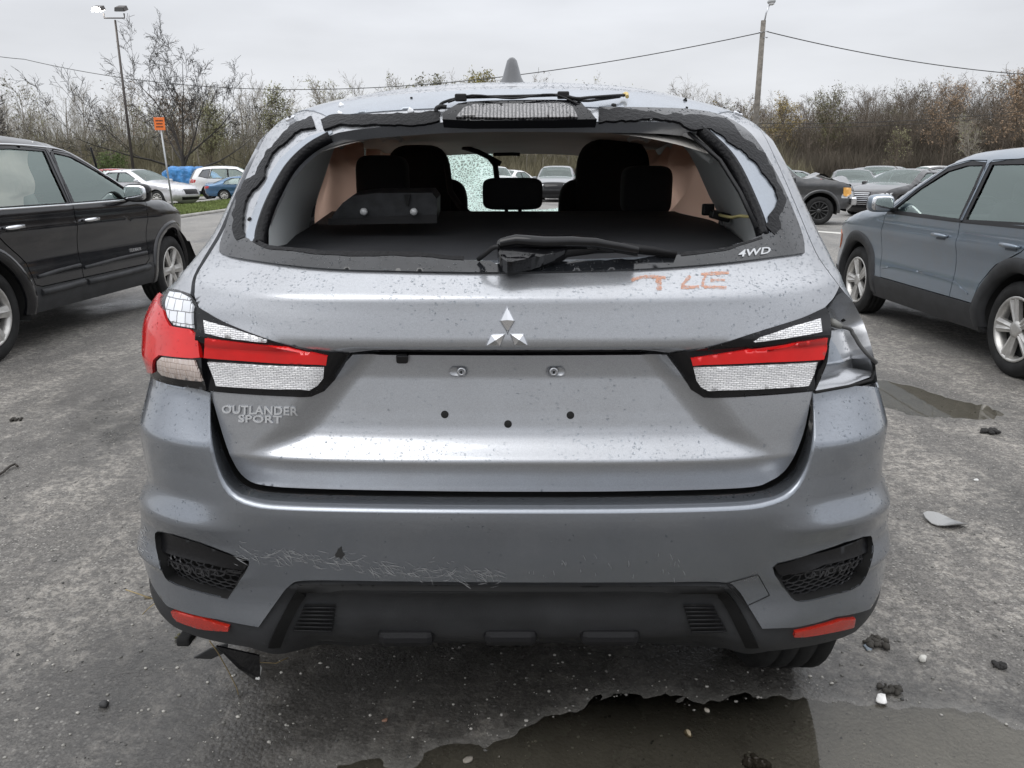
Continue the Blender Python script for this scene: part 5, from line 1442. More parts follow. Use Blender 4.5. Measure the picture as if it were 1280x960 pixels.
# seat belt from the pillar
mb = MB(); mb.tube(U([(558, 205, 3.1), (563, 240, 3.0), (575, 258, 2.9), (590, 270, 2.8)], 0).tolist(), .012, 6); mb.build('seat_belt', M_FABRIC, ROOT)
# folded luggage-shelf end with two round knobs
pl = [(411, 279), (418, 266), (428, 254), (440, 245), (470, 241.5), (540, 241), (546, 249), (546, 272), (544, 279)]
mb = MB(); mb.prism([unproj(x, y, 1.98) for x, y in pl], (0, .10, .01)); sh_ = mb.build('shelf_end', mat('scuffed_black', (.016, .017, .019), .5, spec=.3, var=(40, .5)), ROOT)
mb = MB(); mb.prism([unproj(x, y, 1.975) for x, y in ((410, 281), (410, 273), (546, 268), (546, 279))], (0, .02, 0)); mb.build('shelf_rail', M_BLACKPL, sh_)
for x in (455, 517.5):
    p = unproj(x, 264.5, 1.965); mb = MB(); mb.lathe([(0, .014), (.007, .013), (.009, .008), (.009, 0)], 16, Matrix.Translation(p) @ Matrix.Rotation(PI / 2, 4, 'X')); mb.build('shelf_knob', mat('clear_grey_knob', (.45, .46, .46), .25, coat=.5), sh_)
mb = MB(); mb.prism([unproj(x, y, 1.97) for x, y in ((505, 243), (513, 243), (510, 258), (508, 258))], (0, .01, 0)); mb.build('shelf_crack', M_DARK, sh_)
# pillar trims
def ruled(name, A, B, m, n=30, parent=None, flip=False, mid=None):
    a = rs(np.array(A), n); b = rs(np.array(B), n); rows = [a]
    for t in (.25, .5, .75):
        q = a + (b - a) * t
        if mid: q = q + np.array(mid) * math.sin(PI * t)
        rows.append(q)
    rows.append(b); return strip(name, rows, m, parent or ROOT, flip=flip)
for s, oe, ie in ((-1, [(336,310),(336,296),(338,270),(350,235),(366,208),(388,188),(413,173),(445,163)], [(383,300),(385,290),(391,262),(400,238),(411,205),(416,190),(424,177),(448,170)]),
                  (1, [(955,305),(953,292),(948,270),(936,238),(917,202),(898,178),(880,163),(835,155)], [(912,300),(909,290),(901,272),(887,246),(872,212),(860,190),(846,175),(825,170)])):
    A = [tuple(v) for v in SH.at(SM(oe, 2), -.02)]; B = [tuple(v) for v in U(SM(ie, 2), 2.2)]
    ruled('pillar_trim', A, B, M_TRIMG, flip=s > 0)
    C_ = [(p[0] + s * .10, p[1] + 1.2, p[2]) for p in B]
mb = MB(); q = U([(848,170,2.0),(862,180,1.98),(874,190,1.95),(889,201,1.92)], 0).tolist(); mb.tube(q, .008, 6); mb.build('loose_trim_strip', M_TRIMG, ROOT)
mb = MB(); mb.tube(U([(800,170,1.9),(860,165,1.86),(900,200,1.80),(925,240,1.74),(946,285,1.68)], 0).tolist(), .005, 5); mb.build('harness', M_BLACKPL, ROOT)
mb = MB(); mb.tube(U([(893,266,2.1),(903,270,2.0),(915,272,1.9),(925,270,1.85),(936,271,1.8),(942,266,1.78)], 0).tolist(), .004, 5); wr_ = mb.build('yellow_taped_wire', mat('yellow_tape', (.45, .40, .18), .6), ROOT)
mb = MB(); mb.box(unproj(900, 270, 2.05), (.05, .03, .022), Matrix.Rotation(.25, 3, 'Y'), bev=.004); mb.box(unproj(885, 262, 2.1), (.03, .02, .03), bev=.004); mb.build('strut_bracket', M_BLACKPL, ROOT)
# headliner
hl = []
for y, z, w_ in ((1.84, 1.488, .44), (1.95, 1.515, .50), (2.3, 1.535, .57), (3.0, 1.54, .62), (3.7, 1.508, .60), (3.9, 1.480, .58)):
    hl.append(np.stack([ix * 2 * w_ - w_, np.full(30, y), z - .05 * np.abs(ix * 2 - 1) ** 3], -1))
strip('headliner', hl, M_HEAD, ROOT)
for x in (490, 798):
    q = U([(x - 13, 176, 2.7), (x - 9, 172.5, 2.7), (x, 171.5, 2.7), (x + 9, 173, 2.7), (x + 13, 177, 2.7)], 0).tolist(); mb = MB(); mb.tube(q, .009, 6); mb.build('grab_handle', M_TRIMG, ROOT)
# side rails above the windows
for s in (-1, 1):
    a = [np.array([s * .575, y, 1.50]) for y in np.linspace(2.4, 3.9, 30)]; b = [p + np.array([s * .02, 0, -.08]) for p in a]
    strip('roof_rail_trim', [a, b], M_TRIMG, ROOT)
# curtain airbags hanging in the side windows
MA = bpy.data.materials.new('airbag_cloth'); MA.use_nodes = True; n = MA.node_tree; p = n.nodes['Principled BSDF']; p.inputs['Base Color'].default_value = (.85, .62, .52, 1); p.inputs['Roughness'].default_value = .8
tl = n.nodes.new('ShaderNodeBsdfTranslucent'); tl.inputs[0].default_value = (.92, .62, .48, 1); x_ = n.nodes.new('ShaderNodeMixShader'); x_.inputs[0].default_value = .8
n.links.new(p.outputs[0], x_.inputs[1]); n.links.new(tl.outputs[0], x_.inputs[2]); n.links.new(x_.outputs[0], n.nodes['Material Output'].inputs[0])
zt = n.nodes.new('ShaderNodeTexNoise'); zt.inputs['Scale'].default_value = 9; bb_ = n.nodes.new('ShaderNodeBump'); bb_.inputs['Distance'].default_value = .02; bb_.inputs['Strength'].default_value = .6
tcx = n.nodes.new('ShaderNodeTexCoord'); n.links.new(tcx.outputs['Object'], zt.inputs['Vector']); n.links.new(zt.outputs['Fac'], bb_.inputs['Height']); n.links.new(bb_.outputs[0], p.inputs['Normal'])
def drape(name, s, Y0, Y1, z0, z1, x, seed, amp=.025):
    r_ = np.random.RandomState(seed); n1, n2 = 60, 24; y = np.linspace(Y0, Y1, n1); z = np.linspace(z1, z0, n2); YY, ZZ = np.meshgrid(y, z)
    ph = r_.uniform(0, 6, 5); k = np.linspace(0, 1, n2)[:, None]
    X = s * (x + amp * (np.sin(YY * 9 + ph[0] + 2 * k) * (.5 + k) + .6 * np.sin(YY * 17 + ph[1] - 3 * k) + .5 * np.sin(ZZ * 22 + YY * 4 + ph[2])) - .04 * k)
    ZZ = ZZ + .03 * k * np.sin(YY * 7 + ph[3])
    V = np.stack([X, YY, ZZ], -1).reshape(-1, 3); i0 = (np.arange(n2 - 1)[:, None] * n1 + np.arange(n1 - 1)[None]).ravel()
    return mobj(name, V, np.stack([i0, i0 + 1, i0 + n1 + 1, i0 + n1], 1), MA, ROOT, smooth=True)
drape('curtain_airbag', -1, 2.25, 3.9, 1.22, 1.50, .565, 3); drape('curtain_airbag', 1, 2.2, 3.9, 1.20, 1.50, .575, 4, .03)
# windscreen: the left half crazed, the rest fallen out
MC = bpy.data.materials.new('crazed_glass'); MC.use_nodes = True; n = MC.node_tree; p = n.nodes['Principled BSDF']; p.inputs['Base Color'].default_value = (.66, .86, .78, 1); p.inputs['Roughness'].default_value = .3
tr_ = n.nodes.new('ShaderNodeBsdfTransparent'); tr_.inputs[0].default_value = (.75, .86, .82, 1); x_ = n.nodes.new('ShaderNodeMixShader')
tlc = n.nodes.new('ShaderNodeBsdfTranslucent'); tlc.inputs[0].default_value = (.80, 1, .92, 1); x2_ = n.nodes.new('ShaderNodeMixShader'); x2_.inputs[0].default_value = .65; n.links.new(p.outputs[0], x2_.inputs[1]); n.links.new(tlc.outputs[0], x2_.inputs[2])
tcx = n.nodes.new('ShaderNodeTexCoord'); wp_ = n.nodes.new('ShaderNodeTexNoise'); wp_.inputs['Scale'].default_value = 6; ad = n.nodes.new('ShaderNodeMixRGB'); ad.inputs[0].default_value = .12
v_ = n.nodes.new('ShaderNodeTexVoronoi'); v_.feature = 'DISTANCE_TO_EDGE'; v_.inputs['Scale'].default_value = 75
rr_ = n.nodes.new('ShaderNodeMapRange'); rr_.inputs[1].default_value = .02; rr_.inputs[2].default_value = .22; rr_.inputs[3].default_value = 1; rr_.inputs[4].default_value = .30
n.links.new(tcx.outputs['Object'], wp_.inputs['Vector']); n.links.new(tcx.outputs['Object'], ad.inputs[1]); n.links.new(wp_.outputs['Color'], ad.inputs[2]); n.links.new(ad.outputs[0], v_.inputs['Vector']); n.links.new(v_.outputs['Distance'], rr_.inputs[0])
n.links.new(rr_.outputs[0], x_.inputs[0]); n.links.new(tr_.outputs[0], x_.inputs[1]); n.links.new(x2_.outputs[0], x_.inputs[2]); n.links.new(x_.outputs[0], n.nodes['Material Output'].inputs[0])
wy = lambda y: 3.88 + (y - 183) / 85 * .5
wsp = SM([(480,182),(552,182),(600,183),(613,186),(617,200),(622,215),(620,236),(626,250),(640,258),(680,262),(722,256),(745,262),(745,285),(480,285)], 3)
V, T = cdt([[(a / 30, b / 30) for a, b in wsp]], .12); T = T[inpoly(V[T].mean(1), [(a / 30, b / 30) for a, b in wsp])]
Pw = np.array([tuple(unproj(a * 30, b * 30, wy(b * 30) + .02 * math.sin(a * 3) * math.sin(b * 2.3))) for a, b in V])
mobj('broken_windscreen', Pw, T, MC, ROOT, smooth=True)
mb = MB(); mb.tube(U([(578,184,3.7),(598,190,3.72),(612,197,3.72),(626,205,3.72)], 0).tolist(), .012, 6); mb.tube(U([(612,197,3.72),(619,206,3.72),(621,222,3.72),(621,236,3.72)], 0).tolist(), .014, 6); mb.tube(U([(617,193,3.7),(640,192.5,3.7),(650,193,3.7)], 0).tolist(), .008, 5); mb.build('hanging_mirror_arm', M_BLACKPL, ROOT)
mb = MB(); mb.superq((0, 4.35, 1.0), (1.35, .5, .2), .4, 20, 10); mb.build('dashboard', M_FABRIC, ROOT)

# ================================================================== OTHER VEHICLES
def gapstrip(line, w_):
    L = rs(np.array(line, float), max(4, len(line) * 4)); t = np.gradient(L, axis=0); t /= np.linalg.norm(t, axis=1)[:, None]; nn = np.stack([-t[:, 1], t[:, 0]], -1)
    return [tuple(p) for p in L + nn * w_ / 2] + [tuple(p) for p in (L - nn * w_ / 2)[::-1]]

def grow(poly, g):
    P = np.array(poly, float); c = P.mean(0); d = P - c; return [tuple(q) for q in P + d / np.linalg.norm(d, axis=1)[:, None] * g]

def lamps(root, S, front, rear, side_f=None, side_r=None, grille=None, low=None, grille_m=None):
    pj = Proj(root)
    for s in (1, -1):
        if front:
            h = pj.patch('headlamp', [(s * a, b) for a, b in front], ('x', 1), M_HLAMP, root, .004, .05)
        if side_f: pj.patch('headlamp_side', side_f, ('y', s), M_HLAMP, root, .004, .05)
        if rear: pj.patch('tail_lamp', [(s * a, b) for a, b in rear], ('x', -1), M_TAILR, root, .004, .05)
        if side_r: pj.patch('tail_lamp_side', side_r, ('y', s), M_TAILR, root, .004, .05)
    if grille: 
        g = pj.patch('grille', grille, ('x', 1), grille_m or M_GLOSSB, root, .004, .05)
    if low: pj.patch('lower_grille', low, ('x', 1), M_BLACKPL, root, .004, .05)
    return pj

def mirror(root, x, z, y, s, m, glass_back=True, k=1.0):
    mb = MB(); mb.superq((x, s * (y + .10 * k), z), (.11 * k, .20 * k, .14 * k), .6, 16, 10); o = mb.build('door_mirror', m, root)
    mb = MB(); mb.superq((x - .044 * k, s * (y + .10 * k), z), (.035, .175 * k, .115 * k), .55, 16, 8); mb.build('mirror_glass', M_CHROME, o)
    mb = MB(); mb.box((x + .0, s * (y + .0), z - .05 * k), (.06, .10, .04), bev=.01); mb.build('mirror_foot', M_BLACKPL, o)

SUV_OL = [(-.70, .34, 'rear'), (-.80, .50, 'rear'), (-.83, .78, 'rear'), (-.80, 1.00, 'rglass'), (-.66, 1.26, 'rglass'), (-.52, 1.46, 'roof'), (-.15, 1.58, 'roof'), (.5, 1.63, 'roof'), (1.1, 1.62, 'roof'), (1.5, 1.55, 'shield'), (1.9, 1.34, 'shield'), (2.25, 1.12, 'hood'), (2.7, 1.05, 'hood'), (3.15, .96, 'hood'), (3.38, .84, 'nose'), (3.48, .64, 'nose'), (3.46, .42, 'nose'), (3.32, .27, 'nose')]
SED_OL = [(-.88, .30, 'rear'), (-1.02, .48, 'rear'), (-1.05, .80, 'rear'), (-.98, .97, 'rear'), (-.55, 1.02, 'rglass'), (-.15, 1.20, 'rglass'), (.22, 1.36, 'roof'), (.6, 1.43, 'roof'), (1.1, 1.45, 'roof'), (1.45, 1.40, 'shield'), (1.9, 1.20, 'shield'), (2.3, 1.00, 'hood'), (2.8, .93, 'hood'), (3.3, .84, 'hood'), (3.55, .72, 'nose'), (3.66, .54, 'nose'), (3.64, .36, 'nose'), (3.5, .24, 'nose')]
PIC_OL = [(-1.05, .58, 'rear'), (-1.15, .80, 'rear'), (-1.15, 1.10, 'roof'), (-.2, 1.20, 'roof'), (.85, 1.22, 'rglass'), (.98, 1.50, 'rglass'), (1.08, 1.76, 'roof'), (1.5, 1.86, 'roof'), (2.2, 1.84, 'shield'), (2.55, 1.62, 'shield'), (2.95, 1.32, 'hood'), (3.5, 1.28, 'hood'), (4.1, 1.20, 'hood'), (4.32, 1.08, 'nose'), (4.40, .85, 'nose'), (4.38, .60, 'nose'), (4.25, .46, 'nose')]

def far_car(kind, name, label, cat, loc, rz, col, metal=.5, scale=1, group=None, lampsrear=True, rim=None, spokes=10, H=1, extra=None, steer=0):
    root = empty(name, loc, rz, label, cat, group)
    pm = paint('paint_' + name + '_%.2f_%.2f_%.2f' % col, col, metal, .3, 1.0, .10)
    if kind == 'suv':
        S = dict(outline=SUV_OL, W=.92, belt=1.02, Rw=.35, bottom=[(2.4, .27), (.5, .27)], arches=[(0, .35, .42), (2.68, .35, .42)], tumble=.30)
        wins = [('side_window', [(.98, 1.06), (.98, 1.50), (1.38, 1.46), (1.75, 1.26), (1.98, 1.08)]), ('side_window', [(.90, 1.06), (.90, 1.51), (.22, 1.50), (.05, 1.06)]), ('quarter_window', [(-.03, 1.07), (.12, 1.49), (-.22, 1.44), (-.45, 1.16)])]
        drs = [[(.94, .40), (.94, 1.52), (1.42, 1.48), (2.02, 1.08), (2.02, .40)], [(.94, .40), (.94, 1.52), (.10, 1.52), (-.05, 1.04), (.08, .80), (.46, .60), (.50, .40)]]
        clad = [('cladding', [(-.85, .2), (-.85, .44), (3.6, .44), (3.6, .2)])]
        F = [(.46, .80), (.80, .90), (.88, .78), (.52, .70)]; G = [(-.42, .62), (.42, .62), (.46, .86), (-.46, .86)]; LG = [(-.5, .36), (.5, .36), (.55, .52), (-.55, .52)]; RR = [(.50, .98), (.84, 1.02), (.86, .84), (.56, .82)]
        sf = [(3.12, .88), (3.34, .82), (3.40, .74), (3.24, .76)]; sr = [(-.60, .98), (-.80, .96), (-.82, .84), (-.66, .84)]
    elif kind == 'sedan':
        S = dict(outline=SED_OL, W=.91, belt=.95, Rw=.325, bottom=[(2.4, .22), (.5, .22)], arches=[(0, .325, .375), (2.78, .325, .375)], tumble=.42, Re=.12)
        wins = [('side_window', [(.98, .98), (.98, 1.34), (1.32, 1.32), (1.72, 1.14), (1.98, .98)]), ('side_window', [(.90, .98), (.90, 1.34), (.45, 1.31), (.12, 1.16), (.02, .99)])]
        drs = [[(.94, .30), (.94, 1.36), (1.36, 1.34), (2.02, .98), (2.02, .30)], [(.94, .30), (.94, 1.36), (.42, 1.33), (-.04, .98), (.10, .76), (.42, .52), (.48, .30)]]
        clad = []
        F = [(.42, .66), (.78, .74), (.86, .68), (.50, .58)]; G = [(-.38, .50), (.38, .50), (.42, .70), (-.42, .70)]; LG = [(-.5, .28), (.5, .28), (.55, .40), (-.55, .40)]; RR = [(.45, .84), (.80, .88), (.82, .72), (.48, .70)]
        sf = [(3.25, .76), (3.50, .70), (3.56, .62), (3.36, .64)]; sr = [(-.80, .88), (-1.0, .88), (-1.02, .74), (-.84, .74)]
    else:
        S = dict(outline=PIC_OL, W=.98, belt=1.22, Rw=.40, bottom=[(3.0, .50), (.8, .50)], arches=[(0, .42, .50), (3.5, .42, .50)], tumble=.30, Re=.10, floorz=.62, spokes=12, rim=M_RIMD, seatpos=((1.9, .36), (1.9, -.36)), dash=2.55)
        wins = [('side_window', [(1.95, 1.28), (1.95, 1.72), (2.2, 1.72), (2.68, 1.30)]), ('side_window', [(1.86, 1.28), (1.86, 1.73), (1.2, 1.72), (1.12, 1.28)])]
        drs = [[(1.90, .56), (1.90, 1.76), (2.24, 1.76), (2.78, 1.28), (2.78, .56)], [(1.90, .56), (1.90, 1.76), (1.14, 1.76), (1.05, 1.26), (1.05, .56)]]
        clad = []
        F = [(.55, .92), (.90, .98), (.92, .76), (.58, .74)]; G = [(-.5, .66), (.5, .66), (.52, .98), (-.52, .98)]; LG = None; RR = [(.80, 1.1), (.94, 1.1), (.94, .8), (.80, .8)]
        sf = [(4.10, 1.02), (4.30, 1.0), (4.34, .80), (4.14, .80)]; sr = None
    S['paint'] = pm; S['sp'] = .10; S['spokes'] = S.get('spokes', spokes); S['rim'] = rim or S.get('rim'); S['steer'] = steer
    S['regions'] = [(n_, p, G_SIDE if n_ == 'side_window' else G_DARK, -.012) for n_, p in wins] + [('window_trim', grow(p, .045), M_BLACKPL, -.003) for n_, p in wins] + [('gap', gapstrip(d + [d[0]], .016), None, 0) for d in drs[:1]] + [('door', d, pm, 0) for d in drs] + [(n_, p, M_GREYPL, .004) for n_, p in clad]
    if extra: S.update(extra)
    hw, out, parts = build_car(root, S)
    lamps(root, S, F, RR if lampsrear else None, sf, sr, G, LG)
    b = S['belt']
    for s in (1, -1):
        x = 2.0 if kind != 'pickup' else 2.72
        mirror(root, x, b + .07, float(hw(np.array([x]), np.array([b]))[0]), s, pm, k=1.0)
    root.scale = (scale, scale, scale * H)
    return root, hw, pm

def place_front(px, Y, rz, wb): 
    """rear axle position when the front axle stands at picture column px, distance Y"""
    x = (px - 640) / FPX * Y * 1.0
    return (x - wb * math.cos(rz), Y - wb * math.sin(rz), 0)

# ---- near left: black crossover, front end stripped
BLK = paint('black_crossover_paint', (.006, .0065, .009), .2, .12, .6, .04)
LOL = [(-.70, .42, 'rear'), (-.88, .55, 'rear'), (-.93, .80, 'rear'), (-.90, 1.05, 'rglass'), (-.76, 1.34, 'rglass'), (-.62, 1.54, 'roof'), (-.25, 1.635, 'roof'), (.4, 1.675, 'roof'), (1.05, 1.66, 'roof'), (1.5, 1.59, 'shield'), (2.0, 1.34, 'shield'), (2.42, 1.14, 'hood'), (2.85, 1.10, 'hood'), (3.14, 1.03, 'hood'), (3.27, .95, 'nose'), (3.32, .84, 'nose'), (3.31, .74, 'nose')]
LS = dict(outline=LOL, W=.925, belt=1.10, Rw=.362, Tw=.235, bottom=[(3.10, .58), (2.7, .30), (.2, .30)], arches=[(0, .362, .445), (2.86, .362, .455)], tumble=.36, Re=.10, paint=BLK, near=True, sp=.042, flare=.075, flare_mat=BLK, spokes=6, rimk=.68, steer=R(4), dash=2.0, taper=.12,
          seatmat=mat('grey_cloth_seat', (.30, .29, .27), .9), seatpos=((1.15, .38), (1.15, -.38), (.25, .38), (.25, -.38)))
fw = [(1.20, 1.145), (1.22, 1.40), (1.27, 1.555), (1.50, 1.525), (1.80, 1.40), (2.10, 1.24), (2.24, 1.155)]
rw = [(1.10, 1.145), (1.12, 1.40), (1.15, 1.565), (.75, 1.575), (.40, 1.56), (.22, 1.35), (.16, 1.145)]
qw = [(.06, 1.15), (.12, 1.34), (.28, 1.55), (-.10, 1.53), (-.42, 1.42), (-.58, 1.19)]
fd = [(1.15, .50), (1.15, 1.14), (1.22, 1.59), (1.52, 1.565), (1.9, 1.39), (2.36, 1.12), (2.30, .80), (2.28, .50)]
rd = [(1.15, .50), (1.15, 1.14), (1.22, 1.59), (.75, 1.61), (.36, 1.60), (.12, 1.30), (.02, 1.05), (.24, .88), (.46, .72), (.52, .50)]
LS['regions'] = [('side_window', fw, G_SIDE, -.014), ('side_window', rw, G_SIDE, -.014), ('quarter_window', qw, G_DARK, -.014)] + [('window_trim', grow(p, .035), M_GLOSSB, -.004) for p in (fw, rw, qw)] + \
    [('gap', gapstrip(fd + [fd[0]], .009), None, 0), ('gap', gapstrip(rd + [rd[0]], .009), None, 0), ('gap', gapstrip([(1.9, .98), (2.1, .88), (2.27, .80)], .0001), None, 0),
     ('door', fd, BLK, 0), ('door', rd, BLK, 0), ('cladding', [(.45, .25), (.45, .505), (2.5, .505), (2.5, .25)], M_GREYPL, .006)]
LR = empty('black_crossover', (-4.76, 5.80, 0), R(86), 'glossy black crossover missing its front bumper, an airbag hanging in the rear door window', 'car')
hwL, outL, _ = build_car(LR, LS)
pjL = Proj(LR)
def railL(name, pts, r_, m, s, off=.008, parent=None):
    q = []
    for x, z in SM(pts, 4):
        y = float(hwL(np.array([x]), np.array([z]))[0]) + off; q.append((x, s * y, z))
    mb = MB(); mb.tube(q, r_, 6); return mb.build(name, m, parent or LR)
for s in (-1, 1):
    railL('chrome_strip', [(-.5, 1.14), (.1, 1.125), (1.15, 1.125), (2.28, 1.135)], .009, M_CHROME, s, .002)
    railL('chrome_strip', [(2.33, 1.135), (2.0, 1.32), (1.7, 1.48), (1.45, 1.575), (1.1, 1.60), (.7, 1.605), (.3, 1.59), (-.2, 1.55)], .008, M_CHROME, s, .0)
    for x in (1.33, .33):
        y = float(hwL(np.array([x]), np.array([.98]))[0]); q = [(x - .09, s * (y + .004), .985), (x - .07, s * (y + .035), .987), (x, s * (y + .042), .99), (x + .09, s * (y + .035), .992), (x + .11, s * (y + .004), .992)]
        mb = MB(); mb.tube(q, [.010, .016, .018, .017, .012], 8); h = mb.build('door_handle', M_CHROME, LR)
        pjL.patch('handle_recess', [(x - .06, .955), (x + .08, .955), (x + .08, 1.0), (x - .06, 1.0)], ('y', s), M_DARK, h, .002, .02, .002)
    # padded sill mouldings
    for a, b in ((.56, 1.14), (1.19, 2.26)):
        for z, w_ in ((.60, .018), (.455, .03)):
            railL('side_moulding', [(a, z - (.02 if z > .5 else .0)), ((a + b) / 2, z), (b, z + .01)], w_, M_GREYPL, s, -.004 if z > .5 else .004)
    mirror(LR, 2.02, 1.20, float(hwL(np.array([2.1]), np.array([1.15]))[0]), s, M_GLOSSB, k=1.25)
V, Fc = text_mesh('TERRAIN', .045, .002, 0, 1.25); P = []
for v in V: P.append((2.05 + v.x, -(float(hwL(np.array([2.05]), np.array([.66]))[0]) + .004) - v.z, .655 + v.y))
mobj('lettering', P, Fc, M_CHROME, LR)
mb = MB(); mb.tube([(2.35, -.55, 1.22), (2.20, -.56, 1.34), (2.02, -.62, 1.62)], .010, 6); mb.build('raised_wiper', M_BLACKPL, LR)
mb = MB(); mb.superq((.35, 0, 1.71), (.10, .05, .05), .8, 10, 8); mb.build('roof_antenna', M_GLOSSB, LR)
# airbag cloth in the rear right window, pale interior
rgd = np.random.RandomState(4); y_, z_ = np.meshgrid(np.linspace(.45, 1.02, 30), np.linspace(1.10, 1.56, 20)); X_ = -.70 + .02 * np.sin(y_ * 14) + .02 * np.sin(z_ * 19 + y_ * 5) + (1.3 - z_) * .02
i0 = (np.arange(19)[:, None] * 30 + np.arange(29)[None]).ravel()
pale = mat('pale_airbag_cloth', (.78, .62, .56), .85, bump=(9, .6, .03))
mobj('curtain_airbag', np.stack([y_ - .12 * (z_ < 1.2), X_, z_], -1).reshape(-1, 3), np.stack([i0, i0 + 1, i0 + 31, i0 + 30], 1), pale, LR, smooth=True)
# exposed, stripped nose: hanging arch liner, crash beam, dark radiator
mb = MB(); mb.box((3.18, 0, .62), (.10, 1.25, .12), bev=.02); mb.build('crash_beam', M_UNDER, LR)
mb = MB(); mb.box((3.05, 0, .70), (.06, 1.0, .45)); mb.build('radiator', M_DARK, LR)
for s in (-1, 1):
    V = []; F = []; 
    for i, a in enumerate(np.linspace(.05, .95, 9)):
        for k, yy in enumerate((.62, .74, .86)): V.append((3.25 + .34 * math.sin(a * 1.4) + .02 * k, s * yy, .62 - .40 * a + .05 * math.sin(a * 9 + k)))
    F = [(i * 3 + k, i * 3 + k + 1, i * 3 + k + 4, i * 3 + k + 3) for i in range(8) for k in range(2)]
    mobj('torn_arch_liner', V, F, M_BLACKPL, LR, smooth=True)
    pjL.patch('tail_lamp', [(s * .62, 1.06), (s * .84, 1.08), (s * .88, .84), (s * .66, .84)], ('x', -1), M_TAILR, LR, .004, .04)

# ---- near right: blue-grey small crossover
KP = paint('blue_grey_paint', (.165, .205, .25), .6, .30, 1.0, .12)
KOL = [(-.62, .36, 'rear'), (-.76, .50, 'rear'), (-.82, .76, 'rear'), (-.78, .98, 'rglass'), (-.62, 1.24, 'rglass'), (-.50, 1.40, 'roof'), (-.15, 1.51, 'roof'), (.45, 1.555, 'roof'), (.95, 1.555, 'roof'), (1.35, 1.505, 'shield'), (1.80, 1.30, 'shield'), (2.18, 1.09, 'hood'), (2.6, 1.03, 'hood'), (3.0, .95, 'hood'), (3.25, .84, 'nose'), (3.37, .66, 'nose'), (3.37, .46, 'nose'), (3.24, .28, 'nose')]
KS = dict(outline=KOL, W=.90, belt=1.02, Rw=.334, Tw=.215, bottom=[(2.3, .24), (.3, .24)], arches=[(0, .334, .40), (2.6, .334, .40)], tumble=.36, Re=.10, paint=KP, near=True, sp=.042, flare=.10, spokes=5, rimk=.68, dash=1.75, taper=.14, seatmat=mat('dark_cloth_seat', (.03, .03, .032), .9))
fw = [(.84, 1.045), (.86, 1.25), (.90, 1.445), (1.12, 1.445), (1.36, 1.40), (1.66, 1.25), (1.94, 1.06)]
rw = [(.74, 1.045), (.75, 1.25), (.78, 1.45), (.40, 1.45), (.10, 1.43), (-.06, 1.30), (-.14, 1.07)]
qw = [(-.24, 1.09), (-.16, 1.30), (-.02, 1.42), (-.28, 1.36), (-.42, 1.16)]
fd = [(.79, .44), (.79, 1.03), (.84, 1.48), (1.16, 1.485), (1.44, 1.43), (2.04, 1.04), (2.08, .80), (2.02, .44)]
rd = [(.79, .44), (.79, 1.03), (.84, 1.48), (.40, 1.485), (.06, 1.47), (-.16, 1.28), (-.22, 1.03), (.0, .86), (.30, .74), (.44, .60), (.48, .44)]
KS['regions'] = [('side_window', fw, G_SIDE, -.014), ('side_window', rw, G_SIDE, -.014), ('quarter_window', qw, G_DARK, -.014)] + [('window_trim', grow(p, .045), M_BLACKPL, -.004) for p in (fw, rw, qw)] + \
    [('window_trim', gapstrip([(-.4, 1.035), (.8, 1.025), (2.02, 1.035)], .02), M_BLACKPL, .003)] + [('gap', gapstrip(fd + [fd[0]], .008), None, 0), ('gap', gapstrip(rd + [rd[0]], .008), None, 0),
     ('door', fd, KP, 0), ('door', rd, KP, 0), ('cladding', [(-.9, .2), (-.9, .40), (.30, .40), (.50, .46), (1.2, .44), (2.1, .44), (3.5, .42), (3.5, .2)], M_GREYPL, .008)]
KR = empty('blue_grey_crossover', (4.36, 5.38, 0), R(90), 'blue-grey small crossover with dark wheel arch cladding and five twin-spoke alloy wheels', 'car')
hwK, outK, _ = build_car(KR, KS)
pjK = Proj(KR)
for s in (-1, 1):
    for x in (1.02, .10):
        y = float(hwK(np.array([x]), np.array([.90]))[0]); q = [(x - .10, s * (y + .002), .90), (x - .08, s * (y + .028), .902), (x, s * (y + .036), .905), (x + .08, s * (y + .030), .905), (x + .10, s * (y + .002), .905)]
        mb = MB(); mb.tube(q, [.009, .014, .016, .015, .010], 8); h = mb.build('door_handle', KP, KR)
        pjK.patch('handle_recess', [(x - .07, .868), (x + .06, .868), (x + .07, .915), (x - .07, .915)], ('y', s), mat('recess_shade', (.05, .06, .075), .4, .4), h, .002, .02, .002)
    mirror(KR, 1.93, 1.12, float(hwK(np.array([1.93]), np.array([1.03]))[0]), s, KP, k=1.15)
    pjK.patch('turn_lamp', [(3.12, .76), (3.18, .80), (3.24, .72), (3.20, .60)], ('y', s), mat('orange_lens', (.5, .12, .03), .2, coat=1), KR, .006, .03)
    pjK.patch('tail_lamp', [(s * .5, .96), (s * .80, .98), (s * .82, .82), (s * .52, .84)], ('x', -1), M_TAILR, KR, .006, .03)
    pjK.patch('sill_crease', gapstrip([(.55, .50), (.75, .56), (1.1, .575), (1.8, .565), (2.0, .52)], .012), ('y', s), KP, KR, .006, .03, .004)
outK['shield'].data.materials[0] = G_SHIELD

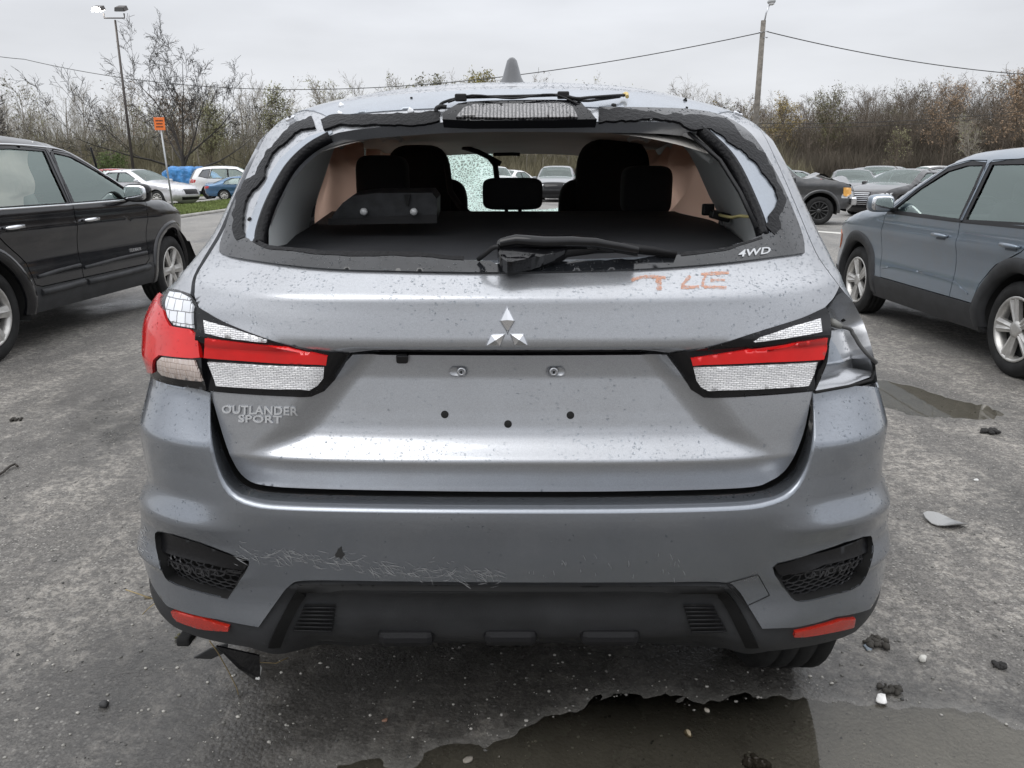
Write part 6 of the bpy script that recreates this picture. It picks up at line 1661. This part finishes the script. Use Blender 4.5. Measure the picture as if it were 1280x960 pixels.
# ---- the rest of the lot
A_ = R
far_car('sedan', 'silver_sedan', 'silver sedan standing side-on beyond the grass verge, behind the black crossover', 'car', place_front(226, 33.2, A_(-16), 2.78), A_(-16), (.62, .62, .64), .55, spokes=10)
far_car('suv', 'white_wagon', 'white off-road wagon seen from behind beside the blue tarpaulin', 'car', (-15.6, 41.6, 0), A_(22), (.75, .75, .74), 0, rim=M_RIMD)
far_car('sedan', 'blue_car', 'low blue car partly hidden by the crashed car, in front of the white wagon', 'car', (-14.25, 40.2, 0), A_(12), (.05, .13, .24), .5, scale=.84, H=.95)
tv, _, _ = far_car('suv', 'dark_van', 'dark crossover standing under a blue tarpaulin behind the dark leafless tree', 'car', (-21.2, 52, 0), A_(8), (.04, .045, .05), .3, scale=.92)
far_car('suv', 'red_car', 'red car roof showing between the silver sedan and the blue tarpaulin', 'car', (-27.6, 55, 0), A_(5), (.30, .02, .02), .3, H=.95)
far_car('suv', 'dark_green_car', 'dark car roof showing left of the silver sedan', 'car', (-30.5, 52, 0), A_(170), (.02, .03, .03), .3)
# blue tarpaulin over the dark vehicle
n1, n2 = 60, 30; u, v = np.meshgrid(np.linspace(0, 1, n1), np.linspace(-1, 1, n2)); rgt = np.random.RandomState(3)
tx = -1.05 + 4.1 * u; ty = 1.05 * np.sign(v) * np.minimum(np.abs(v) * 1.7, 1) * (1 + .05 * np.sin(u * 40)); tz = 1.86 - np.maximum(np.abs(v) - .55, 0) * 2.9 - .35 * np.clip((.12 - u) / .12, 0, 1) - .75 * np.clip((u - .62) / .3, 0, 1) + .05 * fbm(u * 9, v * 5, 4, 3, 1) * 2 + .04 * np.sin(u * 22 + v * 6)
i0 = (np.arange(n2 - 1)[:, None] * n1 + np.arange(n1 - 1)[None]).ravel()
tarp = mobj('tarpaulin', np.stack([tx, ty, tz], -1).reshape(-1, 3), np.stack([i0, i0 + 1, i0 + n1 + 1, i0 + n1], 1), mat('blue_tarpaulin', (.06, .22, .50), .35, bump=(3, 1, .15), var=(2.5, .45)), smooth=False)
tarp.scale = (.86, .95, .90); tarp.location = (-21.2, 52, 0); tarp.rotation_euler = (0, 0, A_(8)); tag(tarp, 'crumpled bright blue tarpaulin draped over a dark car behind the leafless tree', 'tarpaulin')

# right side
pk, hwP, pm = far_car('pickup', 'dark_pickup', 'dark grey pickup truck with a buckled hood and an orange headlamp, nose to the right', 'pickup truck', place_front(1020, 22.3, A_(-12), 3.5), A_(-12), (.035, .036, .038), .4, scale=.93, extra={'skipzones': ('hood',), 'flare': .08, 'flare_mat': paint('pickup_flare', (.05, .052, .055), .4, .3)})
V = []; n1, n2 = 16, 12
for i in range(n1):
    for j in range(n2):
        x = 2.95 + 1.35 * i / (n1 - 1); y = -.86 + 1.72 * j / (n2 - 1); V.append((x, y, 1.33 - .06 * i / n1 + .13 * math.exp(-((x - 3.5) / .22) ** 2) * (1 + .3 * math.sin(y * 5)) + .10 * math.exp(-((x - 4.2) / .2) ** 2) * math.sin(y * 3 + 1) - .05 * abs(y) ** 3))
mobj('hood', V, [(i * n2 + j, i * n2 + j + 1, (i + 1) * n2 + j + 1, (i + 1) * n2 + j) for i in range(n1 - 1) for j in range(n2 - 1)], pm, pk, smooth=True)
pj = Proj(pk); pj.patch('orange_lamp', [(4.10, 1.06), (4.32, 1.04), (4.34, .88), (4.20, .80), (4.12, .84)], ('y', -1), mat('amber_lens', (.75, .38, .08), .2, coat=1), pk, .02, .06)
mb = MB(); mb.box((4.42, 0, .68), (.16, 1.86, .22), bev=.04); mb.build('chrome_bumper', M_CHROME, pk)
au, hwA, _ = far_car('sedan', 'black_sedan', 'black sedan with a tall chrome-barred grille, nose to the left behind the blue-grey crossover', 'car', (12.6 + 2.78 * math.cos(A_(32)) - .75, 26.2 + 2.78 * math.sin(A_(32)), 0), A_(212), (.010, .010, .012), .3, scale=1.0, spokes=10)
pj = Proj(au); g = pj.patch('tall_grille', [(-.36, .34), (.36, .34), (.44, .60), (.36, .76), (-.36, .76), (-.44, .60)], ('x', 1), M_GLOSSB, au, .016, .06)
for k in range(7): pj.patch('grille_bar', [(-.36 - .06 * (k > 1) * (k < 5), .385 + k * .055), (.36 + .06 * (k > 1) * (k < 5), .385 + k * .055), (.36 + .06 * (k > 1) * (k < 5), .40 + k * .055), (-.36 - .06 * (k > 1) * (k < 5), .40 + k * .055)], ('x', 1), M_CHROME, g, .022, .1, .004)
far_car('sedan', 'charcoal_sedan', 'charcoal car facing the camera between the pickup and the black sedan', 'car', (14.4, 34.6, 0), A_(-108), (.03, .033, .037), .4)
far_car('suv', 'dark_crossover', 'dark crossover with a pale blue-green windscreen behind the charcoal car', 'car', (18.4, 40.5, 0), A_(-118), (.035, .05, .055), .3)
far_car('sedan', 'silver_wagon', 'silver sedan with round edges behind the black sedan', 'car', (16.6, 36.2, 0), A_(-42), (.42, .44, .46), .6)
far_car('suv', 'grey_crossover', 'grey crossover roof behind the silver sedan on the right', 'car', (19.5, 44.0, 0), A_(-30), (.13, .14, .145), .5)
far_car('suv', 'white_roof_van', 'dark crossover with a white roof at the far right end of the row', 'car', (25.2, 47.0, 0), A_(185), (.02, .02, .022), .3, H=1.02, extra={'zm': {'roof': mat('white_roof_paint', (.72, .72, .70), .3)}})
far_car('sedan', 'black_hatchback', 'black low car behind the black sedan, close to the blue-grey crossover mirror', 'car', (17.8, 31.5, 0), A_(200), (.015, .015, .018), .3)
far_car('sedan', 'grey_sedan', 'grey sedan at the back of the row, right of the pickup hood', 'car', (20.5, 57.0, 0), A_(185), (.20, .21, .22), .5)
far_car('sedan', 'pale_sedan', 'pale sedan deep in the row under the right woods', 'car', (29.5, 58.0, 0), A_(5), (.5, .5, .5), .4)
far_car('suv', 'black_van', 'black car roof between the dark crossover and the grey crossover', 'car', (22.5, 52.0, 0), A_(10), (.012, .012, .014), .3)
# seen through the smashed windscreen
far_car('suv', 'grey_crossover', 'grey crossover with a crumpled nose facing the camera, seen through the missing windscreen', 'car', (2.35, 41.0, 0), A_(-97), (.22, .23, .24), .5, extra={'zm': {'nose': M_GREYPL}})
far_car('suv', 'maroon_wagon', 'maroon wagon parked to the right of the crumpled grey crossover', 'car', (4.3, 45.0, 0), A_(-90), (.16, .015, .025), .4, H=1.05)
far_car('sedan', 'white_sedan', 'white sedan to the left of the crumpled grey crossover', 'car', (.35, 49.0, 0), A_(-120), (.7, .7, .7), 0)
far_car('suv', 'white_crossover', 'white crossover seen through the hole beside the crazed windscreen', 'car', (-1.2, 46.0, 0), A_(-80), (.72, .72, .72), 0)

# ================================================================== POLES, WIRES, SIGN
def gp(px, Y, z=0): return Vector(((px - 640) / FPX * (Y * math.cos(PITCH) + (CAM_H - z) * math.sin(PITCH)), Y, z))
M_POLE = mat('bronze_pole', (.06, .052, .048), .5, .4)
b = gp(171, 44); LP = empty('light_pole', b, 0, 'tall dark car-park light pole with two floodlights, the left one lit', 'light pole'); LP.scale = (1, 1, .885)
mb = MB(); mb.tube([(0, 0, 0), (0, 0, 10.1)], [.085, .055], 8); mb.build('pole', M_POLE, LP)
mb = MB(); mb.tube([(-.55, 0, 10.45), (-.55, 0, 10.2), (.50, 0, 10.2), (.50, 0, 10.45)], .04, 6); mb.build('cross_arm', M_POLE, LP)
for x, lit in ((-.75, True), (.42, False)):
    mb = MB(); mb.add([(x - .27, -.30, 10.50), (x + .27, -.30, 10.50), (x + .27, .15, 10.68), (x - .27, .15, 10.68), (x - .22, -.34, 10.70), (x + .22, -.34, 10.70), (x + .20, .12, 10.90), (x - .20, .12, 10.90)], [(0, 3, 2, 1), (4, 5, 6, 7), (0, 1, 5, 4), (1, 2, 6, 5), (2, 3, 7, 6), (3, 0, 4, 7)])
    h = mb.build('floodlight', M_POLE, LP)
    mb = MB(); mb.add([(x - .24, -.29, 10.49), (x + .24, -.29, 10.49), (x + .24, .13, 10.65), (x - .24, .13, 10.65), (x - .19, -.345, 10.67), (x + .19, -.345, 10.67), (x + .24, -.32, 10.51), (x - .24, -.32, 10.51)], [(0, 3, 2, 1), (4, 7, 6, 5)])
    mb.build('lamp_glass', mat('lit_lamp', (1, 1, 1), .3, emit=((1, .97, .92), 25)) if lit else mat('unlit_lamp', (.10, .10, .10), .3), h)
    if lit:
        mb = MB(); mb.superq((x, -.34, 10.60), (.42, .10, .22), .8, 14, 8); mb.build('lamp_bulb', MATS['lit_lamp'], h)

M_WOODP = mat('weathered_pole_wood', (.17, .155, .135), .9, var=(6, .3), bump=(30, .6, .01))
b = gp(937, 40); UP = empty('utility_pole', b, 0, 'weathered wooden utility pole with a lamp arm on top, right of the crashed car', 'utility pole'); UP.scale = (1, 1, .88)
mb = MB(); mb.tube([(0, 0, 0), (0, 0, 9.35)], [.17, .115], 10); mb.build('pole', M_WOODP, UP)
mb = MB(); mb.tube([(.02, 0, 9.0), (.08, -.05, 9.7), (.22, -.1, 10.2)], .035, 6); mb.build('lamp_arm', M_STEEL, UP)
mb = MB(); mb.superq((.26, -.15, 10.25), (.34, .5, .22), .7, 14, 8); h = mb.build('lamp_head', mat('grey_lamp_head', (.45, .46, .47), .4), UP)
mb = MB(); mb.superq((.26, -.2, 10.13), (.24, .3, .16), .8, 12, 6); mb.build('lamp_globe', mat('lamp_globe', (.6, .6, .6), .15), h)
for k_, (x, z) in enumerate(((-.15, 8.75), (.16, 8.8), (.14, 8.5))):
    mb = MB(); mb.tube([(0, -.1, z), (x, -.16, z)], .02, 5); mb.lathe([(0, .05), (.04, .04), (.05, 0), (.04, -.04), (0, -.05)], 10, Matrix.Translation((x * 1.2, -.16, z))); mb.build('insulator', M_STEEL, UP)
M_WIRE = mat('black_wire', (.03, .03, .03), .6)
def span(A, B, sag, r_, label, n=40):
    A, B = Vector(A), Vector(B); mb = MB()
    mb.tube([A.lerp(B, t) - Vector((0, 0, sag * 4 * t * (1 - t))) for t in np.linspace(0, 1, n)], r_, 5)
    o = mb.build('power_line', M_WIRE); return tag(o, label, 'power line')
top = Vector(b) + Vector((0, -.16, 8.72 * .88))
def sky_pt(px, py, Y): p = unproj(px, py, Y); return p
span(top + Vector((-.15, 0, 0)), sky_pt(30, 74, 62), 2.3, .022, 'long black wire sagging left from the utility pole over the crashed car roof')
span(top + Vector((.15, 0, .05)), sky_pt(1420, 98, 45), .55, .022, 'black wire running right from the utility pole towards the woods')
span(sky_pt(900, 153, 75), sky_pt(1330, 133, 75), .6, .025, 'thin wire low in front of the right woods')
span(sky_pt(900, 158, 76), sky_pt(1330, 138, 76), .6, .02, 'lowest thin wire in front of the right woods')
span(sky_pt(-60, 60, 62), sky_pt(30, 74, 62), .1, .022, 'short run of wire at the left edge above the bare trees')

b = gp(217, 28.5); SG = empty('orange_sign', (b.x, b.y, 0), 0, 'small orange notice on a galvanised post standing on the grass verge', 'sign')
lean = -.045
mb = MB(); mb.tube([(0, 0, 0), (lean * 2.9, 0, 2.95)], .032, 6); mb.build('post', mat('galvanised_post', (.38, .39, .40), .45, .5), SG)
zc_ = 2.98; xc_ = lean * 2.9
mb = MB(); mb.box((xc_, -.045, zc_), (.37, .012, .42), bev=.004); pl_ = mb.build('plate', mat('orange_sign_face', (.75, .17, .03), .5), SG)
for i, w_ in enumerate((.26, .22, .25)):
    mb = MB(); 
    for j in range(5): mb.box((xc_ - w_ / 2 + w_ * (j + .5) / 5, -.053, zc_ + .10 - i * .10), (w_ / 5 * .8, .003, .045))
    o = mb.build('sign_lettering', mat('sign_black', (.05, .02, .015), .6), pl_); o['kind'] = 'stuff'

# ================================================================== LITTER ON THE ASPHALT
def gz(x, y): return float(ground_h(np.array([x]), np.array([y]))[0])
rs_ = random.Random(9)
def stone(px, py, w_px, label, col, name='stone', cat='stone', flat=.55, seed=1, metal=0):
    g = ground_at(px, py); s_ = w_px / FPX * (g.y * math.cos(PITCH) + CAM_H * math.sin(PITCH)) / 2; r = random.Random(seed)
    V, Fc = icos(2); a = r.uniform(0, 3); P = []
    ax = [(Vector((r.gauss(0, 1), r.gauss(0, 1), r.gauss(0, 1))).normalized(), r.uniform(.55, .85)) for _ in range(9)]
    for v in V:
        v = Vector(v)
        for n_, d_ in ax:
            k = v.dot(n_) - d_
            if k > 0: v = v - n_ * k
        P.append((v.x * s_ * 1.15, v.y * s_ * .85, v.z * s_ * flat))
    o = mobj(name, P, Fc, mat('stone_%s' % name if False else 'm_%.2f_%.2f_%.2f' % col, col, .7, var=(60, .2), bump=(90, .5, .002)))
    o.location = (g.x, g.y, gz(g.x, g.y) + s_ * flat * .6); o.rotation_euler = (0, 0, a); return tag(o, label, cat)
stone(131, 881, 14, 'black and white stone on the wet asphalt left of the bumper', (.03, .03, .03), seed=2, flat=.7)
stone(132, 878, 9, 'white broken chip resting on the black stone at lower left', (.6, .58, .54), 'chip', 'chip', seed=12)
stone(1102, 872, 21, 'flat white chip, the largest white one at lower right', (.72, .71, .69), 'chip', 'chip', .35, 3)
stone(1153, 826, 12, 'small pale stone between the white chip and the lens shard', (.55, .54, .50), seed=4, flat=.8)
stone(861, 911, 13, 'tan pebble in the puddle below the bumper', (.42, .35, .24), 'pebble', 'pebble', .7, 5)
stone(884, 884, 8, 'small grey pebble above the tan pebble in the puddle', (.35, .32, .27), 'pebble', 'pebble', .7, 6)
stone(585, 945, 14, 'grey-brown flat stone at the bottom edge left of the puddle', (.22, .20, .17), seed=7)
stone(481, 899, 8, 'rusty crumb on the wet asphalt below the left diffuser rib', (.22, .12, .08), 'crumb', 'debris', .6, 8)
stone(1084, 812, 14, 'bluish plastic fragment beside the right rear tyre', (.16, .19, .22), 'fragment', 'debris', .3, 9)
stone(1220, 601, 7, 'tiny white chip far up the asphalt at right', (.6, .6, .58), 'chip', 'chip', .5, 13)
stone(185, 748, 8, 'brown leaf crumb by the left corner of the bumper', (.10, .08, .05), 'crumb', 'debris', .5, 14)
def clump(px, py, w_px, label, n=26, col=(.018, .017, .016), seed=1):
    g = ground_at(px, py); s_ = w_px / FPX * (g.y * math.cos(PITCH) + CAM_H * math.sin(PITCH)) / 2; r = random.Random(seed); V = []; F = []
    v0, f0 = icos(1)
    M = []
    for i in range(n):
        k = s_ * r.uniform(.15, .38); M.append(np.array([[k, 0, 0, r.gauss(0, .42) * s_], [0, k, 0, r.gauss(0, .3) * s_], [0, 0, k * .7, k * .4 + r.random() * s_ * .2]]))
    V, F = instances(v0, f0, np.array(M)); V = V + np.random.RandomState(seed).normal(0, s_ * .04, V.shape)
    o = mobj('dirt_clump', V, F, mat('dirt_%.3f' % col[0], col, .85)); o.location = (g.x, g.y, gz(g.x, g.y)); o['kind'] = 'stuff'; return tag(o, label, 'dirt')
clump(1237, 541, 24, 'black clod on the asphalt at the right, below the crossover wheel', seed=1)
clump(1250, 834, 20, 'black clod at the lower right edge', seed=2)
clump(944, 946, 34, 'dark crumbly dirt lying in the puddle', 40, (.05, .043, .036), 3)
clump(1115, 862, 26, 'dark crumbs around the large white chip', 30, (.03, .027, .022), 4)
clump(1092, 806, 30, 'dark crumbs beside the right rear tyre', 40, (.04, .036, .03), 5)
clump(20, 526, 16, 'dark crumb on the asphalt at the left edge', 14, (.03, .03, .03), 6)
clump(232, 797, 22, 'mud and moss hanging at the left bumper corner', 30, (.07, .065, .03), 7)
# clear lens shard
c_ = [ground_at(x, y) for x, y in SM([(1153,646),(1166,647),(1182,650),(1198,655),(1209,660),(1196,662),(1180,661),(1164,656)], 2, closed=True)]
mb = MB(); mb.prism([(p.x, p.y, .014 + .01 * math.sin(i * .8)) for i, p in enumerate(c_)], (0, 0, .004)); o = mb.build('lens_shard', mat('frosted_shard', (.27, .27, .265), .3, coat=.3)); tag(o, 'long whitish crescent of broken lens on the asphalt at right', 'shard')
mb = MB(); q = [ground_at(x, y, .012) for x, y in ((-6, 597), (4, 590), (12, 583), (19, 580), (22, 583))]; mb.tube(q, .006, 5); tag(mb.build('twig', mat('dark_twig', (.03, .025, .02), .8)), 'dark twig at the left edge of the picture', 'twig')
# torn plastic below the left corner and straws
def flap(name, pts, label, m, th=.004):
    mb = MB(); P = [unproj(*p) for p in pts]; n_ = (P[1] - P[0]).cross(P[2] - P[0]).normalized(); mb.prism(P, n_ * th); return tag(mb.build(name, m), label, 'debris')
flap('plastic_flap', [(242,823,1.80),(262,812,1.74),(285,805,1.70),(284,815,1.72),(264,824,1.79)], 'grey torn plastic tongue below the left bumper corner', M_GREYPL)
flap('plastic_flap', [(270,808,1.66),(324,820,1.66),(325,848,1.70),(318,850,1.71),(298,836,1.68)], 'black triangular liner scrap hanging below the bumper near the straws', M_GLOSSB)
flap('plastic_chip', [(319,849,1.70),(324,832,1.69),(326,836,1.69),(324,850,1.70)], 'small white plastic edge on the hanging scrap', mat('white_edge', (.7, .7, .68), .4))
mb = MB(); mb.box(unproj(233, 797, 1.72), (.034, .05, .022), bev=.006); o = mb.build('bumper_bracket', M_DARK, ROOT)
M_STRAW = mat('dry_straw', (.34, .26, .13), .8)
for pts, lab in (([(262,801,1.68),(272,815,1.72),(285,838,1.80),(296,860,1.86),(301,881,1.90)], 'long dry straw hanging below the left end of the bumper'), ([(157,737,1.75),(172,742,1.74),(192,749,1.73)], 'pale straw sticking out left of the bumper corner'), ([(178,768,1.74),(186,760,1.73),(194,754,1.72)], 'short straw with moss at the left bumper corner'), ([(325,828,1.70),(345,829,1.75),(360,822,1.78)], 'thin curved straw below the left trim vent')):
    mb = MB(); mb.tube([unproj(*p) for p in pts], .0014, 4); tag(mb.build('straw', M_STRAW), lab, 'straw')
# ---- scuffs on the bumper
M_SCUFF = mat('white_scuff', (.34, .345, .35), .6); M_SCUFD = mat('dark_scuff', (.03, .03, .03), .6)
r_ = random.Random(17); V = []; F = []
def scr(x, y, L, ang, w_, bend):
    pts = [(x + L * t * math.cos(ang + bend * t), y + L * t * math.sin(ang + bend * t)) for t in (0, .35, .7, 1)]; P = np.array(pts); t = np.gradient(P, axis=0); t /= np.linalg.norm(t, axis=1)[:, None] + 1e-9; nn = np.stack([-t[:, 1], t[:, 0]], -1) * w_ * np.array([.2, 1, .8, .1])[:, None]
    return P - nn, P + nn
A_l = []; 
for i in range(210):
    u = r_.random(); x = 290 + 330 * u; y = 690 + 24 * u + r_.gauss(0, 6) + (6 if u > .5 else 0)
    A_l.append(scr(x, y, r_.uniform(4, 20), r_.uniform(.15, 1.0) if r_.random() < .8 else r_.uniform(-.2, .2), r_.uniform(.12, .42), r_.uniform(-.5, .3)))
for i in range(25): A_l.append(scr(r_.uniform(640, 860), r_.uniform(690, 725), r_.uniform(3, 10), r_.uniform(.8, 1.6), r_.uniform(.15, .3), .2))
for i in range(14): A_l.append(scr(r_.uniform(172, 182), r_.uniform(655, 690), r_.uniform(4, 12), r_.uniform(.2, 1.2), r_.uniform(.15, .4), .2))
q = np.concatenate([np.concatenate(a) for a in A_l]); P = SB.at(q, .0009); F = []
for i in range(len(A_l)):
    o = i * 8
    for k in range(3): F.append((o + k, o + k + 1, o + 4 + k + 1, o + 4 + k))
o = mobj('scratches', P, np.array(F), M_SCUFF, bumper); o['kind'] = 'stuff'
q = SB.at([(425 + 5 * math.cos(a) * (1 + .4 * math.sin(3 * a)), 691 + 7 * math.sin(a) * (1 + .3 * math.cos(5 * a))) for a in np.linspace(0, 6.28, 16)], .001); mobj('paint_chip', q, [tuple(range(15))], M_SCUFD, bumper)

# ---- raindrops beading on the paint
rgd = np.random.RandomState(31)
v0, f0 = icos(2); k_ = v0[:, 2] > -.35; keepf = k_[f0].all(1); f0 = f0[keepf]
Ms = []
for (P, T, N) in SAMPLES:
    a, b_, c = P[T[:, 0]], P[T[:, 1]], P[T[:, 2]]; cr_ = np.cross(b_ - a, c - a); ar = np.linalg.norm(cr_, axis=1) / 2
    n_ = cr_ / np.maximum(ar[:, None] * 2, 1e-12)
    if N is not None:
        sg = np.sign((n_ * N[T[:, 0]]).sum(1)); n_ = n_ * sg[:, None]
    else: n_ = n_ * np.where(n_[:, 1] > 0, -1, 1)[:, None]; n_ = n_ * np.sign(n_[:, 2:3] + 1e-6)
    up_ = np.clip(n_[:, 2] + .10, .03, 1)
    wgt = ar * up_; cnt = int(wgt.sum() * 21000)
    if cnt < 1: continue
    pk_ = rgd.choice(len(T), cnt, p=wgt / wgt.sum()); u = rgd.rand(cnt, 2); fl = u.sum(1) > 1; u[fl] = 1 - u[fl]
    q = a[pk_] + (b_[pk_] - a[pk_]) * u[:, :1] + (c[pk_] - a[pk_]) * u[:, 1:]
    nn = n_[pk_]; cl = fbm(q[:, 0] * 1, q[:, 2] + q[:, 1], 91, 3, 7) > -.16; q, nn = q[cl], nn[cl]
    # keep only what the lens could see
    vis = ((q - np.array([0, 0, CAM_H])) * nn).sum(1) < .02; q, nn = q[vis], nn[vis]
    k = len(q); r0 = .0007 + .0017 * rgd.rand(k) ** 3.5
    t1 = np.cross(nn, np.array([0, 1, .1])); t1 /= np.linalg.norm(t1, axis=1)[:, None] + 1e-9; t2 = np.cross(nn, t1)
    M = np.zeros((k, 3, 4)); M[:, :, 0] = t1 * (r0 * rgd.uniform(.8, 1.4, k))[:, None]; M[:, :, 1] = t2 * (r0 * rgd.uniform(.8, 1.3, k))[:, None]; M[:, :, 2] = nn * (r0 * .42)[:, None]; M[:, :, 3] = q
    Ms.append(M)
Ms = np.concatenate(Ms)
V, Fc = instances(v0, f0, Ms)
MW = bpy.data.materials.new('water_drop'); MW.use_nodes = True; p = MW.node_tree.nodes['Principled BSDF']; p.inputs['Base Color'].default_value = (.85, .88, .9, 1); p.inputs['Transmission Weight'].default_value = 1; p.inputs['Roughness'].default_value = .02; p.inputs['IOR'].default_value = 1.25
print('drops', len(Ms), len(Fc))
o = mobj('raindrops', V, Fc, MW, ROOT, smooth=True); o['kind'] = 'stuff'

for ch in list(ROOT.children): ch.location = -ROOT.location
